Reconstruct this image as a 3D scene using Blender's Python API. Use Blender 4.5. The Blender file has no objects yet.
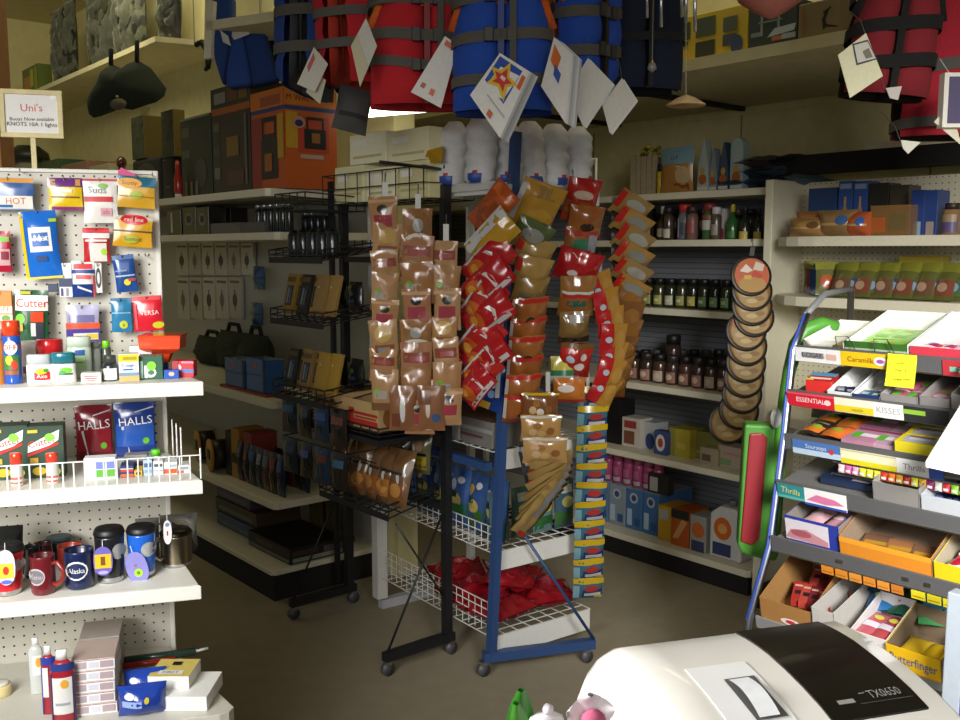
import bpy, math, random
from mathutils import Matrix, Vector, Euler, noise
random.seed(11)
SC = bpy.context.scene
COL = SC.collection
F = 950.0
PITCH = math.radians(6.6)
CAM = Vector((0, 0, 1.6))
CT, ST = math.cos(PITCH), math.sin(PITCH)
PI = math.pi


def R(d):
    return math.radians(d)


def ray(px, py):
    x, y = (px - 480) / F, (360 - py) / F
    return Vector((x, CT + y * ST, -ST + y * CT))


def at(px, py, Y):
    """the world point seen at a photo pixel, Y metres in front of the camera"""
    d = ray(px, py)
    return CAM + d * (Y / d.y)


def S(n, Y):
    return n / F * Y


# ---------------------------------------------------------------- materials
_mats = {}
TONE = [1]      # depth of colour for the print of a batch of goods


def lin(c):
    return c / 12.92 if c <= .04045 else ((c + .055) / 1.055) ** 2.4


def rgb(h):
    return tuple(lin(int(h[i:i + 2], 16) / 255) for i in (0, 2, 4)) + (1,)


STY = {  # roughness, metallic, coat, bump strength, bump scale, colour variation
    'm': (.75, 0, 0, .05, 90, .10), 's': (.45, 0, 0, .03, 60, .07), 'g': (.2, 0, .3, .08, 35, .06),
    'f': (.92, 0, 0, .35, 260, .16), 'c': (.28, 1, 0, .02, 40, .05), 'w': (.6, 0, 0, .15, 40, .25),
    'k': (.3, 0, .5, .02, 30, .04), 'p': (.85, 0, 0, .10, 14, .14)}


def C(h, sty='s'):
    """procedural material: 'rrggbb' + style letter (m matte, s satin, g film, f fabric, c metal, w wood, k glaze, p paint, t clear)"""
    if ':' in h:
        h, sty = h.split(':')
    key = (h, sty, TONE[0])
    if key in _mats:
        return _mats[key]
    m = bpy.data.materials.new('mat_' + h + '_' + sty)
    m.use_nodes = True
    nt = m.node_tree
    b = nt.nodes['Principled BSDF']
    if sty == 't':      # thin clear film / plastic
        out = nt.nodes['Material Output']
        tr = nt.nodes.new('ShaderNodeBsdfTransparent')
        mx = nt.nodes.new('ShaderNodeMixShader')
        fr = nt.nodes.new('ShaderNodeFresnel')
        ad = nt.nodes.new('ShaderNodeMath')
        ad.operation = 'ADD'
        ad.inputs[1].default_value = .05
        fr.inputs[0].default_value = 1.4
        nt.links.new(fr.outputs[0], ad.inputs[0])
        nt.links.new(ad.outputs[0], mx.inputs[0])
        nt.links.new(tr.outputs[0], mx.inputs[1])
        nt.links.new(b.outputs[0], mx.inputs[2])
        nt.links.new(mx.outputs[0], out.inputs[0])
        b.inputs['Base Color'].default_value = rgb(h)
        b.inputs['Roughness'].default_value = .12
        _mats[key] = m
        return m
    ro, me, co, bs, bsc, cv = STY[sty]
    tc = nt.nodes.new('ShaderNodeTexCoord')
    nz = nt.nodes.new('ShaderNodeTexNoise')
    nz.inputs['Scale'].default_value = bsc
    nz.inputs['Detail'].default_value = 3
    nt.links.new(tc.outputs['Object'], nz.inputs['Vector'])
    mx = nt.nodes.new('ShaderNodeMix')
    mx.data_type = 'RGBA'
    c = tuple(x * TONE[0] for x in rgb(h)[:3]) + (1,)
    mx.inputs[6].default_value = tuple(x * (1 - cv) for x in c[:3]) + (1,)
    mx.inputs[7].default_value = tuple(min(1, x * (1 + cv)) for x in c[:3]) + (1,)
    nt.links.new(nz.outputs['Fac'], mx.inputs[0])
    nt.links.new(mx.outputs[2], b.inputs['Base Color'])
    bp = nt.nodes.new('ShaderNodeBump')
    bp.inputs['Strength'].default_value = bs
    bp.inputs['Distance'].default_value = .004
    nt.links.new(nz.outputs['Fac'], bp.inputs['Height'])
    nt.links.new(bp.outputs[0], b.inputs['Normal'])
    b.inputs['Roughness'].default_value = ro
    b.inputs['Metallic'].default_value = me
    b.inputs['Coat Weight'].default_value = co
    b.inputs['Coat Roughness'].default_value = .08
    _mats[key] = m
    return m


def pegboard_mat(h, axis=(0, 2), pitch=.0254):
    key = ('peg', h, axis)
    if key in _mats:
        return _mats[key]
    m = bpy.data.materials.new('pegboard_' + h)
    m.use_nodes = True
    nt = m.node_tree
    b = nt.nodes['Principled BSDF']
    tc = nt.nodes.new('ShaderNodeTexCoord')
    sp = nt.nodes.new('ShaderNodeSeparateXYZ')
    nt.links.new(tc.outputs['Object'], sp.inputs[0])
    sq = []
    for a in axis:
        d = nt.nodes.new('ShaderNodeMath'); d.operation = 'DIVIDE'; d.inputs[1].default_value = pitch
        f = nt.nodes.new('ShaderNodeMath'); f.operation = 'FRACT'
        s = nt.nodes.new('ShaderNodeMath'); s.operation = 'SUBTRACT'; s.inputs[1].default_value = .5
        q = nt.nodes.new('ShaderNodeMath'); q.operation = 'MULTIPLY'
        nt.links.new(sp.outputs[a], d.inputs[0]); nt.links.new(d.outputs[0], f.inputs[0])
        nt.links.new(f.outputs[0], s.inputs[0]); nt.links.new(s.outputs[0], q.inputs[0]); nt.links.new(s.outputs[0], q.inputs[1])
        sq.append(q)
    ad = nt.nodes.new('ShaderNodeMath'); nt.links.new(sq[0].outputs[0], ad.inputs[0]); nt.links.new(sq[1].outputs[0], ad.inputs[1])
    lt = nt.nodes.new('ShaderNodeMath'); lt.operation = 'LESS_THAN'; lt.inputs[1].default_value = .012
    nt.links.new(ad.outputs[0], lt.inputs[0])
    mx = nt.nodes.new('ShaderNodeMix'); mx.data_type = 'RGBA'
    mx.inputs[6].default_value = rgb(h)
    mx.inputs[7].default_value = rgb('2a2622')
    nt.links.new(lt.outputs[0], mx.inputs[0])
    nt.links.new(mx.outputs[2], b.inputs['Base Color'])
    b.inputs['Roughness'].default_value = .5
    _mats[key] = m
    return m


def slat_mat(h, h2, pitch=.03):
    m = bpy.data.materials.new('ribbed_' + h)
    m.use_nodes = True
    nt = m.node_tree
    b = nt.nodes['Principled BSDF']
    tc = nt.nodes.new('ShaderNodeTexCoord')
    sp = nt.nodes.new('ShaderNodeSeparateXYZ')
    nt.links.new(tc.outputs['Object'], sp.inputs[0])
    d = nt.nodes.new('ShaderNodeMath'); d.operation = 'DIVIDE'; d.inputs[1].default_value = pitch
    f = nt.nodes.new('ShaderNodeMath'); f.operation = 'FRACT'
    l = nt.nodes.new('ShaderNodeMath'); l.operation = 'LESS_THAN'; l.inputs[1].default_value = .14
    nt.links.new(sp.outputs[2], d.inputs[0]); nt.links.new(d.outputs[0], f.inputs[0]); nt.links.new(f.outputs[0], l.inputs[0])
    mx = nt.nodes.new('ShaderNodeMix'); mx.data_type = 'RGBA'
    mx.inputs[6].default_value = rgb(h); mx.inputs[7].default_value = rgb(h2)
    nt.links.new(l.outputs[0], mx.inputs[0]); nt.links.new(mx.outputs[2], b.inputs['Base Color'])
    b.inputs['Roughness'].default_value = .5
    return m


def camo_mat(a, b_, c_, scale=9):
    key = ('camo', a, b_, c_, scale)
    if key in _mats:
        return _mats[key]
    m = bpy.data.materials.new('mottled_' + a)
    m.use_nodes = True
    nt = m.node_tree
    b = nt.nodes['Principled BSDF']
    tc = nt.nodes.new('ShaderNodeTexCoord')
    nz = nt.nodes.new('ShaderNodeTexNoise'); nz.inputs['Scale'].default_value = scale; nz.inputs['Detail'].default_value = 4
    cr = nt.nodes.new('ShaderNodeValToRGB'); cr.color_ramp.interpolation = 'CONSTANT'
    cr.color_ramp.elements[0].color = rgb(a); cr.color_ramp.elements[1].color = rgb(c_)
    cr.color_ramp.elements[1].position = .58
    e = cr.color_ramp.elements.new(.46); e.color = rgb(b_)
    nt.links.new(tc.outputs['Object'], nz.inputs['Vector']); nt.links.new(nz.outputs['Fac'], cr.inputs[0])
    nt.links.new(cr.outputs[0], b.inputs['Base Color'])
    b.inputs['Roughness'].default_value = .55
    _mats[key] = m
    return m


def emit_mat(h, s):
    m = bpy.data.materials.new('lit_' + h)
    m.use_nodes = True
    b = m.node_tree.nodes['Principled BSDF']
    b.inputs['Base Color'].default_value = rgb(h)
    b.inputs['Emission Color'].default_value = rgb(h)
    b.inputs['Emission Strength'].default_value = s
    return m


# ---------------------------------------------------------------- text meshes
_txt = {}


def text_geo(s):
    if s in _txt:
        return _txt[s]
    cu = bpy.data.curves.new('t', 'FONT')
    cu.body = s
    cu.size = 1
    cu.align_x = 'CENTER'
    cu.align_y = 'CENTER'
    cu.resolution_u = 2
    ob = bpy.data.objects.new('t', cu)
    COL.objects.link(ob)
    bpy.context.view_layer.update()
    me = ob.to_mesh()
    g = ([tuple(v.co) for v in me.vertices], [tuple(p.vertices) for p in me.polygons])
    ob.to_mesh_clear()
    bpy.data.objects.remove(ob)
    bpy.data.curves.remove(cu)
    _txt[s] = g
    return g


# ---------------------------------------------------------------- mesh builder
class MB:
    def __init__(self):
        self.v, self.f, self.fm, self.sm, self.mats = [], [], [], [], []
        self.M = Matrix.Identity(4)

    def slot(self, m):
        if isinstance(m, str):
            m = C(m)
        if m not in self.mats:
            self.mats.append(m)
        return self.mats.index(m)

    def add(self, vs, fs, m, smooth=False):
        n = len(self.v)
        self.v += [tuple(self.M @ Vector(v)) for v in vs]
        ms = m if isinstance(m, list) else None
        if ms is None:
            k = self.slot(m)
        for i, f in enumerate(fs):
            self.f.append(tuple(n + j for j in f))
            self.fm.append(self.slot(ms[i]) if ms else k)
            self.sm.append(smooth)
        return self

    def box(self, x0, x1, y0, y1, z0, z1, m, faces=None):
        """m one material, or dict with keys left right front back bottom top (front = -y)"""
        vs = [(x, y, z) for z in (z0, z1) for y in (y0, y1) for x in (x0, x1)]
        fs = [(0, 2, 3, 1), (4, 5, 7, 6), (0, 1, 5, 4), (2, 6, 7, 3), (0, 4, 6, 2), (1, 3, 7, 5)]
        if faces:
            nm = ['bottom', 'top', 'front', 'back', 'left', 'right']
            return self.add(vs, fs, [faces.get(k, m) for k in nm])
        return self.add(vs, fs, m)

    def prism(self, poly, z0, z1, m):
        """poly in xy, counter-clockwise, extruded in z"""
        n = len(poly)
        vs = [(x, y, z0) for x, y in poly] + [(x, y, z1) for x, y in poly]
        fs = [tuple(range(n - 1, -1, -1)), tuple(range(n, 2 * n))]
        fs += [(i, (i + 1) % n, n + (i + 1) % n, n + i) for i in range(n)]
        return self.add(vs, fs, m)

    def plate(self, poly, y0, y1, m):
        """poly in xz (counter-clockwise seen from -y), extruded in y"""
        n = len(poly)
        vs = [(x, y0, z) for x, z in poly] + [(x, y1, z) for x, z in poly]
        fs = [tuple(range(n)), tuple(range(2 * n - 1, n - 1, -1))]
        fs += [((i + 1) % n, i, n + i, n + (i + 1) % n) for i in range(n)]
        return self.add(vs, fs, m)

    def tube(self, pts, r, m, n=6, closed=False):
        pts = [Vector(p) for p in pts]
        rs = r if isinstance(r, (list, tuple)) else [r] * len(pts)
        vs, fs = [], []
        up = None
        for i, p in enumerate(pts):
            a = pts[max(i - 1, 0)]
            b = pts[min(i + 1, len(pts) - 1)]
            t = (b - a)
            if t.length < 1e-9:
                t = Vector((0, 0, 1))
            t.normalize()
            if up is None or abs(up.dot(t)) > .95:
                up = Vector((0, 0, 1)) if abs(t.z) < .9 else Vector((1, 0, 0))
            x = t.cross(up).normalized()
            y = x.cross(t).normalized()
            up = y
            for k in range(n):
                c = 2 * PI * (k + .5) / n
                vs.append(tuple(p + (x * math.cos(c) + y * math.sin(c)) * rs[i]))
        for i in range(len(pts) - 1):
            for k in range(n):
                a, b = i * n + k, i * n + (k + 1) % n
                fs.append((a, b, b + n, a + n))
        fs.append(tuple(range(n - 1, -1, -1)))
        fs.append(tuple(range((len(pts) - 1) * n, len(pts) * n)))
        return self.add(vs, fs, m, n > 5)

    def bar(self, a, b, w, m):
        """square bar"""
        return self.tube([a, b], w * .7071, m, 4)

    def lathe(self, prof, m, n=16, sx=1, sy=1, cx=0, cy=0):
        """prof [(r,z)...] bottom to top; m one material or a list per segment"""
        vs, fs, ms = [], [], []
        for r, z in prof:
            for k in range(n):
                c = 2 * PI * k / n
                vs.append((cx + r * sx * math.cos(c), cy + r * sy * math.sin(c), z))
        for i in range(len(prof) - 1):
            for k in range(n):
                a, b = i * n + k, i * n + (k + 1) % n
                fs.append((a, b, b + n, a + n))
                ms.append(m[i] if isinstance(m, list) else m)
        fs.append(tuple(range(n - 1, -1, -1)))
        ms.append(ms[0])
        fs.append(tuple(range((len(prof) - 1) * n, len(prof) * n)))
        ms.append(ms[-2])
        return self.add(vs, fs, ms, True)

    def grid(self, fn, nu, nv, m, smooth=True):
        vs = [fn(i / nu, j / nv) for j in range(nv + 1) for i in range(nu + 1)]
        fs, ms = [], []
        for j in range(nv):
            for i in range(nu):
                a = j * (nu + 1) + i
                fs.append((a, a + 1, a + nu + 2, a + nu + 1))
                ms.append(m((i + .5) / nu, (j + .5) / nv) if callable(m) else m)
        return self.add(vs, fs, ms, smooth)

    def blob(self, c, r, m, n=10, k=6):
        cx, cy, cz = c
        rx, ry, rz = r
        vs, fs = [], []
        for j in range(k + 1):
            a = -PI / 2 + PI * j / k
            for i in range(n):
                b = 2 * PI * i / n
                vs.append((cx + rx * math.cos(a) * math.cos(b), cy + ry * math.cos(a) * math.sin(b), cz + rz * math.sin(a)))
        for j in range(k):
            for i in range(n):
                a, b = j * n + i, j * n + (i + 1) % n
                fs.append((a, b, b + n, a + n))
        return self.add(vs, fs, m, True)

    def text(self, s, h, m, x=0, z=0, y=0, ys=None, rot=0, wmax=None):
        """flat lettering facing -y, centred at x,z; ys(x,z) wraps it on a surface"""
        vs, fs = text_geo(s)
        if not vs:
            return self
        k = h / .72
        w = (max(v[0] for v in vs) - min(v[0] for v in vs)) * k
        kx = k * min(1, wmax / w) if wmax else k
        out = []
        ca, sa = math.cos(rot), math.sin(rot)
        for v in vs:
            a, b = v[0] * kx, v[1] * k
            px, pz = x + a * ca - b * sa, z + a * sa + b * ca
            out.append((px, (ys(px, pz) if ys else y), pz))
        return self.add(out, fs, m)

    def decals(self, ys, w, h, lst, x0=None, z0=0, lift=.0008):
        """printed areas laid just on a front surface y=ys(x,z). u,v run 0..1 over w x h"""
        if x0 is None:
            x0 = -w / 2
        for n, d in enumerate(lst):
            off = lift * (1 + n * .6)
            q = lambda x, z, o=off: ys(x, z) - o
            k = d[0]
            if k == 'r':
                u0, v0, u1, v1, c = d[1:6]
                nu = max(1, int((u1 - u0) * 8))
                nv = max(1, int((v1 - v0) * 8))
                def fn(a, b):
                    x, z = x0 + w * (u0 + (u1 - u0) * a), z0 + h * (v0 + (v1 - v0) * b)
                    return (x, q(x, z), z)
                self.grid(fn, nu, nv, c)
            elif k == 'e':
                cu, cv, ru, rv, c = d[1:6]
                vs = []
                cx, cz = x0 + w * cu, z0 + h * cv
                vs.append((cx, q(cx, cz), cz))
                for rr in (.5, 1):
                    for i in range(14):
                        a = 2 * PI * i / 14
                        x, z = cx + w * ru * rr * math.cos(a), cz + h * rv * rr * math.sin(a)
                        vs.append((x, q(x, z), z))
                fs = [(0, 1 + i, 1 + (i + 1) % 14) for i in range(14)]
                fs += [(1 + i, 15 + i, 15 + (i + 1) % 14, 1 + (i + 1) % 14) for i in range(14)]
                self.add(vs, fs, c, True)
            elif k == 'p':
                pts = [(x0 + w * u, z0 + h * v) for u, v in d[1]]
                self.add([(x, q(x, z), z) for x, z in pts], [tuple(range(len(pts)))], d[2])
            elif k == 't':
                s, cu, cv, hv, c = d[1:6]
                rot = R(d[6]) if len(d) > 6 else 0
                self.text(s, h * hv, c, x0 + w * cu, z0 + h * cv, 0, q, rot, d[7] * w if len(d) > 7 else w * .9)
        return self

    def pillow(self, w, h, t, m, decs=(), back=None, seed=0, wr=.006, nu=10, nv=12, fin=.06, z0=0, backfull=True):
        """a filled bag standing on z0, front facing -y, with crimped ends and wrinkles"""
        def th(u, v):
            if v < fin or v > 1 - fin:
                return .0012
            vv = (v - fin) / (1 - 2 * fin)
            return .0012 + t / 2 * (max(0, math.sin(PI * u)) ** .55) * (max(0, math.sin(PI * vv)) ** .5)

        def wrk(x, z):
            return wr * noise.noise(Vector((x * 26 + seed * 3.7, z * 22 + seed, seed * 1.3)))

        def xw(u, v):
            return (u - .5) * w * (1 - .06 * math.sin(PI * v))

        def ysf(x, z):
            v = min(1, max(0, (z - z0) / h))
            u = min(1, max(0, x / (w * (1 - .06 * math.sin(PI * v))) + .5))
            e = min(1, 6 * u, 6 * (1 - u))
            return -th(u, v) + wrk(x, z) * e
        def ff(u, v):
            x = xw(u, v)
            return (x, ysf(x, z0 + v * h), z0 + v * h)
        def fb(u, v):
            x = xw(1 - u, v)
            z = z0 + v * h
            return (x, th(1 - u, v) * (1 if backfull else .25), z)
        self.grid(ff, nu, nv, m)
        self.grid(fb, nu, nv, back or m)
        self.decals(ysf, w, h, decs, z0=z0, lift=.0012)
        return self

    def build(self, name, parent=None, bevel=0, seg=2, sub=0, matrix=None):
        me = bpy.data.meshes.new(name)
        me.from_pydata(self.v, [], self.f)
        for m in self.mats:
            me.materials.append(m)
        me.polygons.foreach_set('material_index', self.fm)
        me.polygons.foreach_set('use_smooth', self.sm)
        me.update()
        o = bpy.data.objects.new(name, me)
        COL.objects.link(o)
        if parent:
            o.parent = parent
        if matrix is not None:
            o.matrix_basis = matrix
        if bevel:
            b = o.modifiers.new('b', 'BEVEL')
            b.width = bevel
            b.segments = seg
            b.limit_method = 'ANGLE'
            b.angle_limit = R(40)
        if sub:
            b = o.modifiers.new('s', 'SUBSURF')
            b.levels = b.render_levels = sub
        return o


def tag(o, label, cat, group=None):
    o['label'] = label
    o['category'] = cat
    if group:
        o['group'] = group
    return o


def place(o, loc, rz=0, rx=0, ry=0):
    o.location = loc
    o.rotation_euler = (rx, ry, rz)
    return o


def thing(name, label, cat, loc=(0, 0, 0), rz=0, group=None, rx=0, ry=0):
    o = bpy.data.objects.new(name, None)
    o.empty_display_size = .05
    COL.objects.link(o)
    place(o, loc, rz, rx, ry)
    return tag(o, label, cat, group)


def one(mb, name, label, cat, loc=(0, 0, 0), rz=0, group=None, rx=0, ry=0, bevel=0, seg=2, sub=0):
    o = mb.build(name, None, bevel, seg, sub)
    place(o, loc, rz, rx, ry)
    return tag(o, label, cat, group)


def struct(mb, name, bevel=0):
    o = mb.build(name, None, bevel)
    o['kind'] = 'structure'
    return o


def copy_tree(o, parent=None):
    c = o.copy()
    COL.objects.link(c)
    if parent:
        c.parent = parent
    for ch in list(o.children):
        copy_tree(ch, c)
    return c


ORD = ('first second third fourth fifth sixth seventh eighth ninth tenth eleventh twelfth thirteenth fourteenth fifteenth '
       'sixteenth seventeenth eighteenth nineteenth twentieth').split()


class Fr:
    """a unit's own frame: x right along its face, -y out of its face, z up"""

    def __init__(self, ox, oy, yawdeg):
        self.yaw = R(yawdeg)
        self.M = Matrix.Translation((ox, oy, 0)) @ Matrix.Rotation(self.yaw, 4, 'Z')
        self.I = self.M.inverted()

    def p(self, x, y, z=0):
        return self.M @ Vector((x, y, z))

    def _l(self, px, py):
        a = self.I @ CAM
        b = self.I @ (CAM + ray(px, py))
        return a, b - a

    def hy(self, px, py, y):
        """local x,z where a pixel's ray meets the plane at depth y in this frame"""
        a, d = self._l(px, py)
        t = (y - a.y) / d.y
        q = a + d * t
        return q.x, q.z

    def hx(self, px, py, x):
        a, d = self._l(px, py)
        t = (x - a.x) / d.x
        q = a + d * t
        return q.y, q.z

    def hz(self, px, py, z):
        a, d = self._l(px, py)
        t = (z - a.z) / d.z
        q = a + d * t
        return q.x, q.y

    def span(self, x0, y0, x1, y1, y):
        """pixel box on the plane y -> centre x, bottom z, width, height"""
        cx = (x0 + x1) / 2
        cy = (y0 + y1) / 2
        a = self.hy(x0, cy, y)[0]
        b = self.hy(x1, cy, y)[0]
        t = self.hy(cx, y0, y)[1]
        u = self.hy(cx, y1, y)[1]
        return (a + b) / 2, u, b - a, t - u
# ================================================================ camera, light, room
cd = bpy.data.cameras.new('camera')
cd.sensor_width = 36
cd.lens = 36 * F / 960
cd.clip_start = .05
co = bpy.data.objects.new('camera', cd)
COL.objects.link(co)
co.location = CAM
co.rotation_euler = (PI / 2 - PITCH, 0, 0)
SC.camera = co
SC.view_settings.view_transform = 'Standard'
SC.view_settings.look = 'None'
SC.view_settings.gamma = 1
SC.view_settings.exposure = 0
SC.view_settings.use_curve_mapping = False
SC.cycles.max_bounces = 6
SC.cycles.transparent_max_bounces = 24
SC.cycles.sample_clamp_indirect = 3

wd = bpy.data.worlds.new('world')
SC.world = wd
wd.use_nodes = True
bg = wd.node_tree.nodes['Background']
bg.inputs[0].default_value = (.92, .96, 1, 1)
bg.inputs[1].default_value = .12


def area(name, loc, target, sx, sy, w, col=(1, 1, 1), spread=180):
    l = bpy.data.lights.new(name, 'AREA')
    l.shape = 'RECTANGLE'
    l.size, l.size_y, l.energy, l.color = sx, sy, w, col
    l.spread = R(spread)
    o = bpy.data.objects.new(name, l)
    COL.objects.link(o)
    o.location = loc
    o.rotation_euler = (Vector(target) - Vector(loc)).to_track_quat('-Z', 'Y').to_euler()
    return o


# shop-front window daylight from behind the counter, and three added aimed lamps
area('gondola_fill', (-1.3, .5, 1.75), (-1.0, 2.5, .85), .8, 1.1, 12.5, (1, .99, .97), 70)  # added lamp, narrow cone brightening the left gondola
area('candy_rack_fill', (.95, -.3, 2.2), (1.36, 2.7, .85), .8, .8, 19.5, (1, .98, .95), 52)  # added lamp aimed at the candy rack, no door stands there
area('front_window_daylight', (.0, -1.6, 2.2), (.1, 4, 1.7), 2.6, 1.4, 15, (1, .97, .92), 120)
area('register_fill', (-1.3, .75, 1.7), (.2, 1.1, 1.05), .5, .5, 4.5, (1, .99, .97), 50)  # added lamp to brighten the left side of the register
# ceiling tubes at the back of the shop
area('left_aisle_tubes', (-2.75, 5.2, 3.42), (-3.3, 6.2, 2.0), 1.8, .3, 24, (1, .92, .62), 170)
area('middle_tubes', (-.9, 4.9, 3.42), (-.9, 4.9, 0), 1.2, .3, 8, (1, .9, .62))
area('side_ceiling_tubes', (.6, 4.1, 3.42), (1.0, 4.6, 0), 1.2, .3, 7, (1, .92, .64))

LG = Fr(-.87, 2.55, 16)          # the bright gondola on the left
BL = Fr(-.93, 4.2, -50)          # the dark wall gondola behind it
BR = Fr(-.131, 3.62, -50)        # black merchandiser
UR = Fr(.045, 3.44, -54)         # blue merchandiser
RG = Fr(1.29, 4.295, -50)        # rear wall gondola
EG = Fr(1.343, 3.85, -50)        # its right-hand wing
CR = Fr(.878, 2.63, -50)         # candy rack

CREAM = 'd8cf9a:p'
b = MB()
b.box(-7, 5, -2.5, 10.5, -.1, 0, '8d836d:p')
struct(b, 'floor')
b = MB()
b.box(-7, 5, -2.5, 10.5, 3.5, 3.6, 'd6cda4:p')
struct(b, 'ceiling')
b = MB(); b.M = BL.M
b.box(-4.9, .08, .62, .74, 0, 3.5, CREAM)
struct(b, 'wall_left')
b = MB(); b.M = BL.M
b.box(-5.02, -4.9, -2.2, .74, 0, 3.5, CREAM)
struct(b, 'wall_end')
b = MB(); b.M = RG.M
b.box(-3.3, 3.4, .56, .68, 0, 3.5, CREAM)
struct(b, 'wall_rear')
b = MB(); b.M = RG.M
b.box(-3.42, -3.3, -1.1, .68, 0, 3.5, CREAM)
struct(b, 'wall_inner')
b = MB(); b.M = RG.M          # batten seams of the rear wall panelling
for zz in (2.30,):
    b.box(-3.3, 3.4, .55, .56, zz, zz + .035, CREAM)
for xx in (-1.6, -.55, .45):
    b.box(xx, xx + .006, .556, .56, 1.9, 2.3, '8f8860:p')
struct(b, 'trim_1')
b = MB()
pp = at(-6, 100, 3.1)
b.box(pp.x - .09, pp.x + .012, pp.y, pp.y + .09, 0, 3.5, 'c08a52:w')
struct(b, 'trim_2')

# ================================================================ shelving and racks
WHITE = 'e6e4da:s'
b = MB()
t = thing('gondola_shelving', 'white pegboard gondola shelving with bright shelves at the left edge', 'shelving', LG.p(0, 0), LG.yaw)
b.box(-1.0, .006, 0, .02, .05, 1.797, pegboard_mat('cfcbbd'))
b.build('back_panel', t)
b = MB(); b.box(.006, .018, -.006, .026, .05, 1.799, WHITE); b.build('upright', t, .002)
b = MB(); b.box(-1.0, .018, -.004, .024, 1.798, 1.808, WHITE); b.build('top_rail', t, .002)
for z, lx in ((1.291, .113), (1.053, .104), (.792, .092)):
    b = MB()
    b.prism([(-1, -.36), (lx, -.36), (.015, -.002), (-1, -.002)], z - .016, z, WHITE)
    b.prism([(-1, -.367), (lx + .005, -.367), (lx, -.36), (-1, -.36)], z - .034, z, WHITE)
    b.build('shelf', t, .002)
b = MB()
cor = [(.13, -.45), (.152, -.44), (.164, -.42)]
b.prism([(-1, -.45)] + cor + [(.0, -.002), (-1, -.002)], .46, .5, 'cfccc0:s')
b.build('shelf', t, .002)
b = MB(); b.box(-1, -.02, -.33, -.002, 0.0, .46, 'b8b4a8:s'); b.build('base', t)
# wire fence on the second shelf
b = MB()
zf = 1.053
x = -1.0
while x < .10:
    b.tube([(x, -.352, zf), (x, -.352, zf + .058)], .0017, 'f2f2f0:s', 5)
    x += .0235
for zz in (zf + .058,):
    b.tube([(-1, -.352, zz), (.105, -.352, zz)], .0016, 'f2f2f0:s', 5)
b.tube([(.105, -.352, zf), (.105, -.352, zf + .075)], .0018, 'f2f2f0:s', 5)
for k in range(3):
    b.tube([(.06 - .012 * k, -.28 + .06 * k, zf), (.06 - .012 * k, -.28 + .06 * k, zf + .115)], .0016, 'f2f2f0:s', 5)
b.build('wire_fence', t)
LGT = t


def peg_hook(x, z, ln=.05):
    h = MB()
    h.tube([(x, 0, z), (x, -ln, z), (x, -ln - .006, z + .008)], .0015, 'b9b9b4:c', 5)
    h.build('peg_hook', LGT)


# ---- dark wall gondola (left rear)
t = thing('gondola_shelving', 'dim wall gondola with five cream shelves behind the black rack', 'shelving', BL.p(0, 0), BL.yaw)
b = MB(); b.box(-3.2, 0, .585, .61, .1, 1.87, 'bdbbae:s'); b.build('back_panel', t)
SHB = 'dcd6bd:s'
for z, dd in ((1.87, 0), (1.68, .04), (.925, .0), (.46, 0)):
    b = MB()
    b.prism([(-3.2, dd), (-.02, dd), (0, dd + .02), (0, .58), (-3.2, .58)], z - .035, z, SHB)
    b.build('shelf', t, .003)
b = MB()
b.prism([(-3.2, -.02), (-.02, -.02), (0, 0), (0, .58), (-3.2, .58)], .12, .145, SHB)
b.build('shelf', t, .003)
b = MB(); b.box(-3.2, -.005, -.01, .585, 0, .12, '1a1816:m'); b.build('base', t)
b = MB(); b.box(-.03, 0, .56, .61, 0, 1.9, SHB); b.build('upright', t)

# ---- rear wall gondola
t = thing('gondola_shelving', 'dim rear wall gondola with rows of jars on its cream shelves', 'shelving', RG.p(0, 0), RG.yaw)
b = MB(); b.box(-3.2, 0, .43, .45, .1, 1.86, slat_mat('7a7d83', '4c4f55')); b.build('back_panel', t)
for z, d0 in ((1.88, .0), (1.65, .0), (1.31, 0), (.92, -.02), (.555, -.03), (.12, -.06)):
    b = MB()
    b.prism([(-3.2, d0), (-.015, d0), (0, d0 + .015), (0, .43), (-3.2, .43)], z - .033, z, SHB)
    b.build('shelf', t, .003)
b = MB(); b.box(-3.2, -.005, -.055, .43, 0, .087, '14120f:m'); b.build('base', t)
for xx in (-.03, -1.25, -2.45):
    b = MB(); b.box(xx, xx + .03, .4, .43, .0, 1.9, SHB); b.build('upright', t)

# ---- right wing
t = thing('gondola_shelving', 'cream shelving wing with rounded shelf ends behind the candy rack', 'shelving', EG.p(0, 0), EG.yaw)
b = MB(); b.box(-.30, 1.4, .40, .42, .1, 1.90, pegboard_mat('cfc9b0')); b.build('back_panel', t)
b = MB(); b.box(-.34, -.30, .16, .44, 0, 1.905, SHB); b.build('end_post', t, .004)
for z in (1.655, 1.41, .9, .5):
    b = MB()
    arc = [(-.30 + .30 * (1 - math.cos(a)), .30 * (1 - math.sin(a))) for a in [PI / 2 * k / 6 for k in range(7)]]
    b.prism(arc + [(1.4, 0), (1.4, .40), (-.30, .40)], z - .04, z, SHB)
    b.build('shelf', t, .003)
b = MB(); b.box(-.28, 1.4, .1, .4, 0, .1, '14120f:m'); b.build('base', t)

# ---- loft shelf over the rear gondola
xr = RG.hy(905, 48, -.52)[0]
tt = thing('loft_shelf', 'deep cream overhead loft shelf on the rear wall under the yellow boxes', 'shelf', RG.p(-1.2, 0, 2.34), RG.yaw)
xq = xr
b = MB(); b.prism([(-1.9, -.52), (xr + 1.2, -.52), (xq + 1.2, .56), (-1.9, .56)], 0, .03, 'd9d1aa:p'); b.build('board', tt)
b = MB(); b.box(-1.9, xr + 1.2, -.525, -.52, -.012, .034, 'c9c196:p'); b.build('edge_strip', tt)
for xx in (-.2, .65):
    b = MB(); b.box(xx, xx + .03, -.25, .55, -.022, 0, '2a2620:m'); b.build('bracket', tt)

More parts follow.
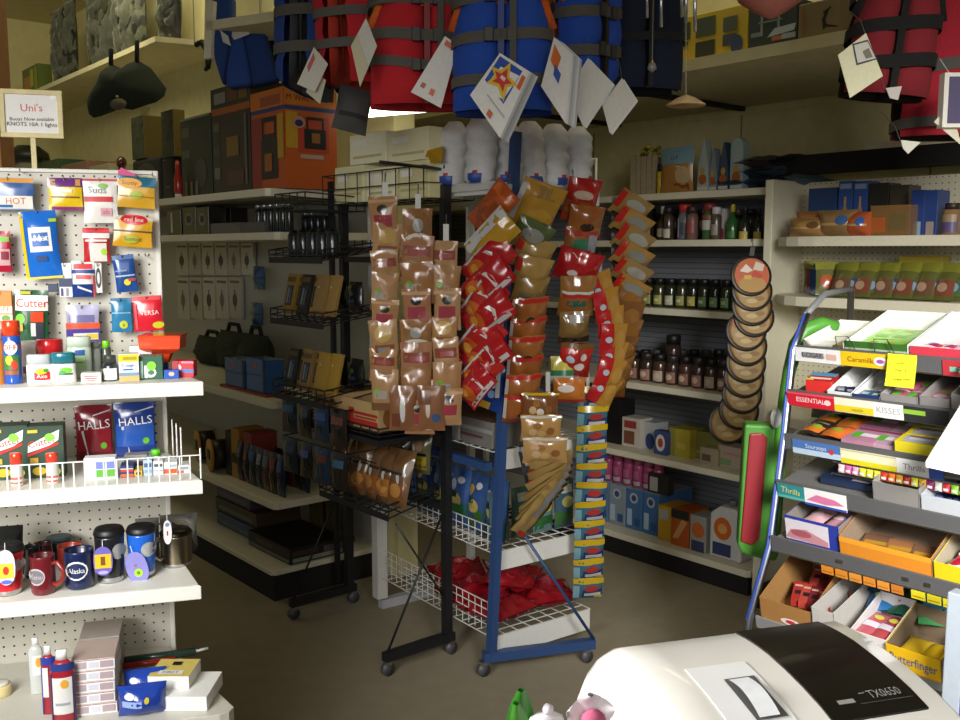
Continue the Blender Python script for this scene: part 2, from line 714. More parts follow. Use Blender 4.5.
# ---- ledge and black rail above the right wing
p = EG.p(.5, .44, 2.0)
t = thing('wall_ledge', 'narrow cream ledge with a black rail under it above the right shelves', 'ledge', EG.p(0, .36, 2.02), EG.yaw)
b = MB(); b.box(.0, 1.4, -.0, .36, 0, .03, SHB); b.build('board', t)
b = MB(); b.box(-.42, 1.4, .0, .06, -.085, -.0, '15130f:m'); b.build('rail', t)

# ---- overhead shelves on the left
t = thing('overhead_shelf', 'long cream overhead shelf high on the left wall carrying bagged waders', 'shelf', BL.p(0, 0, 2.80), BL.yaw)
x1, y1 = BL.hz(155, 36, 2.8)
b = MB(); b.prism([(-4.9, y1), (x1, y1), (x1 + .12, .62), (-4.9, .62)], -.03, 0, 'd9d1aa:p'); b.build('board', t)
b = MB(); b.prism([(x1 - 1.3, y1 + .1), (x1 - 1.27, y1 + .1), (x1 - 1.27, .62), (x1 - 1.3, .62)], -.2, -.03, 'd9d1aa:p'); b.build('bracket', t)
OSX, OSY = x1, y1
a0 = at(206, 26, 4.35)
t = thing('overhead_shelf', 'cream overhead shelf end with a white bracket above the blue bags', 'shelf', a0, R(-28))
b = MB(); b.box(0, 1.5, 0, .5, -.02, .02, 'd9d1aa:p'); b.build('board', t)
b = MB(); b.plate([(-.02, -.14), (.02, -.14), (.05, .10), (-.0, .12)], .0, .02, 'e2dcc0:p'); b.build('bracket', t)
# hung from ceiling by rods
for xx in (.1, 1.3):
    b = MB(); b.tube([(xx, .25, .02), (xx, .25, 3.5 - a0.z)], .008, 'c0bca0:s'); b.build('hanger_rod', t)
OVS = t

# ================================================================ black rack
BK = '17171a:s'
t = thing('merchandiser_rack', 'tall black metal rack on casters with trays facing left', 'rack', BR.p(0, 0), BR.yaw)
LX = -.72
for xx in (0, LX):
    b = MB(); b.bar((xx, 0, .07), (xx, 0, 1.95), .032, BK); b.build('post', t)
    b = MB(); b.bar((xx, .03, .075), (xx, -.30, .075), .034, BK); b.build('foot_bar', t)
    b = MB(); b.tube([(xx, -.285, .09), (xx, -.02, .58)], .005, BK); b.build('brace', t)
    if xx == 0:
        b = MB(); b.tube([(xx, -.02, .25), (xx, -.24, .58)], .004, BK); b.build('brace', t)
    for yy in (.02, -.285):
        b = MB()
        b.box(xx - .012, xx + .012, yy - .012, yy + .012, .04, .06, 'b5b5b5:c')
        cst = b.build('caster', t)
        b = MB()
        b.M = Matrix.Translation((xx, yy, .026)) @ Matrix.Rotation(PI / 2, 4, 'Y')
        b.lathe([(.026, -.01), (.026, .01)], '4a4a4e:s', 14)
        b.build('wheel', cst)
b = MB(); b.bar((LX - .1, 0, .07), (LX - .1, 0, 1.9), .02, BK); b.build('post', t)
for zz in (.60, 1.0, 1.56, 1.92):
    b = MB(); b.bar((LX, 0, zz), (0, 0, zz), .024, BK); b.build('crossbar', t)


def wire_tray(t, x0, x1, y0, y1, z, h, m, step=.06, r=.0022, tilt=0, name='tray'):
    b = MB()
    n = max(2, int((x1 - x0) / step))
    for i in range(n + 1):
        x = x0 + (x1 - x0) * i / n
        b.tube([(x, y0, z + h), (x, y0, z), (x, y1, z + tilt), (x, y1, z + tilt + h * .8)], r, m, 4)
    k = max(2, int((y1 - y0) / step))
    for i in range(k + 1):
        y = y0 + (y1 - y0) * i / k
        zz = z + tilt * i / k
        b.tube([(x0, y, zz), (x1, y, zz)], r, m, 4)
    for zz in (z + h * .5, z + h):
        b.tube([(x0, y0, zz), (x1, y0, zz)], r * 1.3, m, 4)
    for x in (x0, x1):
        b.tube([(x, y0, z + h), (x, y1, z + h * .8 + tilt)], r * 1.3, m, 4)
        b.tube([(x, y0, z + h * .5), (x, y1, z + h * .5 + tilt)], r, m, 4)
    return b.build(name, t)


wire_tray(t, LX, 0, -.10, .14, 1.79, .12, BK, .09, .0026, name='basket')
wire_tray(t, LX - .05, LX + .2, -.3, -.02, 1.76, .07, BK, .06, .003, name='basket')
for zz, h, xa, xb in ((1.56, .04, LX, -.30), (1.31, .05, LX, -.30), (1.0, .06, LX, -.30), (.60, .05, LX + .20, -.02)):
    yf = -.36 if zz > .9 else -.26
    tr_ = wire_tray(t, xa, xb, yf, -.02, zz, h, BK, .055, .003, .05)
    b = MB(); b.box(xa, xb, yf - .002, yf + .002, zz - .012, zz + .012, BK); b.build('tray_rail', tr_)
wire_tray(t, -.56, -.02, -.30, -.02, .915, .03, BK, .06, .003, 0)
b = MB(); b.box(-.56, -.02, -.30, -.02, .88, .9, BK); b.build('shelf', t)
# arm that carries the clip strips of nuts
b = MB()
b.tube([(0, -.02, 1.90), (.10, -.36, 1.90)], .006, BK, 6)
HK = []
b.build('hook_arm', t)
BRT = t

# ================================================================ blue rack
BLU = '27426f:s'
t = thing('merchandiser_rack', 'tall blue metal rack on casters hung with snack bags', 'rack', UR.p(0, 0), UR.yaw)
iv = UR.I
pt = iv @ at(516, 132, 3.44)
p0 = iv @ at(491, 655, 3.44)
p0.z = .07
b = MB(); b.bar(p0, pt, .031, BLU); b.build('post', t)
f1 = iv @ at(594, 643, 3.56)
f1.z = .075
f0 = p0 + (p0 - f1).normalized() * .03
f0.z = .075
b = MB(); b.bar(f0, f1, .036, BLU); b.build('foot_bar', t)
fm = f1.copy(); fm.z = .09
b = MB(); b.tube([fm, iv @ at(522, 532, 3.46)], .006, BLU, 6); b.build('brace', t)
for q in (f0, f1 - (f1 - f0).normalized() * .03):
    b = MB()
    b.box(q.x - .014, q.x + .014, q.y - .014, q.y + .014, .045, .06, 'c5c5c5:c')
    cst = b.build('caster', t)
    b = MB()
    b.M = Matrix.Translation((q.x, q.y, .026)) @ Matrix.Rotation(PI / 2, 4, 'Y')
    b.lathe([(.026, -.01), (.026, .01)], '4a4a4e:s', 14)
    b.build('wheel', cst)
UX = -.84
WP = 'c9c8c2:s'
b = MB(); b.bar((UX, 0, .05), (UX, 0, 1.86), .05, WP); b.build('upright', t)
b = MB(); b.bar((UX, .5, .0), (UX, .5, 1.86), .03, WP); b.build('upright', t)
b = MB(); b.bar((UX, .0, .02), (UX, .5, .02), .04, 'aeb0b4:s'); b.build('foot_bar', t)
b = MB(); b.bar((UX, 0, .80), (-.02, 0, .80), .03, BLU); b.build('crossbar', t)
b = MB(); b.bar((UX, .0, 1.83), (-.0, .0, 1.83), .03, WP); b.build('crossbar', t)
WW = 'd2d2cc:s'
for zz, hh, yw in ((.145, .085, .5), (.475, .075, .5), (.86, .075, .5), (1.84, .07, .52)):
    b = MB(); b.box(-.012, .0, .02, yw, zz - hh, zz, WW); b.build('price_front', t, .002)
    b = MB()
    n = 16 if zz < 1 else 4
    for i in range(n + 1):
        x = UX + (0 - UX) * i / n
        b.tube([(x, 0.0, zz), (x, yw, zz)], .0022, WW, 4)
    for i in range(9):
        b.tube([(UX, yw * i / 8, zz + .002), (0, yw * i / 8, zz + .002)], .0022, WW, 4)
    b.build('wire_shelf', t)
for zz, n in ((.15, 4), (.48, 3)):
    b = MB()
    for i in range(n):
        b.tube([(UX, 0.012, zz + .03 * (i + 1)), (0, .012, zz + .03 * (i + 1))], .0022, WW, 4)
    for i in range(21):
        x = UX + (0 - UX) * i / 20
        b.tube([(x, .012, zz), (x, .012, zz + .03 * n)], .0016, WW, 4)
    b.build('side_wires', t)
b = MB(); b.box(UX, 0, .0, .52, 1.80, 1.838, WW); b.build('top_shelf', t)
b = MB()
b.tube([(0, .50, 1.85), (0, .50, 1.95), (-.12, .50, 1.95), (-.12, .50, 1.85)], .005, 'e6e2d0:s', 6)
b.build('end_guard', t)
URT = t

# ================================================================ candy rack
t = thing('candy_rack', 'tilted candy display rack with six crowded shelves at the right edge', 'rack', CR.p(0, 0), CR.yaw)
CH = 'c9cdd2:c'
RW = .72
lips = [(797, 350, .0), (790, 394, -.035), (786, 438, -.06), (777, 484, -.085), (772, 540, -.115), (757, 618, -.16)]
LIP = []
for k, (px, py, yo) in enumerate(lips):
    LIP.append((CR.hy(px, py, yo)[0], yo, CR.hy(px, py, yo)[1]))
TL = R(13)
SD = (.24, .26, .27, .28, .28, .30)
for k, (x0, yo, z) in enumerate(LIP):
    d = SD[k]
    b = MB()
    b.M = Matrix.Translation((x0, yo, z)) @ Matrix.Rotation(TL, 4, 'X')
    b.box(0, RW, 0, d, -.006, 0, '6d6c6a:s')
    if k < 5:
        b.box(0, RW, -.006, 0, -.030, .016, '5b5b5c:s')
        b.box(0, RW, -.0075, -.006, -.030, -.026, 'c2c4c6:c')
    else:
        b.box(0, RW, -.006, 0, -.025, .01, '8d8d8c:s')
    b.build('shelf', t)
for xx, sgn in ((-.012, 0), (RW + .012, 0)):
    pts = [(xx + LIP[0][0] + .012, .045, LIP[0][2] + .10), (xx + LIP[0][0], .0, LIP[0][2]), (xx + LIP[2][0], -.05, LIP[2][2]), (xx + LIP[4][0], -.105, LIP[4][2] - .02),
           (xx + LIP[5][0] - .0, -.18, LIP[5][2] + .0), (xx + LIP[5][0] - .01, -.24, .02)]
    b = MB()
    b.tube(pts, .011, 'aab2bd:c', 8)
    b.build('front_post', t)
    b = MB()
    b.tube([(p[0], p[1] - .0125, p[2]) for p in pts[:5]], .004, '3552a8:s', 6)
    b.build('edge_stripe', t)
    b = MB()
    b.tube([(xx + LIP[0][0], .30, LIP[0][2] + .16), (xx + LIP[0][0], .30, .0)], .010, CH, 8)
    b.build('rear_post', t)
    b = MB()
    b.tube([pts[0], (xx + LIP[0][0], .15, LIP[0][2] + .15), (xx + LIP[0][0], .30, LIP[0][2] + .16)], .010, '77787a:s', 8)
    b.build('top_loop', t)
for k in range(1, 6):
    b = MB(); b.tube([(LIP[k][0], .27 + LIP[k][1] * .2, LIP[k][2] + .05), (LIP[k][0] + RW, .27 + LIP[k][1] * .2, LIP[k][2] + .05)], .005, CH, 6); b.build('crossbar', t)
CRT = t
b = MB()
b.box(LIP[0][0], LIP[0][0] + RW, .30, .31, .5, LIP[0][2] + .02, '55534d:m')
b.build('back_panel', t)
# ================================================================ helpers for goods
def flat(x, z):
    return 0.0


def ibox(fr, px, y, dep, name, label, cat, base, decs=(), z=None, rz=0, group=None, faces=None, rx=0, ry=0, hang=False, bevel=.0015, parts=None):
    x, zb, w, h = fr.span(*px, y)
    if z is not None:
        h = zb + h - z
        zb = z
    b = MB()
    z0 = -h if hang else 0
    b.box(-w / 2, w / 2, 0, dep, z0, z0 + h, base, faces)
    b.decals(flat, w, h, decs, z0=z0)
    return one(b, name, label, cat, fr.p(x, y, zb + (h if hang else 0)), fr.yaw + R(rz), group, R(rx), R(ry), bevel)


def ipill(fr, px, y, t, name, label, cat, base, decs=(), z=None, rz=0, group=None, rx=0, ry=0, hang=False, back=None, seed=None, wr=.006, fin=.06):
    x, zb, w, h = fr.span(*px, y)
    if z is not None:
        h = zb + h - z
        zb = z
    b = MB()
    b.pillow(w, h, t, base, decs, back, seed if seed is not None else random.random() * 50, wr, fin=fin, z0=-h if hang else 0)
    return one(b, name, label, cat, fr.p(x, y, zb + (h if hang else 0)), fr.yaw + R(rz), group, R(rx), R(ry))


def ys_cyl(r, sy=1, sx=1):
    def f(x, z):
        k = min(.999, abs(x) / (r * sx))
        return -r * sy * math.sqrt(1 - k * k)
    return f


def ibottle(fr, px, y, name, label, cat, body, cap, capf=.25, decs=(), z=None, group=None, capr=.8, shoulder=.0, sy=1, capsty=None, n=18, rz=0):
    """thing > body, cap; body with optional shoulder"""
    x, zb, w, h = fr.span(*px, y)
    if z is not None:
        h = zb + h - z
        zb = z
    r = w / 2
    t = thing(name, label, cat, fr.p(x, y + r * sy, zb), fr.yaw + R(rz), group)
    hb = h * (1 - capf)
    b = MB()
    if shoulder:
        b.lathe([(r * .94, 0), (r, r * .08), (r, hb - shoulder * r), (r * .9, hb - shoulder * r * .5), (r * capr, hb)], body, n, 1, sy)
    else:
        b.lathe([(r * .94, 0), (r, r * .08), (r, hb - r * .06), (r * .95, hb)], body, n, 1, sy)
    b.decals(ys_cyl(r, sy), 2 * r, hb, decs)
    b.build('body', t)
    b = MB()
    rc = r * capr
    b.lathe([(rc, hb), (rc, h - rc * .12), (rc * .9, h), (rc * .3, h)], cap, n, 1, sy)
    b.build('cap', t)
    return t


def card_outline(w, h):
    return [(-w / 2, 0), (w / 2, 0), (w / 2, h), (-w / 2, h)]


# ================================================================ packs hung on the bright pegboard
HG = 'packs hung on the white pegboard'
YP = -.045


def hook_at(px, py):
    x, z = LG.hy(px, py, -.02)
    peg_hook(x, z)


def peg(px, t, name, label, base, decs, ry=0, pill=True, cat='pack', y=YP, hk=True):
    if hk:
        hook_at((px[0] + px[2]) / 2, px[1] + 3)
    if pill:
        return ipill(LG, px, y, t, name, label, cat, base, decs, ry=ry, hang=True, wr=.003, fin=.05)
    return ibox(LG, px, y, t, name, label, cat, base, decs, ry=ry, hang=True, bevel=.001)


peg((-14, 178, 34, 210), .012, 'snack_packet', 'grey and blue packet with white label and orange print at top left of pegboard', '8aa0bc:g',
    [('r', 0, .86, 1, .99, 'e8a03a'), ('r', 0, .45, 1, .84, '2f5c9e:g'), ('r', .05, .04, .97, .44, 'f4f2ea:s'), ('t', 'HOT', .62, .27, .2, 'e07a1c'), ('r', .1, .08, .55, .16, '3a72b8')])
peg((48, 178, 83, 210), .012, 'yellow_packet', 'yellow packet with purple header hung on the upper pegboard', 'f2cc1c:g',
    [('r', 0, .72, 1, 1, '6d2f7e:g'), ('r', .08, .76, .22, .96, 'd89a50'), ('r', .8, .76, .94, .96, 'd89a50'), ('r', .36, .54, .7, .64, 'fbf6e2'), ('r', .1, .38, .9, .42, '6a4a1c'), ('r', .1, 0, 1, .1, '8c2f7a')])
peg((83, 179, 118, 223), .012, 'white_packet', 'white packet with red banner and faint print on the upper pegboard', 'eceae2:g',
    [('r', 0, .95, 1, 1, 'c42a30'), ('r', .04, .48, .86, .6, 'd0202a'), ('t', 'Suds', .42, .74, .16, '7a8a88'), ('e', .58, .84, .14, .06, '8cc050'), ('r', .5, .16, .82, .34, 'e0a8b0'), ('t', 'ab', .66, .25, .12, 'b86070')])
peg((118, 176, 157, 208), .010, 'tackle_packet', 'gold packet with teal header and pink corner at pegboard top right', 'd8a62c:g',
    [('r', 0, .66, 1, .98, '1d6a86:g'), ('e', .32, .76, .32, .16, 'e8a830'), ('t', 'Scotty', .32, .76, .13, '7a4a14'), ('e', .5, .4, .16, .12, 'a8c030'), ('r', .06, .34, .94, .37, '9a7414'), ('p', [(.02, 1.1), (.1, 1.22), (.55, .99), (.02, .99)], 'd83a84')], ry=4)
peg((114, 216, 154, 247), .010, 'gold_packet', 'gold packet with red oval label lower on pegboard right edge', 'd9a21c:g',
    [('r', 0, .86, 1, .98, 'c8c4b8'), ('r', .0, .48, 1, .53, '3c3c30'), ('e', .52, .88, .34, .17, 'd02028:g'), ('t', 'red line', .52, .88, .14, 'f4eee4'), ('e', .46, .24, .2, .13, 'b0bc38'), ('t', 'Scented', .5, .25, .12, '5a4410')], ry=4)
peg((20, 211, 57, 279), .035, 'wipes_pack', 'large blue pack with yellow edges and white label hung on pegboard', '1f6fd0:g',
    [('r', 0, 0, .1, .97, 'e8cc20:g'), ('r', .22, .4, .82, .76, 'f2f2ee:s'), ('r', .3, .48, .74, .68, '2f6cc0:s'), ('t', 'Wet', .5, .6, .1, 'f4f4f0'), ('r', .36, .26, .66, .34, '2a4c80'), ('r', .8, .83, 1, .88, 'b8d838'), ('r', 0, 0, 1, .035, 'e8cc20')], ry=-4)
peg((-8, 231, 11, 272), .012, 'red_packet', 'dark red packet with green tag at the left end of the pegboard', 'b3203a:g',
    [('r', .3, .74, .94, .86, '7cc83a'), ('r', .4, .16, .95, .56, 'd8a8a8'), ('r', .5, .3, .9, .5, '8c2034')])
peg((83, 228, 110, 262), .014, 'sewing_packet', 'red and white packet with clear white window on pegboard', 'c22a30:g',
    [('r', 0, .86, 1, .96, 'e24048'), ('r', .0, .7, 1, .85, 'f2efe8'), ('r', .25, .02, .88, .55, 'e9e6de:s'), ('e', .78, .3, .12, .1, 'b4e040'), ('r', .1, .6, .9, .66, 'f0eae0')])
peg((59, 263, 72, 297), .012, 'toothbrush_card', 'narrow white card with navy block left of the toothbrush pack', 'f2f0ec:s',
    [('r', 0, .3, 1, .55, '1d2f5a'), ('r', .1, .03, .3, .26, '2c3c78'), ('r', .5, .03, .7, .26, '8a90a8')], pill=False)
peg((72, 261, 95, 297), .018, 'toothbrush_pack', 'white navy and red toothbrush pack hung mid pegboard', 'eeece8:g',
    [('r', 0, .0, 1, .36, '1c3b80:g'), ('r', .1, .78, .9, .92, 'd8343a'), ('r', 0, .66, 1, .76, '24488c'), ('r', .2, .5, .84, .62, 'd84a4a'), ('p', [(.25, .26), (.85, .12), (.85, .17), (.25, .32)], 'f2eee6'), ('r', .92, .0, 1, .6, 'e05050')])
peg((95, 263, 102, 293), .010, 'razor_card', 'slim white and black razor card right of toothbrush pack', 'e4e2dc:s', [('e', .5, .5, .4, .34, '23252c'), ('e', .5, .5, .2, .2, 'dcdad4')], pill=False)
peg((48, 284, 58, 292), .010, 'navy_tag', 'small navy tag hung beside the white toothbrush card', '1d2c4c:s', [], pill=False, hk=False)
peg((112, 255, 134, 292), .014, 'blue_packet', 'tilted blue packet with yellow dot on right of pegboard', '234d92:g',
    [('r', 0, .88, 1, 1, '4a6aa0'), ('r', .06, .42, .94, .46, 'b8c8dc'), ('e', .56, .26, .16, .09, 'e8d838'), ('r', .62, .28, .95, .36, 'c05050'), ('r', .08, .56, .6, .6, '7a9ac8')], ry=-6)
peg((15, 290, 50, 341), .022, 'repellent_blister', 'green blister pack reading Cutter hung above the white jars', '24593a:g',
    [('r', .05, .6, .98, .9, 'f2f0e6:s'), ('t', 'Cutter', .52, .74, .17, 'd22a22'), ('r', .2, .92, .5, .98, 'c8c828'), ('e', .2, .44, .14, .1, '7cd030'), ('r', .52, .04, .86, .36, '2e3340'), ('r', .5, .38, .86, .58, 'd8451e:g'), ('r', .5, .1, .64, .36, 'd8d8d4'), ('r', .06, .2, .28, .34, 'c0a838')], cat='pack', ry=2)
peg((66, 305, 100, 346), .014, 'lavender_packet', 'lavender packet with orange stripe hung mid pegboard', 'a9a6c4:g',
    [('r', .1, .58, .85, .76, '5c5a94:g'), ('r', .0, .43, 1, .57, 'e2552a'), ('r', .0, .1, 1, .42, '55449a:g'), ('r', .22, .16, .95, .32, 'ece8d8'), ('r', .6, .18, .95, .3, 'd8c840'), ('r', 0, 0, 1, .08, '7a2f8a')])
peg((111, 298, 132, 332), .012, 'teal_packet', 'teal blue packet with yellow dot beside the red packet', '2f7ea8:g',
    [('r', .05, .55, .95, .58, '9cc4d4'), ('e', .6, .22, .2, .12, 'c8d030'), ('t', 'a', .6, .22, .12, '3a5a3a'), ('r', 0, .92, 1, 1, '266a92')])
peg((132, 296, 162, 331), .02, 'candy_bag', 'bright red bag with white lettering on lower right of pegboard', 'dc2234:g',
    [('r', 0, .88, .95, 1, 'e04a52'), ('t', 'VERSA', .56, .52, .13, 'f6f0ec'), ('e', .82, .16, .2, .1, 'd8d430'), ('r', .06, .06, .14, .8, 'ea5560')], ry=-3, cat='bag')
peg((-10, 291, 12, 322), .012, 'orange_card', 'orange card with white lettering behind the tall spray can', 'ee8a30:s',
    [('r', .0, .28, 1, .5, 'f4efe4'), ('t', 'OFF', .6, .4, .16, 'd86a14'), ('r', .2, .04, 1, .24, 'e8e0c0'), ('e', .7, .12, .2, .1, '6a9a3a')], pill=False)
for q in ((146, 256), (153, 176), (22, 172), (72, 180)):
    hook_at(*q)

# ================================================================ shelf 1 of the bright gondola
Z1 = 1.2915
ibottle(LG, (-18, 330, 4, 386), -.30, 'spray_can', 'orange spray can cut by the left edge on the top shelf', 'can', 'd8861c:k', 'e8e0d0', .18, z=Z1, shoulder=.5)
ibottle(LG, (1, 321, 20, 385), -.30, 'spray_can', 'blue insect spray can with orange cap at left of top shelf', 'can', '1e55b4:k', 'e0421c:g', .24, z=Z1, capr=.98, decs=[
    ('e', .5, .76, .36, .15, 'f2efe6'), ('t', 'OFF!', .5, .76, .12, 'c83222'), ('r', .1, .3, .9, .6, '3d7a34'), ('e', .4, .5, .2, .1, 'd8d22c'), ('e', .66, .4, .18, .1, 'd8422c'), ('r', .14, .2, .88, .29, '9a5a34'), ('t', 'I', .5, .08, .08, 'f0f0f0')])
ibox(LG, (20, 342, 46, 381), -.17, .05, 'white_box', 'plain white carton standing behind the white jars', 'box', 'dcd8d0:s', [('r', .1, .1, .3, .3, '8a5a6a')], z=Z1)
ibottle(LG, (34, 340, 62, 381), -.20, 'tub', 'white tub with wide red lid behind the small jars', 'tub', 'e8e4da:k', 'cc2126:g', .40, z=Z1, capr=1.0)
ibottle(LG, (25, 355, 51, 387), -.315, 'deodorant', 'white stick with frosted cap and red logo on the top shelf', 'deodorant', 'f3f3ef:k', 'c6cacb:g', .34, z=Z1, capr=.95, sy=.6, decs=[
    ('r', .34, .2, .94, .62, 'cf2630'), ('e', .62, .66, .24, .16, 'e8c828'), ('t', 'Axe', .64, .4, .22, 'f6f2ea'), ('e', .8, .7, .1, .1, '4a9a3a')])
ibottle(LG, (50, 353, 75, 387), -.315, 'deodorant', 'white stick with teal cap and green leaf logo', 'deodorant', 'f1f3ef:k', '1f6f7c:g', .36, z=Z1, capr=1.0, sy=.6, decs=[
    ('e', .62, .66, .26, .16, '7ed03a'), ('r', .34, .42, .9, .52, '4d6a5a'), ('e', .48, .56, .14, .1, '4aa050')])
ibottle(LG, (66, 337, 91, 377), -.24, 'deodorant', 'tall sage green stick deodorant with blue label behind small box', 'deodorant', 'b9cdb9:g', 'c3d3c2:g', .25, z=Z1, capr=.98, sy=.55, decs=[
    ('r', .34, .74, .76, .92, '2c5c9a'), ('r', .34, .3, .76, .7, 'a8d08c'), ('r', .38, .5, .7, .54, '6a9a6a')])
ibottle(LG, (88, 342, 101, 377), -.21, 'bottle', 'grey translucent bottle beside the sage green deodorant', 'bottle', '8f968c:g', '7f867e:g', .2, z=Z1)
ibox(LG, (81, 373, 101, 386), -.325, .03, 'small_box', 'small white carton with red print in front of the sage deodorant', 'box', 'f2ece4:s', [('r', .15, .62, .85, .72, 'c85a58'), ('r', .2, .4, .8, .52, 'c85a58'), ('r', .3, .18, .7, .28, 'c85a58')], z=Z1)
ibottle(LG, (101, 341, 111, 376), -.20, 'bottle', 'slim bottle with lime cap behind the dark bottle', 'bottle', '4a5248:g', '78d028:g', .2, z=Z1)
ibottle(LG, (101, 356, 118, 383), -.31, 'medicine_bottle', 'dark bottle with plain white label and black cap on top shelf', 'bottle', '25282c:k', '34382e:s', .3, z=Z1, capr=.75, shoulder=.5, decs=[('r', .14, .08, .9, .72, 'f2f2f0:s'), ('r', .0, .1, .12, .7, 'b8c8a8')])
ibox(LG, (119, 354, 139, 383), -.315, .04, 'medicine_box', 'white carton with yellow top and tan base beside dark bottle', 'box', 'f0efe9:s', [('r', 0, .72, 1, .98, 'e8d41c'), ('r', .2, .78, .9, .9, 'b09c1c'), ('t', 'Cough', .46, .58, .12, '3c70b0'), ('r', .2, .4, .7, .46, '3c70b0'), ('r', 0, .2, 1, .32, '7a98b0'), ('r', 0, .0, 1, .19, 'd8b070')], z=Z1, rz=4)
ibox(LG, (130, 346, 152, 380), -.22, .03, 'flat_box', 'pale blue white carton lying behind the green medicine box', 'box', 'e6ebef:s', [], z=Z1)
ibox(LG, (139, 356, 163, 382), -.30, .05, 'medicine_box', 'dark green carton with lime circle and white panel', 'box', '2f5f48:s', [('r', .05, .05, .16, .8, 'bfe0d8'), ('r', .22, .08, .36, .6, 'e8eee8'), ('e', .48, .3, .24, .22, 'e4ece4'), ('e', .52, .58, .2, .2, '86d83a'), ('e', .5, .3, .14, .1, '4a7a5a')], z=Z1)
x, zb, w, h = LG.span(141, 335, 176, 371, -.22)
t = thing('funnel', 'orange square funnel on blue stem standing on the top shelf', 'funnel', LG.p(x + .01, -.20, Z1), LG.yaw + R(-10))
b = MB()
hh = h + zb - Z1
vs = []
for q, zz in ((.014, .30), (.022, .52), (.049, .66), (.051, 1.0)):
    vs += [(-q, -q * .8, hh * zz), (q, -q * .8, hh * zz), (q, q * .8, hh * zz), (-q, q * .8, hh * zz)]
fs = []
for k in range(3):
    for i in range(4):
        fs.append((4 * k + i, 4 * k + (i + 1) % 4, 4 * k + 4 + (i + 1) % 4, 4 * k + 4 + i))
b.add(vs, fs, 'e0481e:g')
b.box(-.052, .052, -.043, .043, hh * .96, hh, 'e0481e:g')
b.build('cone', t, .003)
b = MB(); b.lathe([(.012, 0), (.012, hh * .36), (.016, hh * .4)], '2450b0:g', 12); b.box(-.02, .02, -.02, .02, 0, .006, '2450b0:g'); b.build('stem', t)
ibox(LG, (164, 370, 179, 381), -.30, .03, 'small_box', 'small blue carton in front of the funnel stem', 'box', '2458b8:s', [('e', .5, .55, .2, .25, 'e0c0a0')], z=Z1)
ibox(LG, (172, 361, 194, 381), -.28, .04, 'small_box', 'red carton with blue stripe at right end of top shelf', 'box', 'd8242c:s', [('r', .45, .28, 1, .48, '3c7cc8'), ('e', .3, .6, .14, .2, 'f0d0d0'), ('r', .45, .86, 1, .98, 'b890a8'), ('r', 0, 0, .3, 1, 'a81c28')], z=Z1, rz=-12)

# ================================================================ shelf 2
Z2 = 1.0535
for k, (a, lab) in enumerate(((-8, 'dark green repellent carton cut by the left edge on the fenced shelf'), (28, 'dark green repellent carton beside the red cough drop bag'))):
    ibox(LG, (a, 426, a + 36, 484), -.24, .06, 'repellent_box', lab, 'box', '2c4434:s', [
        ('p', [(.0, .5), (.02, .64), (.62, .84), (.9, .92), (.86, .72), (.6, .62)], 'f2eee4'), ('p', [(.0, .42), (.0, .47), (.86, .68), (.86, .63)], 'cc2a26'),
        ('t', 'Cutter', .4, .69, .13, 'd0221e', 12), ('e', .62, .78, .14, .08, '86d048'), ('r', .06, .30, .28, .4, 'd8a838'), ('r', .02, .88, .3, .94, 'c8b830'), ('e', .3, .14, .2, .08, 'd0b020'), ('e', .7, .12, .2, .08, 'c8b828')], z=Z2, rz=2)
for a, lab in ((9, 'small repellent bottle with red cap left behind the wire fence'), (45, 'small repellent bottle with red cap in front of right green carton')):
    ibottle(LG, (a, 454, a + 13, 488), -.315, 'repellent_bottle', lab, 'bottle', 'd8dad4:k', 'e23c22:g', .34, z=Z2, capr=.95, decs=[('r', .05, .1, .95, .42, 'e0705a'), ('r', .05, .2, .95, .3, 'f0e8e0')])
for px, col, col2, sh, lab in (((75, 405, 113, 462), '7d1626:g', 'a02434', -1, 'dark red cough drop bag reading HALLS hung above small boxes'), ((114, 402, 156, 456), '1d3c8c:g', '2c5cb4', 1, 'blue cough drop bag reading HALLS hung at the fenced shelf right')):
    hook_at((px[0] + px[2]) / 2, px[1] + 3)
    ipill(LG, px, -.055, .03, 'cough_drop_bag', lab, 'bag', col, [
        ('r', .03, .88, .97, .985, col), ('r', .05, .2, .95, .62, col2 + ':g'), ('t', 'HALLS', .52, .66, .15, 'f4f2f2', 4, .82),
        ('p', [(.18, .56), (.24, .58), (.36, .1), (.33, .06)], 'e8e4e8'), ('p', [(.5, .84), (.95, .92), (.95, .9), (.5, .82)], 'c8d0d8'), ('e', .76, .3, .08, .06, '7ac838'), ('r', .4, .0, .9, .09, '8a8a90')], hang=True)
ibox(LG, (84, 458, 116, 485), -.30, .04, 'small_box', 'white carton with green window panel behind the wire fence', 'box', 'f3f3f3:s', [('r', .34, .5, .96, .82, '7c88d0'), ('r', .34, .12, .96, .46, '62b03c'), ('r', .6, .12, .64, .82, 'f0f0f0')], z=Z2)
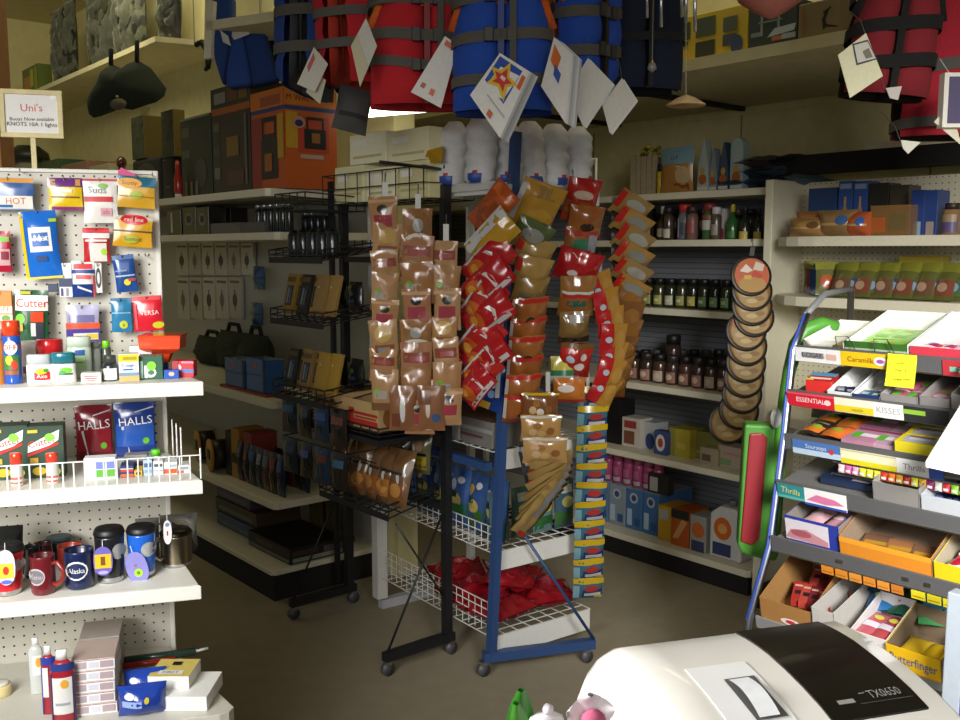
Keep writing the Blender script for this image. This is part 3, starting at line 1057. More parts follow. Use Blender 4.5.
row2 = [(120, 466, 134, '28406e', [('r', 0, .5, 1, .7, 'c8362c'), ('r', 0, .05, 1, .3, 'd8662c'), ('r', 0, .72, 1, .8, 'e8e4dc')], 'navy carton with orange band, first in the fenced row right of the windowed box'),
        (134, 470, 143, 'd8b040', [('e', .5, .5, .3, .3, '2c2c38')], 'narrow yellow carton with dark spot in the fenced row'),
        (143, 460, 153, 'b8ccdc', [('r', .1, .55, .9, .8, '4a6a94'), ('r', .1, .2, .9, .4, '86a8c8')], 'pale blue carton in the middle of the fenced row'),
        (153, 461, 164, 'e8eaec', [('r', .1, .6, .9, .8, '48566a'), ('r', .1, .3, .9, .36, '8a98a8')], 'white carton with dark print in the fenced row'),
        (164, 462, 178, 'f0f0f0', [('r', .0, .1, .95, .46, 'e2622c'), ('r', .3, .6, .9, .8, 'b0bcc8')], 'white carton with orange patch in the fenced row'),
        (178, 465, 190, 'ecebe6', [('r', .2, .5, .9, .8, '98a8bc'), ('r', 0, .1, .5, .4, 'd8643c')], 'white carton at the right end of the fenced row')]
for a, tp, c, col, dec, lab in row2:
    ibox(LG, (a + .4, tp, c - .4, 483), -.29, .05, 'small_box', lab, 'box', col + ':s', dec, z=Z2)
ibox(LG, (124, 455, 148, 468), -.22, .04, 'small_box', 'grey carton standing behind the fenced row of small boxes', 'box', '8a8784:s', [('r', .1, .3, .9, .6, '3a2c34')], z=Z2)
ibottle(LG, (151, 450, 161, 470), -.235, 'jar', 'small jar with lime lid behind the fenced boxes', 'jar', 'd8dcd8:k', '64c428:g', .3, z=Z2, capr=1)

# ================================================================ shelf 3: mugs
Z3 = .7925


def mug(px, y, label, body, rim, prof='mug', oval='d8d8d8', ov=(.5, .55, .36, .2), handle=None, hcol=None, tagc=None, text=None, name='mug', taper=1.0, cat='mug'):
    x, zb, w, h = LG.span(*px, y)
    h = zb + h - Z3
    r = w / 2
    t = thing(name, label, cat, LG.p(x, y + r, Z3), LG.yaw)
    b = MB()
    if prof == 'mug':
        hb = h
        pr = [(r * .86, 0), (r * .96, .006), (r, .02), (r * .98, h * .9), (r, h - .003), (r * .97, h), (r * .92, h - .004), (r * .9, h * .2)]
        b.lathe(pr, [body] * 5 + [rim] * 2, 24)
        ysf = ys_cyl(r)
    else:
        hb = h * .86
        r0 = r * taper
        pr = [(r0 * .94, 0), (r0, .006), (r0 * 1.0, hb * .12), (r, hb * .96), (r, hb)]
        b.lathe(pr, ['c8c8c8:c', 'c8c8c8:c', body, body], 24)
        def ysf(xx, z):
            q = r0 + (r - r0) * min(1, max(0, z / hb))
            return -q * math.sqrt(1 - min(.99, (xx / q) ** 2))
    if oval:
        u, v, ru, rv = ov
        dl = [('e', u, v, ru, rv, oval + ':s')]
        if text:
            dl += [('e', u, v, ru * .86, rv * .82, text[1]), ('t', text[0], u, v, rv * .55, oval, 0, ru * 1.5)]
        b.decals(ysf, 2 * r * .98, hb, dl)
    b.build('body', t)
    if prof != 'mug':
        b = MB()
        b.lathe([(r * 1.0, hb), (r * 1.05, hb + .004), (r * 1.05, hb + h * .05), (r * .98, h * .96), (r * .9, h), (r * .3, h - .002)], rim, 24)
        b.build('lid', t)
    if handle:
        b = MB()
        sx = handle
        a, c = .22 * h, .78 * h
        pts = [(sx * r * .93, 0, c), (sx * (r + .012), 0, c + .004), (sx * (r + .026), 0, c - .012), (sx * (r + .028), 0, (a + c) / 2), (sx * (r + .022), 0, a + .012), (sx * (r + .008), 0, a), (sx * r * .93, 0, a + .004)]
        b.M = Matrix.Rotation(R(-28 * sx), 4, 'Z')
        b.tube(pts, .0055, hcol or body, 8)
        b.build('handle', t)
    if tagc:
        tx, tz, tw, th_, cols = tagc[:5]
        b = MB()
        pl = [(tw / 2 * math.cos(a), th_ / 2 * (abs(math.sin(a)) ** .7) * (1 if math.sin(a) > 0 else -1)) for a in [2 * PI * k / 18 for k in range(18)]]
        b.M = Matrix.Translation((tx, -r - .006, tz)) @ Matrix.Rotation(R(tagc[5] if len(tagc) > 5 else 0), 4, 'Y')
        b.plate(pl, 0, .0012, cols[0])
        b.decals(flat, tw, th_, cols[1], z0=-th_ / 2)
        b.tube([(0, .001, th_ * .45), (0, .004, th_ * .45 + .02)], .0008, 'e8e8e8', 4)
        b.build('hang_tag', t)
    return t


TAG1 = ('6e62b4:s', [('r', .08, .26, .92, .74, 'f0b820'), ('r', .38, .36, .62, .66, '7a4a1c'), ('e', .5, .12, .26, .06, 'b0a8e0')])
mug((-16, 549, 22, 604), -.33, 'red travel mug with bright hang tag at the left edge', 'c81e28:k', '1c1a1c:s', 'travel', 'a8a0a0', (.86, .72, .2, .14), tagc=(.008, .075, .04, .085, ('e8d8ec:s', [('r', .1, .2, .9, .62, 'f4c83a'), ('e', .5, .42, .16, .12, 'd83a22'), ('e', .5, .1, .3, .06, '5a70c8')])), name='travel_mug', taper=.8)
mug((22, 548, 40, 592), -.20, 'black mug in the shadow behind the red ones', '1a191b:k', '1a191b:k', oval=None)
mug((28, 558, 54, 598), -.34, 'maroon mug with silver oval badge and handle', '6b1a22:k', '4a1016:k', oval='c2bcbc', ov=(.3, .5, .36, .22), handle=1, hcol='8a2a26:k', text=('Kenai', '7a7478'))
mug((33, 545, 52, 580), -.16, 'dark maroon mug with shiny rim behind the front maroon mug', '3c1218:k', '2a0c10:k', oval=None)
mug((56, 548, 82, 590), -.18, 'copper red mug behind the navy mug', '7c2418:k', '94341e:k', oval=None)
mug((44, 540, 72, 585), -.10, 'dark green lidded cup at the back of the mug shelf', '26383c:k', '2e4448:s', 'travel', oval=None, name='travel_mug')
mug((62, 553, 93, 595), -.325, 'navy mug with white oval badge on the mug shelf', '14224a:k', '0e1838:k', oval='eeeeec', ov=(.46, .52, .38, .25), text=('Alaska', '1c2c58'))
mug((93, 531, 124, 589), -.30, 'tall black travel mug with yellow and purple hang tag', '1c1d20:k', '101012:s', 'travel', 'a4a4a2', (.84, .68, .22, .17), tagc=(-.012, .062, .044, .072, TAG1), name='travel_mug', taper=.88)
mug((126, 529, 156, 586), -.28, 'tall blue travel mug with lilac hang tag at its foot', '1f62c8:k', '141416:s', 'travel', 'b0b0ae', (.76, .66, .26, .17), tagc=(-.01, .032, .05, .082, ('8a86c8:s', [('e', .5, .34, .2, .13, 'a8d828'), ('e', .5, .34, .08, .06, '5a8a28'), ('r', .4, .56, .52, .62, 'c05a7a')]), -14), name='travel_mug', taper=.86)
t = mug((160, 533, 192, 585), -.22, 'stainless steel tankard with white tag at right end of mug shelf', '8a7f68:c', '3a362e:c', 'travel', None, handle=-1, hcol='c2beb4:c', tagc=(-.018, .098, .02, .062, ('f2f2f2:s', [('r', .4, .36, .6, .56, 'b03a3a'), ('e', .5, .82, .26, .09, '7a86a8')])), name='tankard')
# plastic wrapped things at the back
ipill(LG, (136, 518, 160, 570), -.14, .09, 'wrapped_cup', 'grey cup in crinkled clear wrap behind the blue travel mug', 'cup', '6f6d69:g', [('r', .2, .5, .7, .8, '4a4a4c:g'), ('e', .5, .74, .16, .06, 'c8ccd0')], z=Z3, wr=.012, fin=.02)
ipill(LG, (160, 514, 198, 560), -.08, .09, 'wrapped_bundle', 'crinkled clear wrap bundle at the back right of the mug shelf', 'bundle', 'a8a8a4:t', [('r', .3, .3, .7, .6, '3c3c3e:g')], z=Z3, wr=.014, fin=.02)
ipill(LG, (-14, 526, 24, 560), -.16, .09, 'black_bag', 'folded black plastic bag behind the red travel mug', 'bag', '1d1f1e:g', [], z=Z3, wr=.014, fin=.02)

# ================================================================ bottom deck
Z4 = .5005
for px, y, lab, bc, dd in (((28, 639, 43, 692), -.22, 'clear bottle with white cap at the back of the bottom deck', 'c9ccc8:g', [('r', .3, .4, .9, .8, 'e8e8e4'), ('e', .7, .66, .2, .1, 'e0a838')]),
                           ((41, 647, 56, 722), -.34, 'red and blue bottle half hidden behind the front bottle', '9c1f2c:k', [('r', 0, .84, 1, .97, '2c3c98'), ('r', .1, .3, .5, .8, 'dcdcd8'), ('r', 0, 0, .1, .8, '2c3c98')]),
                           ((50, 652, 75, 740), -.40, 'red bottle with silver label and white cap in front on the bottom deck', '9c1f2c:k', [('r', .0, .84, 1, .96, '28387c'), ('r', .1, .16, .9, .74, 'd8d8d4:s'), ('r', .2, .3, .8, .34, '9aa0a8'), ('e', .6, .64, .16, .07, 'e0a030'), ('r', 0, .0, .06, .8, '28387c'), ('r', .94, 0, 1, .8, '28387c')])):
    ibottle(LG, px, y, 'lotion_bottle', lab, 'bottle', bc, 'f4f4f2:k', .13, dd, z=Z4, capr=.45, shoulder=1.1, sy=.55)
# stacked white cartons
xs, zb, w, h = LG.span(73, 700, 117, 714, -.37)
for k in range(5):
    zz = Z4 + k * .0275
    b = MB()
    b.box(-w / 2, w / 2, 0, .12, 0, .027, 'ecebe9:s', {'top': 'b8a49c:s', 'left': 'd8d4d0:s'})
    b.decals(flat, w, .027, [('r', .05, .2, .35, .8, 'b4a4aa'), ('r', .4, .25, .62, .75, 'd0d0dc'), ('r', .66, .2, .96, .8, 'b09ca2'), ('r', 0, .94, 1, 1, 'a0564a')])
    one(b, 'small_carton', '%s white carton from the bottom of the stack on the lower deck' % ORD[k], 'box', LG.p(xs + random.uniform(-.003, .003), -.37 + (.0 if k < 5 else .03), Z4 + k * .0277), LG.yaw + R(random.uniform(-2, 2)), 'stacked white cartons on the lower deck', bevel=.001)
for k in range(2):
    b = MB()
    b.box(-w / 2, w / 2, 0, .12, 0, .058, 'a09a94:s', {'top': 'b8aca4:s'})
    one(b, 'carton', '%s grey carton from the bottom behind the white stack' % ORD[k], 'box', LG.p(xs - .005, -.19, Z4 + k * .0605), LG.yaw, 'grey cartons behind the white stack', bevel=.001)
for k, px in enumerate(((120, 703, 166, 722), (126, 689, 166, 712))):
    x, zb, w2, h2 = LG.span(*px, -.40 + .09 * k)
    b = MB()
    b.pillow(w2 * 1.08, .075, .07, '1e3f9c:g', [('r', .1, .4, .5, .6, '9ab0e0'), ('e', .6, .6, .05, .1, 'd8c838'), ('e', .25, .75, .1, .1, 'e8e8f0')], seed=k * 9, wr=.006, fin=.02)
    one(b, 'blue_bundle', ('front blue wrapped bundle on the lower deck', 'rear blue wrapped bundle on the lower deck')[k], 'bundle', LG.p(x, -.395 + .085 * k, Z4), LG.yaw)
ibox(LG, (157, 697, 208, 714), -.41, .14, 'white_carton', 'white carton under the yellow topped one on the lower deck', 'box', 'f0f0ec:s', [], z=Z4, rz=-16)
x, zb, w2, h2 = LG.span(155, 668, 197, 690, -.25)
zt = LG.span(157, 697, 208, 714, -.41)
ztop = zt[1] + zt[3] + .0005
b = MB(); b.box(-.05, .05, -.05, .05, 0, .032, 'efeee8:s', {'top': 'd8c468:s'})
b.M = Matrix.Translation((0, 0, .0325)) @ Matrix.Rotation(-PI / 2, 4, 'X')
b.decals(flat, .10, .10, [('r', .2, .1, .8, .32, 'e8e8e0'), ('t', 'FIRST', .5, .2, .12, '50585a'), ('r', .4, .6, .62, .8, '1c1c1e')], z0=-.05)
one(b, 'white_carton', 'white carton with yellow top leaning on the lower deck carton', 'box', LG.p(x, -.31, ztop), LG.yaw + R(-16), bevel=.002)
for k, (yy, colr, lab) in enumerate(((-.10, '2c4438:g', 'dark green rolled tube lying at the back of the lower deck'), (-.135, 'b02a24:g', 'thin red rod lying in front of the green tube'))):
    b = MB()
    b.tube([(-.09, 0, .012), (.09 - .05 * k, .01, .012)], .011 - .003 * k, colr, 10)
    if k == 0:
        b.tube([(.09, .01, .012), (.125, .014, .016)], .004, 'b8b8b0:g', 6)
    one(b, 'rod', lab, 'tube', LG.p(-.02, yy, Z4), LG.yaw)
ibottle(LG, (-12, 686, 11, 735), -.22, 'jar', 'clear jar with amber contents cut by the left edge on the lower deck', 'jar', 'd8c890:g', 'd8d4c8:g', .2, z=Z4)

# ================================================================ sign on top of the gondola
xs_, zs_, w, h = LG.span(0, 90, 63, 138, .01)
t = thing('sign', 'small framed white sign reading Unis on a wooden stick above pegboard', 'sign', LG.p(xs_, .01, 1.8085), LG.yaw)
zb = zs_ - 1.8085
FRM = 'dfcf9a:w'
b = MB()
fw = .012
for x0, x1, z0, z1 in ((-w / 2, w / 2, zb, zb + fw), (-w / 2, w / 2, zb + h - fw, zb + h), (-w / 2, -w / 2 + fw, zb + fw, zb + h - fw), (w / 2 - fw, w / 2, zb + fw, zb + h - fw)):
    b.box(x0, x1, -.008, .008, z0, z1, FRM)
b.build('frame', t, .001)
b = MB()
b.box(-w / 2 + fw, w / 2 - fw, -.002, .004, zb + fw, zb + h - fw, 'e6e4de:s')
b.decals(lambda x, z: -.0022, w, h, [('t', "Uni's", .5, .62, .16, 'd2412a', 2), ('t', 'Buoys Now available', .5, .39, .075, '33302e', 1, .8), ('t', 'KNOTS 10A 1 lights', .5, .28, .085, '33302e', 0, .8), ('e', .86, .86, .05, .05, 'f6f6f2')], z0=zb)
b.build('card', t)
b = MB(); b.box(-.006 + .0, .006, -.003, .006, 0, zb, FRM); b.build('stick', t)
# ================================================================ goods on the black rack
FW = Fr(0, 0, 0)      # plain camera-facing helper frame: local y = distance


def hang_strip(name, label, top, bottom, w=.02, col='d8d6cc:s', cat='strip'):
    """a plastic clip strip hung from top to bottom (world points), a hook at its top"""
    t = thing(name, label, cat, top)
    b = MB()
    d = bottom - top
    n = 8
    for i in range(n):
        p, q = d * (i / n), d * ((i + 1) / n)
        b.add([(p.x - w / 2, p.y + .002, p.z), (p.x + w / 2, p.y + .002, p.z), (q.x + w / 2, q.y + .002, q.z), (q.x - w / 2, q.y + .002, q.z),
               (p.x - w / 2, p.y + .004, p.z), (p.x + w / 2, p.y + .004, p.z), (q.x + w / 2, q.y + .004, q.z), (q.x - w / 2, q.y + .004, q.z)],
              [(0, 3, 2, 1), (4, 5, 6, 7), (0, 4, 7, 3), (1, 2, 6, 5), (0, 1, 5, 4), (3, 7, 6, 2)], col)
    b.build('strip_band', t)
    b = MB()
    b.tube([(0, .003, 0), (0, .003, .025), (0, .02, .034), (0, .026, .02)], .002, 'b0b0b0:c', 5)
    b.build('hook', t)
    return t


def bag3(px, py, Y, w, h, t, name, label, base, decs=(), ry=0, rx=0, rz=0, group=None, cat='bag', back=None, wr=.008, seed=None, fin=.07, clip=True):
    """a bag centred on a photo pixel at distance Y, hung from its top edge"""
    c = at(px, py, Y)
    b = MB()
    b.pillow(w, h, t, base, decs, back, seed if seed is not None else random.random() * 60, wr, fin=fin, z0=-h)
    rot = Euler((R(rx), R(ry), R(rz))).to_matrix()
    top = c + rot @ Vector((0, 0, h / 2))
    return one(b, name, label, cat, top, R(rz), group, R(rx), R(ry))


# three clip strips of nut packs in clear bags
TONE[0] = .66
ARM = BR.p(.06, -.22)
NY = 3.36
NUT = ('b8895a:g', 'a8764a:g', 'c09468:g', 'b07c58:g')
cols = [(385, 204, 388, 'left'), (418, 216, 415, 'middle'), (446, 246, 405, 'right')]
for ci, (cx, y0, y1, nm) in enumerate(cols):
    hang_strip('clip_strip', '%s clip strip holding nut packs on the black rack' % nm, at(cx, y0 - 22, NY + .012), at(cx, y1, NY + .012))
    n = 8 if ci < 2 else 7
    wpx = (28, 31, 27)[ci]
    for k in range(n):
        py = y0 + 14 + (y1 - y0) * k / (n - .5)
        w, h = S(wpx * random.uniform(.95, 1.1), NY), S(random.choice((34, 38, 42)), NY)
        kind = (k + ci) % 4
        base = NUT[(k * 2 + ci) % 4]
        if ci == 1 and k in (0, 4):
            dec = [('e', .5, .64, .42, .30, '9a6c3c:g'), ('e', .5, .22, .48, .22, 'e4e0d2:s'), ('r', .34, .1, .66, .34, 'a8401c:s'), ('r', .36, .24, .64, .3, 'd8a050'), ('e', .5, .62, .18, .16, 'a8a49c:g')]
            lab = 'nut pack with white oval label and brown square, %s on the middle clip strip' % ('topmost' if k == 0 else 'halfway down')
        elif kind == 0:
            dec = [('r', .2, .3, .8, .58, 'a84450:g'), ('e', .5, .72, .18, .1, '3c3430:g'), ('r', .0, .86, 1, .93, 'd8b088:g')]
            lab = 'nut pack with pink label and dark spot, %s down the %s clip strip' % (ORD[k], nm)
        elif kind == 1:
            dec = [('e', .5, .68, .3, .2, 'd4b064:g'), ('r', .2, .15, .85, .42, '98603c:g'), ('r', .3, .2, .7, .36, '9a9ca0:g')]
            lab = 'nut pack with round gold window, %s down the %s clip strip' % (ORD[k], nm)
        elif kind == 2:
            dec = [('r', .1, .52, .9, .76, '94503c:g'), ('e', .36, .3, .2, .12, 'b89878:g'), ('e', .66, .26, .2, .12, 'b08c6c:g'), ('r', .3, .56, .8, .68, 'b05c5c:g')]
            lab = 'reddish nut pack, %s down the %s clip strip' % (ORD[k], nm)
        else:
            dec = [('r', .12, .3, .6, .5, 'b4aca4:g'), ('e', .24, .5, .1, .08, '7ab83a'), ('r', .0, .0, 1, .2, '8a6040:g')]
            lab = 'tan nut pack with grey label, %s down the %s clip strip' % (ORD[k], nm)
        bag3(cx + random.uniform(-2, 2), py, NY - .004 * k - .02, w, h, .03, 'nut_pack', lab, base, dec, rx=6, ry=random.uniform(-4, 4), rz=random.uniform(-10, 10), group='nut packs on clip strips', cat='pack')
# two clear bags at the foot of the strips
for px, lab, g in (((403), 'clear bag of brown nuts with painted white glare hanging lowest of the middle strip', 0), ((431), 'clear bag of brown nuts with blue seal lowest beside the middle strip', 1)):
    bag3(px, 408, NY - .06, S(28, NY), S(46, NY), .04, 'nut_bag', lab, '946444:g', [('e', .4, .5, .08, .2, 'd8d0c4:g'), ('e', .68, .3, .16, .1, '44608c:g'), ('r', .1, .6, .5, .9, '7c4c34:g')] if g else [('e', .5, .5, .1, .3, 'e0dcd8:g'), ('r', .1, .1, .4, .4, '7a4a34:g')], rx=4)  # pale ellipse paints a highlight on the bag film
hang_strip('clip_strip', 'short clip strip for the clear nut bag with the blue seal', at(431, 380, NY - .045), at(431, 405, NY - .045))

# long cardboard trays on the middle shelf
for k, (xa, xb, lab) in enumerate(((-.52, -.32, 'open tan carton with brown loaf print on the black rack shelf'), (-.31, -.05, 'open tan carton with red stripes on the black rack shelf'))):
    t = thing('display_carton', lab, 'carton', BR.p((xa + xb) / 2, -.28, .922), BR.yaw, 'cartons on the black rack shelf')
    w = xb - xa
    b = MB()
    b.box(-w / 2, w / 2, 0, .006, 0, .11, 'd8b478:m'); b.box(-w / 2, w / 2, .2, .206, 0, .12, 'c8a468:m')
    b.box(-w / 2, -w / 2 + .006, .006, .2, 0, .12, 'd8b478:m'); b.box(w / 2 - .006, w / 2, .006, .2, 0, .12, 'd8b478:m')
    b.box(-w / 2, w / 2, .006, .2, 0, .005, 'c8a468:m')
    b.build('carton', t)
    b = MB()
    if k:
        b.decals(flat, w, .11, [('r', .2, .5, .98, .6, 'c8302c'), ('r', .3, .18, .98, .36, 'd83a34'), ('r', .22, .1, .36, .72, 'd83a34'), ('r', .4, .4, .95, .46, 'a82c28'), ('e', .08, .4, .03, .06, '5a3a1c')])
    else:
        b.decals(flat, w, .11, [('e', .3, .5, .16, .4, '9a5c28'), ('e', .3, .5, .12, .32, 'c89858'), ('e', .74, .5, .16, .4, '9a5c28'), ('e', .74, .5, .12, .32, 'c08a48')])
    b.M = Matrix.Rotation(PI / 2, 4, 'Z') @ Matrix.Translation((.1, -w / 2, 0))
    b.decals(flat, .2, .11, [('e', .3, .5, .2, .4, 'a06430'), ('r', .5, .2, .9, .6, 'c8302c')])
    b.build('print', t)

# bags of buns in the lowest tray
for row, n, zz, yy in ((0, 6, .63, -.21), (1, 4, .74, -.08)):
    for k in range(n):
        x = -.53 + .53 * (k + .5) / n
        h = .22 if row == 0 else .16
        b = MB()
        dec = [('r', .08, .12, .92, .42, ('a8642c:g', 'b8763a:g', '9c5a2a:g')[k % 3]), ('e', .5, .28, .3, .12, 'd89a4c:g'), ('e', .6, .5, .08, .1, 'e8e4dc:g'), ('r', .1, .55, .9, .60, '3a3430:g')] if row == 0 else \
              [('r', .1, .1, .9, .42, 'a8922c:g'), ('e', .5, .66, .3, .16, '8a6a58:g'), ('e', .4, .6, .1, .1, 'd8d4cc:g'), ('r', .1, .44, .9, .5, '1c1a18:g')]
        b.pillow(.115, h, .06, '7c5a38:g' if row == 0 else '5c5a3c:g', dec, seed=k * 5 + row, wr=.012)
        lab = ('%s bag of brown buns from the left in the lowest black tray' if row == 0 else '%s olive bag from the left behind the brown bun bags') % ORD[k]
        one(b, 'bun_bag', lab, 'bag', BR.p(x, yy, zz), BR.yaw + R(random.uniform(-14, 14)), 'bun bags in the lowest black tray', rx=R(-16 if row == 0 else -6))

# yellow tool packs in the two upper trays, dark packs around them
for tr, zz in enumerate((1.33, 1.02)):
    nm = ('upper', 'lower')[tr]
    for k in range(6):
        x = LX + .02 + .36 * (k + .5) / 6
        b = MB()
        w, h = .072, .165
        base = ('c8a03c:s', 'c8a03c:s', '2c2c2c:s', 'c09a4c:s', 'b08c50:s', 'b89450:s')[(k + 2 * tr) % 6]
        dec = [('r', .2, .2, .8, .7, '2a2a2a:g'), ('r', .3, .25, .45, .65, 'c8ccd0:c'), ('r', .55, .25, .7, .6, '9a9ea4:c'), ('r', .1, .8, .9, .92, '7c6424')]
        if k > 3:
            dec = [('r', .1, .08, .9, .12, '7a6030'), ('e', .3, .7, .08, .03, 'e8e4d8')]
        b.box(-w / 2, w / 2, 0, .014, 0, h, base)
        b.decals(flat, w, h, dec)
        one(b, 'tool_card', '%s tool card from the left in the %s of the two yellow rows' % (ORD[k], nm), 'card', BR.p(x, -.315 + .02 * (k % 2), zz + .012), BR.yaw + R(4), 'yellow tool cards in the black trays', rx=R(-14), bevel=.001)
    for k in range(3):
        x = LX + .04 + .36 * (k + .5) / 3
        b = MB()
        b.pillow(.10, .12, .05, '1e211f:g', [('e', .5, .6, .14, .08, '4a6a3a:g'), ('r', .2, .3, .7, .42, '2c4a6a:g'), ('e', .3, .8, .05, .05, 'a8acb0:g')], seed=k * 3 + tr)
        one(b, 'dark_pack', '%s black pack behind the %s yellow tool cards' % (ORD[k], nm), 'pack', BR.p(x, -.16, zz + .025), BR.yaw, 'black packs behind the tool cards')
for k in range(5):
    x = LX + .03 + .38 * (k + .5) / 5
    b = MB()
    b.lathe([(.024, 0), (.026, .01), (.026, .085), (.02, .10), (.012, .11)], ['1c1e20:g', '2c3236:g', '22262a:g', '3c4450:c'], 12)
    b.decals(ys_cyl(.026), .052, .085, [('r', .3, .1, .44, .9, 'b8c4d8:c')])
    one(b, 'spray_bottle', '%s small dark bottle from the left in the top black tray' % ORD[k], 'bottle', BR.p(x, -.28, 1.572), BR.yaw, 'dark bottles in the top black tray')
# blue-black packs hung low on the far end of the rack
for k in range(8):
    r_, c_ = divmod(k, 4)
    cb = ('20343f', '1d1d20', '233a55', '2c2420')[k % 4]
    c = BR.p(LX + .06 + .13 * c_, -.315, .99 - .17 * r_)
    b = MB()
    b.pillow(.105, .15, .03, cb + ':g', [('r', .15, .6, .85, .8, ('3c6c8c', '44484c', '3a5a9a', '7a4030')[(k + r_) % 4] + ':g'), ('r', .3, .2, .36, .5, 'a8acb0:c'), ('r', .6, .25, .66, .5, '8a8e92:c')], seed=k, z0=-.15)
    one(b, 'hanging_pack', '%s dark blue pack in the %s hanging row under the lower yellow cards' % (ORD[c_], ('upper', 'lower')[r_]), 'pack', c, BR.yaw + R(random.uniform(-8, 8)), 'dark packs hung under the black trays')
b = MB()
for yy in (.99, .82):
    b.tube([(LX, -.315, yy), (-.02 if yy < .9 else -.2, -.315, yy)], .003, BK, 5)
    b.tube([(LX, -.315, yy), (LX, 0, yy)], .003, BK, 5)
    b.tube([(LX + .5, -.315, yy), (LX + .5, 0, yy)], .003, BK, 5)
b.build('hook_rail', BRT)
TONE[0] = 1
# cream cartons in the top basket seen through the wires
for k, (x, w, h, z, cc) in enumerate(((-.56, .22, .15, 0, 'e8e2b0'), (-.33, .2, .13, 0, 'f0ecc8'), (-.11, .2, .14, 0, 'e4dca4'), (-.42, .26, .12, .1515, 'f2eecc'), (-.14, .26, .12, .1415, 'ece6bc'))):
    b = MB(); b.box(-w / 2, w / 2, 0, .17, 0, h, cc + ':s')
    b.decals(flat, w, h, [('r', .1, .2, .9, .28, 'c8bc84'), ('r', .1, .6, .5, .8, 'f6f4e4')])
    one(b, 'cream_carton', ('%s cream carton from the left in the lower layer in the top black wire basket' % ORD[k]) if k < 3 else ('left', 'right')[k - 3] + ' cream carton of the upper layer in the top black wire basket', 'box', BR.p(x, -.07, 1.795 + z), BR.yaw, 'cream cartons in the top wire basket', bevel=.003)
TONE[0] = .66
b = MB(); b.add([(-.06, 0, 0), (.06, 0, .0), (.04, .02, .06), (-.07, .02, .05), (.0, -.02, .045)], [(0, 1, 4), (1, 2, 4), (2, 3, 4), (3, 0, 4), (0, 3, 2, 1)], 'd8a828:g')
one(b, 'snack_bag', 'crumpled gold bag lying on the right end of the top wire basket', 'bag', BR.p(.0, -.06, 1.92), BR.yaw)

# ================================================================ goods on the blue rack
RED, BRN, TAN = 'b51c22:g', '8e5526:g', 'a98145:g'
# column of red bags leaning left of the post
h0 = at(510, 184, 3.40)
hang_strip('clip_strip', 'clip strip of red chip bags left of the blue post', h0, at(497, 398, 3.40), .016, 'a8a8a4:s')
red = [(491, 209, 58, 30, -38, 'c0592a', 'orange red chip bag at the top left of the blue post'),
       (490, 238, 62, 32, -42, 'c4952c', 'mustard and white chip bag near the top left of the blue post'),
       (486, 262, 64, 34, -40, 'b51c22', ''), (484, 284, 66, 34, -42, 'b51c22', ''), (481, 302, 60, 33, -34, 'b52a22', ''),
       (486, 316, 64, 30, -48, 'b51c22', ''), (478, 340, 62, 34, -36, 'ba2420', ''), (484, 356, 60, 32, -46, 'b51c22', ''), (478, 372, 54, 30, -38, 'b8261e', ''), (474, 386, 46, 28, -34, 'b51c22', '')]
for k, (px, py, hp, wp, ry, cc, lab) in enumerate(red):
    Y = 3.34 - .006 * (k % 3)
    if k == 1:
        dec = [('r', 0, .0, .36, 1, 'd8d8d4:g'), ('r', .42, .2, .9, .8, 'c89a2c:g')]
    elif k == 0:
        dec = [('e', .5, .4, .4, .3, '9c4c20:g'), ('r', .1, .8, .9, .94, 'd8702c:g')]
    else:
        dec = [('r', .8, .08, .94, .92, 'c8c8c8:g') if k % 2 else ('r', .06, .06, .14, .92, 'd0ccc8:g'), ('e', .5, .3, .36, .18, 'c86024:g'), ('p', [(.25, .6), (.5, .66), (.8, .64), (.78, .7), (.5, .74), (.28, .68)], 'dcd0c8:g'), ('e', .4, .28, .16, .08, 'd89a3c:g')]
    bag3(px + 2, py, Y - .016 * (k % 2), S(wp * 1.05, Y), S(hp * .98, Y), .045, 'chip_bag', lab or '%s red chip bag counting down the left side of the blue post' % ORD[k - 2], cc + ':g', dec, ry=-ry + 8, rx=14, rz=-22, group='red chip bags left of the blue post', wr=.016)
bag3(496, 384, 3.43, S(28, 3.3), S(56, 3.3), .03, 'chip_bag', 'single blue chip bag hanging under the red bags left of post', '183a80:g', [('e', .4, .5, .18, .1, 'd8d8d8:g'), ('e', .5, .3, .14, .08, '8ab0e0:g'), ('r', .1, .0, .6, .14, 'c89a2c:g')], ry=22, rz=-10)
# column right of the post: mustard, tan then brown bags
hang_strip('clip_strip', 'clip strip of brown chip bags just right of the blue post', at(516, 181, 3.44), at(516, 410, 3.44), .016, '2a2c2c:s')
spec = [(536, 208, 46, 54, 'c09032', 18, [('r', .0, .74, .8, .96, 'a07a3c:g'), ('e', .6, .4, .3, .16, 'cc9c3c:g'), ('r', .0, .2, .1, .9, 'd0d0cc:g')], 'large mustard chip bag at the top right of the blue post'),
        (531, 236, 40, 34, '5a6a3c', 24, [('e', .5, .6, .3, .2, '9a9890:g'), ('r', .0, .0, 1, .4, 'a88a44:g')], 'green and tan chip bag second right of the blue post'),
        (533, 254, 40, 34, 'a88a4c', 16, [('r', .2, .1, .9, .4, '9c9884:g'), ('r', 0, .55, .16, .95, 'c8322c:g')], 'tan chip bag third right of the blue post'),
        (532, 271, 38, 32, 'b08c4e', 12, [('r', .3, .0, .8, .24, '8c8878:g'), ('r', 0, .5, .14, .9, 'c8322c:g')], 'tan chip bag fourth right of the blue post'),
        (530, 289, 36, 30, '9a7a3c', 6, [('r', .2, .2, .8, .5, '7a7464:g')], 'olive tan chip bag fifth right of the blue post')]
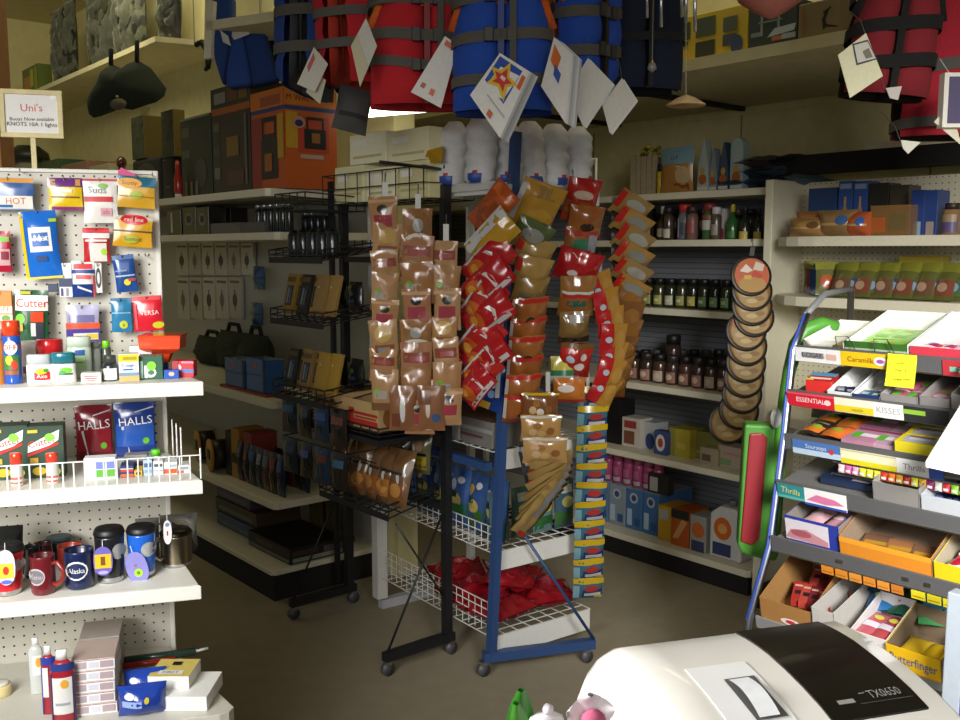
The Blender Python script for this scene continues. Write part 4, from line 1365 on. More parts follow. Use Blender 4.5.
for k in range(6):
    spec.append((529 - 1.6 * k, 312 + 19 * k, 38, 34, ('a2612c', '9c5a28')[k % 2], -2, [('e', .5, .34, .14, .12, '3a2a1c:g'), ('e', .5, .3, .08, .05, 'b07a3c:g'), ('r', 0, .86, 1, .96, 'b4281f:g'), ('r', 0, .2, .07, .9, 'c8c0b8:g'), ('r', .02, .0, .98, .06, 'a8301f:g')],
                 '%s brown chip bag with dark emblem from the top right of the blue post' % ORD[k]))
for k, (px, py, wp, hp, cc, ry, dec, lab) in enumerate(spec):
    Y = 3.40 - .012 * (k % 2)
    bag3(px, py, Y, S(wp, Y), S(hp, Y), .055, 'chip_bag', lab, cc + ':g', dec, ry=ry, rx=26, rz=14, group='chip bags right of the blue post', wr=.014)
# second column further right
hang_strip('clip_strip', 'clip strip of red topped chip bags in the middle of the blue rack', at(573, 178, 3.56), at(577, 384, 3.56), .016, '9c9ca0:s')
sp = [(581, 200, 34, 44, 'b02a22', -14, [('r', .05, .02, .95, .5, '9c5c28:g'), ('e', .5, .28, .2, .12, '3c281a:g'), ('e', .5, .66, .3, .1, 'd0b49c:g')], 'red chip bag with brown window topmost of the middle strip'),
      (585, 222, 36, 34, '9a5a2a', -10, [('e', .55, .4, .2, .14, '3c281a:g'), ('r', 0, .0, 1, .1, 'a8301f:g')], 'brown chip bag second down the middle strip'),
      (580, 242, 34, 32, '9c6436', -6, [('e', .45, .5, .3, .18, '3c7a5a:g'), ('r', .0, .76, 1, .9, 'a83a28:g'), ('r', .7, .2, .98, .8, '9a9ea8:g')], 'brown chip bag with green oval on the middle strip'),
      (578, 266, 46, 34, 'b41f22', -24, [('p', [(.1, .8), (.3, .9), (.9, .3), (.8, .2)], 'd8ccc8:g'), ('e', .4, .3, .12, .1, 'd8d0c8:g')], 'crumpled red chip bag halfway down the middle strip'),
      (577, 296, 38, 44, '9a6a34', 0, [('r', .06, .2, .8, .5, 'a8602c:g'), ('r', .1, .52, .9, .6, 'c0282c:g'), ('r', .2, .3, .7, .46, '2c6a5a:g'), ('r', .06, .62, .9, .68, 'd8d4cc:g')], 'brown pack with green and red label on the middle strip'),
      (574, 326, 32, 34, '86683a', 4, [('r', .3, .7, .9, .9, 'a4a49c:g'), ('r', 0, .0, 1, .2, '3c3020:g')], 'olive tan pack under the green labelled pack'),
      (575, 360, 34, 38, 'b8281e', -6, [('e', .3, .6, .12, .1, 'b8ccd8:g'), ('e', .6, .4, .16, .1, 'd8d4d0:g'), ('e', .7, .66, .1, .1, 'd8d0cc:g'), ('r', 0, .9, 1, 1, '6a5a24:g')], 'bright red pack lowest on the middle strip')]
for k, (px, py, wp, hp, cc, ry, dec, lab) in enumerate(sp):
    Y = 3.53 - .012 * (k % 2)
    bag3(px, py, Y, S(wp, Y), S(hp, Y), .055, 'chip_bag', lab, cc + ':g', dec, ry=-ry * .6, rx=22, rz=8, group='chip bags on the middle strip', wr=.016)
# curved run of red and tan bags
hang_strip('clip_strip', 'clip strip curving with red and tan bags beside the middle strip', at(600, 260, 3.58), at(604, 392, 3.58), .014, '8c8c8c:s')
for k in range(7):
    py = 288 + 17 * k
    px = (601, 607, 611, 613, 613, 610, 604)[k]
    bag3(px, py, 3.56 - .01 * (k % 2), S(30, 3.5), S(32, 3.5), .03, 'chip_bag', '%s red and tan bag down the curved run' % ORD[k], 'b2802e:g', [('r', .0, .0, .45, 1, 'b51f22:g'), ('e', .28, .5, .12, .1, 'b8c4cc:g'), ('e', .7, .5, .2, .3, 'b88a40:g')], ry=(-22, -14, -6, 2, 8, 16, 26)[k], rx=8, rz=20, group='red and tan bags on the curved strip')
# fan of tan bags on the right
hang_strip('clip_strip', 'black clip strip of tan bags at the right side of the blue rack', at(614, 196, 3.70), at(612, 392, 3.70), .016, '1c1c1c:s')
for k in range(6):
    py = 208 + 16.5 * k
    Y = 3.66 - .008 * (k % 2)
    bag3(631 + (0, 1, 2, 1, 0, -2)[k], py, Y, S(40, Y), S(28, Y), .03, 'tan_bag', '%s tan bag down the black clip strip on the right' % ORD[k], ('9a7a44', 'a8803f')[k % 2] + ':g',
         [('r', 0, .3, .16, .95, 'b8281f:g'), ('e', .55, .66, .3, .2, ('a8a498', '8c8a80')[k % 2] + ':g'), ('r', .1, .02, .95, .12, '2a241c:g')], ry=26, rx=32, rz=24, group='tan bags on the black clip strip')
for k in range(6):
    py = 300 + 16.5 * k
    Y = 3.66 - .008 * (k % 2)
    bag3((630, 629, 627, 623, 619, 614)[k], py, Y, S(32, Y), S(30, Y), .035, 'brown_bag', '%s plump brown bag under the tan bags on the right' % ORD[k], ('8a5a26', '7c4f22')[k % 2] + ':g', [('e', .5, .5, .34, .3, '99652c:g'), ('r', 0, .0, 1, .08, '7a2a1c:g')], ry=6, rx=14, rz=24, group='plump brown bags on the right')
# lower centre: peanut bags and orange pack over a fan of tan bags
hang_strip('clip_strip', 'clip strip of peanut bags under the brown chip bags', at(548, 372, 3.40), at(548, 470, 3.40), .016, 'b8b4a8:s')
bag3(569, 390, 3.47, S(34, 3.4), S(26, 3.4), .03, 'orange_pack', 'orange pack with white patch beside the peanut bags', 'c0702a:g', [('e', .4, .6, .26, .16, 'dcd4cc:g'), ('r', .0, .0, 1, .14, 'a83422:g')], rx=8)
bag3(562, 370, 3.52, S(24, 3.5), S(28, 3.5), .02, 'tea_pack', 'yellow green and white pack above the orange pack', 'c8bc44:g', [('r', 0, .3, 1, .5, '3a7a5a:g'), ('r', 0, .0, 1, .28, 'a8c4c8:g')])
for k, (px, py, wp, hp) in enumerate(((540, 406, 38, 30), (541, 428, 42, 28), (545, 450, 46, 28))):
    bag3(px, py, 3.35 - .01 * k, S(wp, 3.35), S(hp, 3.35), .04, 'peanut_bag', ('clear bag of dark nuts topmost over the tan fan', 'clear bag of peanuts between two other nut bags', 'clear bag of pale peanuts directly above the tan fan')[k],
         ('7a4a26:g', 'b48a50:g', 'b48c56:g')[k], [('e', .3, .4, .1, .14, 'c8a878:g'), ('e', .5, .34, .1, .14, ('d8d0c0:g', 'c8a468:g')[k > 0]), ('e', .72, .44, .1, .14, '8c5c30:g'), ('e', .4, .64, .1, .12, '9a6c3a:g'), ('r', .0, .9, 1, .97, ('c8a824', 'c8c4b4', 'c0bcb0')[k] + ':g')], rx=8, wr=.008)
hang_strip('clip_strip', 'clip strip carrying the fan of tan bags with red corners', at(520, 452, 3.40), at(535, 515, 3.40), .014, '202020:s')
for k in range(7):
    px, py = 551 - .5 * k - .45 * k * k, 464 + 8.6 * k
    bag3(px, py, 3.36 - .008 * k, S(48, 3.36), S(26, 3.36), .02, 'tan_bag', '%s tan bag with red corner from the top of the lower fan' % ORD[k], ('a88a52', '9c7e48')[k % 2] + ':g',
         [('r', .0, .0, .12, .6, 'b8281f:g'), ('r', .5, .3, .95, .6, '8c9098:g'), ('r', .14, .02, .98, .2, '2c261c:g')], ry=-(14 + 6 * k), rx=34, rz=10, group='lower fan of tan bags')
# yellow-topped seed packs
hang_strip('clip_strip', 'long clip strip of yellow topped packs at the right of the blue rack', at(588, 372, 3.60), at(587, 592, 3.60), .012, 'c0c0bc:s')
for k in range(11):
    py = 398 + 19.0 * k
    Y = 3.58 - .006 * (k % 2)
    bag3(593 - .5 * k, py, Y, S(32, Y), S(25, Y), .025, 'seed_pack', '%s yellow topped blue pack from the top of the long strip' % ORD[k], '3c6a7c:g',
         [('r', .0, .76, 1, 1, 'c4a41c:g'), ('r', .3, .1, .96, .5, '24386c:g'), ('e', .6, .56, .24, .14, 'a83430:g'), ('r', .36, .2, .9, .36, 'c8c8c4:g'), ('r', .7, .08, .96, .22, 'c8a428:g'), ('r', 0, .1, .2, .7, '7ca4b0:g')], rx=14, ry=random.uniform(-4, 4), rz=6, group='yellow topped packs on the long strip', wr=.006)

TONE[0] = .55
# red bags lying on the lowest wire shelf
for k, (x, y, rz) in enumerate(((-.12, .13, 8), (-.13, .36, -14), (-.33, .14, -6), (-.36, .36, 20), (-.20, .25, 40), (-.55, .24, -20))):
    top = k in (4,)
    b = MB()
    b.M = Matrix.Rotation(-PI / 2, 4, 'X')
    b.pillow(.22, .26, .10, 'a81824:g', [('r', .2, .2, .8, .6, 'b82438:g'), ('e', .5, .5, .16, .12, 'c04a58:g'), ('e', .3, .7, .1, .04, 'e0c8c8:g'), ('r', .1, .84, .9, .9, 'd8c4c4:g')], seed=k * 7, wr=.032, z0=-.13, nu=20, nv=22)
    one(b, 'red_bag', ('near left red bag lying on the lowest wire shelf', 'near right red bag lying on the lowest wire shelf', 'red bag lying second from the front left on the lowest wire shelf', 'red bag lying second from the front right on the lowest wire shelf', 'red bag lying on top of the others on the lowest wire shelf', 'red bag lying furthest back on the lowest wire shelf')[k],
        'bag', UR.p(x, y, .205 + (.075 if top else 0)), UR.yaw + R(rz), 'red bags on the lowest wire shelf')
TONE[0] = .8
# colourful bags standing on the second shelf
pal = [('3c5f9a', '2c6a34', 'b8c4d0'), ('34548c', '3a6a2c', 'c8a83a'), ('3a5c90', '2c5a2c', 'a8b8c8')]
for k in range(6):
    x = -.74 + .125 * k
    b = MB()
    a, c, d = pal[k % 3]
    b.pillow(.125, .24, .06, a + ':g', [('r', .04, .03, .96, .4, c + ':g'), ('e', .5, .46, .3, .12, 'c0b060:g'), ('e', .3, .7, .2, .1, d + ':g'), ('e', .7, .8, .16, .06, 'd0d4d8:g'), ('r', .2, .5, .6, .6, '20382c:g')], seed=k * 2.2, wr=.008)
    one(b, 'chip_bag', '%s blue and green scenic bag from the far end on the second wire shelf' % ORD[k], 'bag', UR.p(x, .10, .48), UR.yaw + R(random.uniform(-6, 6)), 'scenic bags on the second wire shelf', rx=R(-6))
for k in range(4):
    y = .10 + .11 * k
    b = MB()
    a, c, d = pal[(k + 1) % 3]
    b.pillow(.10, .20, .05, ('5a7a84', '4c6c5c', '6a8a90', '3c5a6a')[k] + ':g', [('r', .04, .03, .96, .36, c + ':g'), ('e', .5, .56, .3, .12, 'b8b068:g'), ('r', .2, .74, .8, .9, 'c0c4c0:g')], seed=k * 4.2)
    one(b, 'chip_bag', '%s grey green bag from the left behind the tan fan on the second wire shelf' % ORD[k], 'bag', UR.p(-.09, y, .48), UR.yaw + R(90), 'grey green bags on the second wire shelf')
# grey cartons and flat packs on the third shelf
for k, (x, y, w, h, cc) in enumerate(((-.62, .10, .24, .10, '7c7870'), (-.36, .10, .24, .09, '8a8680'), (-.12, .12, .2, .10, '74706a'))):
    b = MB(); b.box(-w / 2, w / 2, 0, .2, 0, h, cc + ':m', {'top': '5c3a30:m'})
    b.decals(flat, w, h, [('r', 0, .55, 1, .7, '9a9690'), ('r', 0, .3, .7, .4, '6a3a34')])
    one(b, 'grey_carton', '%s grey carton from the far end on the third blue rack shelf' % ORD[k], 'box', UR.p(x, .015, .864), UR.yaw, 'grey cartons on the third blue rack shelf', bevel=.002)
for k in range(3):
    b = MB(); b.pillow(.2, .2, .03, ('2f5a9c', '9c8a3c', '7a8ca0')[k] + ':g', [('r', .1, .5, .9, .7, 'c0c8d0:g'), ('e', .5, .3, .2, .1, '8a2c24:g')], seed=k)
    one(b, 'flat_pack', ('blue flat pack leaning on the grey cartons', 'gold flat pack leaning between two flat packs', 'pale blue flat pack leaning at the near end of the third shelf')[k], 'pack', UR.p(-.60 + .22 * k, .26, .866), UR.yaw, rx=R(-10))
TONE[0] = 1
# white sacks on the top shelf
for k in range(10):
    r_, c_ = divmod(k, 5)
    x, y = -.08 - .17 * r_, .0 + .118 * c_
    b = MB()
    cw = ('d2d2d0', 'cacaca', 'd6d6d4')[k % 3] + ':m'
    H_ = .235
    def fn(u, v, k=k):
        a = -2 * PI * u
        rr = .057 * (min(1, 9 * v + .75) * min(1, 3.2 * (1 - v) + .45))
        rr *= 1 + .09 * math.sin(9 * v * PI + a * 1.0 + k) * math.sin(PI * v) + .12 * noise.noise(Vector((math.cos(a) * 1.6, math.sin(a) * 1.6, v * 6 + k * 3)))
        return (rr * math.cos(a) + .008 * math.sin(v * 3 + k), rr * math.sin(a), H_ * v)
    b.grid(lambda u, v: fn(1 - u, v), 20, 22, lambda u, v: '2c4c9c:s' if v < .14 and .62 < u < .74 else ('b03028:s' if .14 < v < .2 and .64 < u < .72 else cw))
    b.add([fn(i / 12, 1) for i in range(12)], [tuple(range(11, -1, -1))], cw)
    one(b, 'white_sack', '%s white sack from the left in the %s row on the top blue rack shelf' % (ORD[c_], ('front', 'back')[r_]), 'sack', UR.p(x, y, 1.842), UR.yaw + R(60 + 20 * c_), 'white sacks on the top blue rack shelf')
# ================================================================ candy rack goods
def crp(k, x, y, z=0):
    x0, yo, zz = LIP[k]
    return CR.M @ (Matrix.Translation((x0, yo, zz)) @ Matrix.Rotation(TL, 4, 'X') @ Vector((x, y, z)))


def cx(k, px):
    """distance along shelf k's lip under a photo column"""
    x0, yo, zz = LIP[k]
    for it in range(3):
        py = 250 + (LIPPY[k] - 250) * 1.0
        return CR.hy(px, LIPPY[k] + (px - lips[k][0]) * LIPSL[k], yo)[0] - x0


LIPPY = [q[1] for q in lips]
LIPSL = [.12, .155, .19, .22, .27, .31]


def lip_label(k, pa, pb, col, decs=(), dz=-.028, h=.04):
    xa, xb = cx(k, pa), cx(k, pb)
    b = MB()
    x0, yo, zz = LIP[k]
    b.M = Matrix.Translation((x0, yo, zz)) @ Matrix.Rotation(TL, 4, 'X') @ Matrix.Translation(((xa + xb) / 2, -.0095, 0))
    w = xb - xa
    b.box(-w / 2, w / 2, 0, .0015, dz, dz + h, col)
    b.decals(flat, w, h, decs, z0=dz)
    return b.build('shelf_label', CRT)


def open_carton(k, pa, pb, d, h, name, label, col, inner, decs=(), y=.008, rz=0, back=None, dz=0, group=None, lip=1.0):
    xa, xb = cx(k, pa), cx(k, pb)
    w = xb - xa
    t = thing(name, label, 'carton', crp(k, (xa + xb) / 2, y, .001 + dz), CR.yaw + R(rz), group, TL)
    b = MB()
    hb = back or h
    b.box(-w / 2, w / 2, 0, d, 0, .002, inner)
    b.plate([(-w / 2, .002), (w / 2, .002), (w / 2, h * lip), (-w / 2, h * lip)], 0, .002, col)
    b.box(-w / 2, w / 2, d - .002, d, .002, hb, inner)
    for s in (-1, 1):
        x0, x1 = (-w / 2, -w / 2 + .002) if s < 0 else (w / 2 - .002, w / 2)
        b.add([(x0, 0, .002), (x1, 0, .002), (x1, d, .002), (x0, d, .002), (x0, 0, h * lip), (x1, 0, h * lip), (x1, d, hb), (x0, d, hb)],
              [(0, 4, 7, 3), (1, 2, 6, 5), (0, 1, 5, 4), (3, 7, 6, 2), (4, 5, 6, 7)], [col, inner, col, inner, col] if s > 0 else [col, inner, col, inner, col])
    b.build('carton', t)
    if decs:
        b = MB(); b.decals(flat, w, h * lip, decs); b.build('front_print', t)
    return t, w


def in_carton(k, pa, pb, y0, rows, cols_, ww, dd, hh, name, label, col, decs, group, rz=0, kind='box', jit=3, z0=.004):
    xa, xb = cx(k, pa), cx(k, pb)
    n = 0
    for r_ in range(rows):
        for c_ in range(cols_):
            x = xa + (xb - xa) * (c_ + .5) / cols_
            y = y0 + dd * r_
            b = MB()
            b.M = Matrix.Rotation(-PI / 2, 4, 'X')
            if kind == 'pillow':
                b.pillow(ww, dd * .95, hh, col[n % len(col)], decs, seed=n + k * 7, wr=.004, nu=6, nv=8, fin=.05, z0=-dd * .475)
                zz = z0 + hh * .5 + .001
            else:
                b.box(-ww / 2, ww / 2, -hh, 0, -dd * .47, dd * .47, col[n % len(col)])
                b.M = Matrix.Translation((0, 0, hh)) @ b.M
                b.M = Matrix.Translation((0, 0, hh)) @ Matrix.Rotation(-PI / 2, 4, 'X')
                b.v, b.f, b.fm, b.sm = [], [], [], []
                b.box(-ww / 2, ww / 2, 0, hh, -dd * .47, dd * .47, col[n % len(col)])
                b.decals(flat, ww, dd * .94, decs, z0=-dd * .47)
                zz = z0
            lab = label % ORD[n] if '%s' in label else label
            one(b, name, lab, 'candy', crp(k, x, y + dd / 2, zz), CR.yaw + R(rz + random.uniform(-jit, jit)), group, TL)
            n += 1


GD = '2e2d2b:s'
# --- shelf 1
lip_label(0, 797, 842, 'e9e9e6:s', [('r', .16, .3, .62, .7, '8a8c8e'), ('t', 'E-CIGARS', .4, .5, .34, '1d1d20', 0, .5), ('r', .7, .3, .92, .7, 'd8b0a4')])
lip_label(0, 842, 890, 'e8c41c:s', [('t', 'Caramilk', .42, .48, .36, '8a3a1c', 0, .6), ('e', .84, .5, .14, .3, 'ece4f0'), ('e', .84, .5, .08, .14, 'a05aa8')])
lip_label(0, 944, 968, 'b8343c:s', [('r', .3, .3, .9, .6, '7cc0a8')])
open_carton(0, 802, 842, .20, .03, 'candy_tray', 'clear white tray with yellow packs at the left of the top candy shelf', 'dcdcd6:t', 'f0eee4:s')
in_carton(0, 826, 842, .02, 1, 1, .03, .05, .01, 'candy_pack', 'small yellow candy pack in the clear white tray on the top candy shelf', ['d8b83c:g'], [], None)
open_carton(0, 844, 906, .235, .035, 'candy_tray', 'green carton with white edges full of flat lime packs on the top candy shelf', '3c6a28:s', 'e8e8e0:s', [('r', 0, .0, 1, .5, 'a8b89c')], back=.055)
in_carton(0, 847, 903, .01, 2, 3, .062, .105, .008, 'lime_pack', '%s flat lime green pack in the green carton on the top candy shelf', ['7cbc2c:g', '86c434:g'], [('e', .5, .5, .3, .14, '94d04c:g'), ('e', .5, .8, .2, .06, 'c8a83c:g'), ('r', .2, .2, .8, .28, '6aa824:g')], 'flat lime packs in the green carton')
open_carton(0, 909, 962, .235, .035, 'candy_tray', 'white carton with red candy at the right of the top candy shelf', 'e8e4e4:s', 'd8d0d0:s', [('r', 0, 0, 1, 1, 'c83a4c')], back=.06)
in_carton(0, 912, 958, .01, 1, 3, .045, .10, .016, 'red_candy', '%s red and pink candy pack in the white top shelf carton', ['c02a44:g', 'b83a5c:g', 'c84a3c:g'], [('r', .2, .3, .8, .5, 'e8c8d0:g'), ('e', .5, .7, .3, .1, '6a3a8a:g')], 'red candy in the white carton', kind='pillow')
for s, pa in enumerate((838, 876)):
    b = MB()
    x0, yo, zz = LIP[0]
    b.M = Matrix.Translation((x0, yo, zz)) @ Matrix.Rotation(TL, 4, 'X')
    xx = cx(0, pa)
    b.tube([(xx, -.004, 0), (xx, -.006, .05), (xx + .035, -.006, .052), (xx + .06, -.004, .0)], .0014, '8a8a86:c', 5)
    b.build('wire_loop', CRT)
# sticky note
b = MB()
hN = .082
def fn(u, v):
    return ((u - .5) * .072, -.012 * (1 - v) ** 2, (v - 1) * hN)
b.grid(fn, 6, 8, 'e8e02a:s')
b.grid(lambda u, v: (fn(1 - u, v)[0], fn(1 - u, v)[1] + .0006, fn(1 - u, v)[2]), 6, 8, 'd8d024:s')
b.decals(lambda x, z: -.012 * (-z / hN) ** 2, .072, hN, [('t', 'Candy', .4, .72, .09, '5a5610', 4), ('t', '2 for 1', .5, .5, .09, '5a5610', 4), ('t', 'today only', .55, .24, .09, '5a5610', 4)], z0=-hN)
note = one(b, 'sticky_note', 'yellow sticky note hanging off the top candy shelf lip', 'note', crp(0, cx(0, 905), -.013, .018), CR.yaw + R(6))
# --- shelf 2
lip_label(1, 789, 836, 'cf2030:s', [('t', 'ESSENTIAL', .5, .5, .34, 'f2ecec', 0, .6), ('e', .86, .5, .07, .2, 'f0d0d0'), ('r', .0, .85, 1, 1, 'e05060')])
lip_label(1, 836, 875, 'eee6cc:s', [('r', .0, .05, 1, .5, 'e0c828'), ('t', 'nestle', .6, .28, .24, '8a7a1c', 0, .4)])
lip_label(1, 875, 905, 'f0efea:s', [('t', 'KISSES', .5, .5, .42, '9a9a9a', 0, .8)])
lip_label(1, 905, 950, '2c2c2e:s', [('r', .0, .5, .5, .8, '8ab83c')])
in_carton(1, 800, 824, .02, 1, 1, .07, .07, .035, 'candy_box', 'small red blue and yellow candy box at the left of the second candy shelf', ['c8302c:g'], [('r', 0, .6, 1, 1, '5a9ac0'), ('r', .1, .2, .9, .4, 'e8d8c8'), ('r', 0, 0, .3, .2, 'd8c83c')], None, rz=12)
open_carton(1, 826, 850, .24, .02, 'candy_tray', 'white tray nearly empty on the left of the second candy shelf', 'e0e0de:s', 'f2f2ee:s', back=.06)
in_carton(1, 829, 847, .01, 1, 2, .026, .06, .012, 'navy_pack', '%s navy pack in the first white tray of the second candy shelf', ['28304c:g'], [('r', .2, .3, .8, .6, 'a8b0c0:g')], 'navy packs in the white tray', rz=30)
open_carton(1, 851, 878, .24, .02, 'candy_tray', 'white tray with navy lettered side on the second candy shelf', '28386c:s', 'f0f0ec:s', back=.05)
in_carton(1, 854, 876, .01, 1, 2, .03, .05, .012, 'teal_pack', '%s teal pack in the navy sided tray on the second candy shelf', ['3c6a7c:g'], [('r', .2, .3, .8, .6, 'c0ccd0:g')], 'teal packs in the navy sided tray')
open_carton(1, 879, 916, .25, .03, 'candy_tray', 'grey carton with pink and green packs in the middle of the second candy shelf', '8a8684:s', '9a9694:s', back=.05)
in_carton(1, 882, 912, .01, 2, 2, .05, .085, .014, 'pink_pack', '%s pink and green pack in the middle grey carton', ['b05a6c:g', 'a8687c:g'], [('e', .4, .5, .26, .2, '6ab83c:g'), ('r', .1, .7, .9, .85, 'd8b0bc:g')], 'pink packs in the middle grey carton', kind='pillow')
open_carton(1, 918, 948, .25, .035, 'candy_tray', 'grey carton with reddish packs right of the sticky note', '807c7a:s', '8f8b88:s', back=.06)
in_carton(1, 921, 945, .01, 1, 2, .04, .15, .012, 'striped_pack', '%s long pink striped pack in the grey carton right of the sticky note', ['b0707c:g'], [('e', .5, .7, .4, .1, '8a9a4c:g'), ('e', .5, .4, .4, .1, 'c8b0b4:g'), ('r', .1, .05, .9, .2, 'a8445c:g')], 'pink striped packs')
open_carton(1, 950, 985, .25, .05, 'candy_tray', 'grey carton at the right end of the second candy shelf', '98948f:s', '8f8b88:s', back=.08)
# --- shelf 3
lip_label(2, 794, 842, '4c74b0:s', [('r', .0, .0, 1, .4, 'b8cce0'), ('t', 'Soursops', .5, .64, .3, 'dce4f0', 0, .7), ('e', .82, .5, .05, .2, 'c83a3c')], dz=-.034)
lip_label(2, 842, 898, 'ece6c0:s', [('r', 0, 0, 1, .36, 'dcd024'), ('r', .0, .9, 1, 1, 'c8c0a0')], dz=-.038)
lip_label(2, 898, 930, 'f0f0ec:s', [('t', 'Thrills', .55, .5, .4, '7a7a84', 0, .7)], dz=-.038)
lip_label(2, 930, 945, '3a58b0:s', [], dz=-.038)
in_carton(2, 798, 838, .015, 2, 2, .07, .08, .022, 'orange_pack', '%s black and orange pack on the left of the third candy shelf', ['2a2420:g', 'c0622c:g'], [('r', .1, .1, .9, .5, 'c8702a:g'), ('e', .6, .4, .2, .14, '8aa02c:g'), ('r', .2, .7, .8, .85, '8a7a5c:g')], 'black and orange packs on the third candy shelf', kind='pillow', rz=-10)
in_carton(2, 842, 892, .015, 2, 2, .09, .11, .014, 'pink_box', '%s flat pink and white candy box on the third candy shelf', ['b8849a:g', 'c09cac:g'], [('e', .3, .4, .18, .2, '62b03c:g'), ('r', .4, .3, .9, .5, 'e8dce4:g'), ('r', .1, .7, .9, .8, 'a04068:g')], 'flat pink candy boxes', rz=-4)
in_carton(2, 898, 934, .0, 3, 1, .105, .055, .04, 'yellow_box', '%s yellow ended candy box from the front on the third candy shelf', ['d8c82a:g'], [('r', .14, .1, .86, .9, 'b8b4c8:g'), ('r', .25, .4, .75, .6, 'e0dcd8:g'), ('r', .2, .7, .8, .8, '7a5a34:g')], 'yellow ended candy boxes', z0=.003)
# row of tiny bright candies hung under shelf 3
pc = ['e8b8bc', 'd8609a', 'd890b0', 'd8d43a', 'd8d43a', 'e8d83a', 'c83a2c', 'e87a2c', 'e0a02c', 'b8342c', 'd8d838', 'e8a828', '8a2a6a', 'e0dcd0', 'c8303c', '88c83c', 'c83a8a', '3c8ac8', 'e8d83a']
xa, xb = cx(2, 838), cx(2, 985)
rail = MB()
x0, yo, zz = LIP[2]
rail.M = Matrix.Translation((x0, yo, zz))
rail.tube([(xa - .02, .012, -.044), (xb, .012, -.044)], .003, CH, 5)
rail.tube([(xa - .015, .012, -.044), (xa - .015, .05, .0)], .002, CH, 5)
rail.tube([(xb - .02, .012, -.044), (xb - .02, .05, .0)], .002, CH, 5)
rail.build('peg_rail', CRT)
for k, c in enumerate(pc):
    x = xa + (xb - xa) * (k + .5) / len(pc)
    b = MB(); b.pillow((xb - xa) / len(pc) * .92, .022, .010, c + ':g', [('r', .15, .2, .85, .5, 'f0ece0:g')], seed=k, wr=.001, nu=4, nv=5, z0=-.022)
    one(b, 'candy_stick', '%s tiny bright candy from the left in the hanging row under the third shelf' % ORD[k] if k < 19 else '', 'candy', CR.M @ Vector((x0 + x, yo + .005, zz - .046)), CR.yaw, 'tiny bright candies in the hanging row')
# --- shelf 4
lip_label(3, 779, 806, '2f8a8c:s', [('t', 'Thrills', .5, .55, .42, 'e0d878', -4, .7), ('r', 0, 0, 1, .2, '5cb0a8')], dz=-.03)
lip_label(3, 806, 848, 'eceaea:s', [('p', [(.05, .3), (.3, .7), (.75, .6), (.95, .35), (.5, .2)], 'd87aa0'), ('r', .0, .0, 1, .14, '3450a8')], dz=-.036, h=.048)
in_carton(3, 812, 870, .05, 3, 1, .17, .06, .02, 'dark_pack', '%s dark blue flat pack from the front on the fourth candy shelf', ['23304c:g', '2c3a58:g', '1e2430:g'], [('r', .1, .4, .9, .6, 'b8c0c8:g'), ('r', .5, .1, .8, .3, '9a8a94:g')], 'dark blue flat packs on the fourth candy shelf', z0=.004)
open_carton(3, 872, 918, .25, .06, 'candy_tray', 'empty grey open carton in the middle of the fourth candy shelf', '86837f:s', 'a39f9a:s', back=.10)
open_carton(3, 920, 962, .25, .05, 'candy_tray', 'white edged open carton with navy bars on the fourth candy shelf', 'b8bcc0:s', 'c8ccd0:s', back=.09)
in_carton(3, 923, 958, .02, 1, 4, .026, .18, .016, 'navy_bar', '%s navy candy bar in the white edged carton', ['1d2c60:g', '23232c:g'], [('r', .2, .5, .8, .7, 'b8bcc8:g'), ('r', .2, .2, .8, .3, '5a6ab0:g')], 'navy candy bars', kind='pillow', rz=-6)
# --- shelf 5
open_carton(4, 783, 836, .20, .075, 'candy_box', 'blue ended open carton with pink print on the fifth candy shelf', '2c3c9c:s', '8a827a:s', [('r', .0, .1, .82, .9, 'dcd4dc'), ('p', [(.0, .15), (.1, .5), (.4, .6), (.8, .3), (.8, .1)], 'c88c94'), ('e', .3, .4, .2, .14, 'a85a64')], back=.085, y=.02)
in_carton(4, 790, 834, .06, 2, 2, .06, .07, .03, 'pink_pack', '%s pale pink pack in the blue ended carton', ['c89ca0:g', 'b08088:g'], [('e', .5, .5, .3, .2, 'd8c0c4:g')], 'pale pink packs in the blue ended carton', kind='pillow', z0=.03)
open_carton(4, 838, 930, .26, .055, 'candy_box', 'wide open brown carton with orange front edge on the fifth candy shelf', 'd8882a:s', '8f7c68:m', [('r', 0, .75, 1, 1, 'e8a030')], back=.12, y=.012)
in_carton(4, 846, 922, .04, 1, 3, .07, .10, .012, 'brown_bar', '%s brown bar lying in the wide orange fronted carton', ['7a5844:g', '9a6a48:g'], [('r', .1, .4, .9, .6, 'b88a30:g')], 'brown bars in the orange fronted carton', rz=14)
in_carton(4, 846, 866, .015, 1, 1, .05, .03, .014, 'olive_pack', 'small olive yellow pack at the left in the wide orange fronted carton', ['a89828:g'], [], None)
open_carton(4, 932, 985, .26, .05, 'candy_box', 'yellow carton with red topped contents at the right of the fifth candy shelf', 'd8c41c:s', 'b0a890:s', back=.11, y=.012)
in_carton(4, 940, 975, .02, 2, 2, .05, .06, .04, 'red_pack', '%s red pack with white rim in the yellow carton', ['a82434:g', 'b83038:g'], [('e', .5, .5, .44, .4, 'e0d8cc:g'), ('e', .5, .5, .36, .32, 'a01c30:g')], 'red packs in the yellow carton', kind='pillow')
for k, (pa, pb, cc) in enumerate([(822, 834, 'd8882c'), (836, 848, 'd8882c'), (850, 862, 'dc9038'), (864, 876, 'd8882c'), (878, 890, 'dc9038'), (892, 904, 'c87a2c'), (912, 926, 'dcd024'), (928, 942, 'd8cc24'), (944, 960, 'dcd024')]):
    lip_label(4, pa, pb, cc + ':s', [('r', .1, .3, .9, .4, '9a5a1c')], dz=-.052, h=.022)
for pa in (838, 904, 926):
    lip_label(4, pa, pa + 6, 'd8d8d8:c', [], dz=-.01, h=.01)
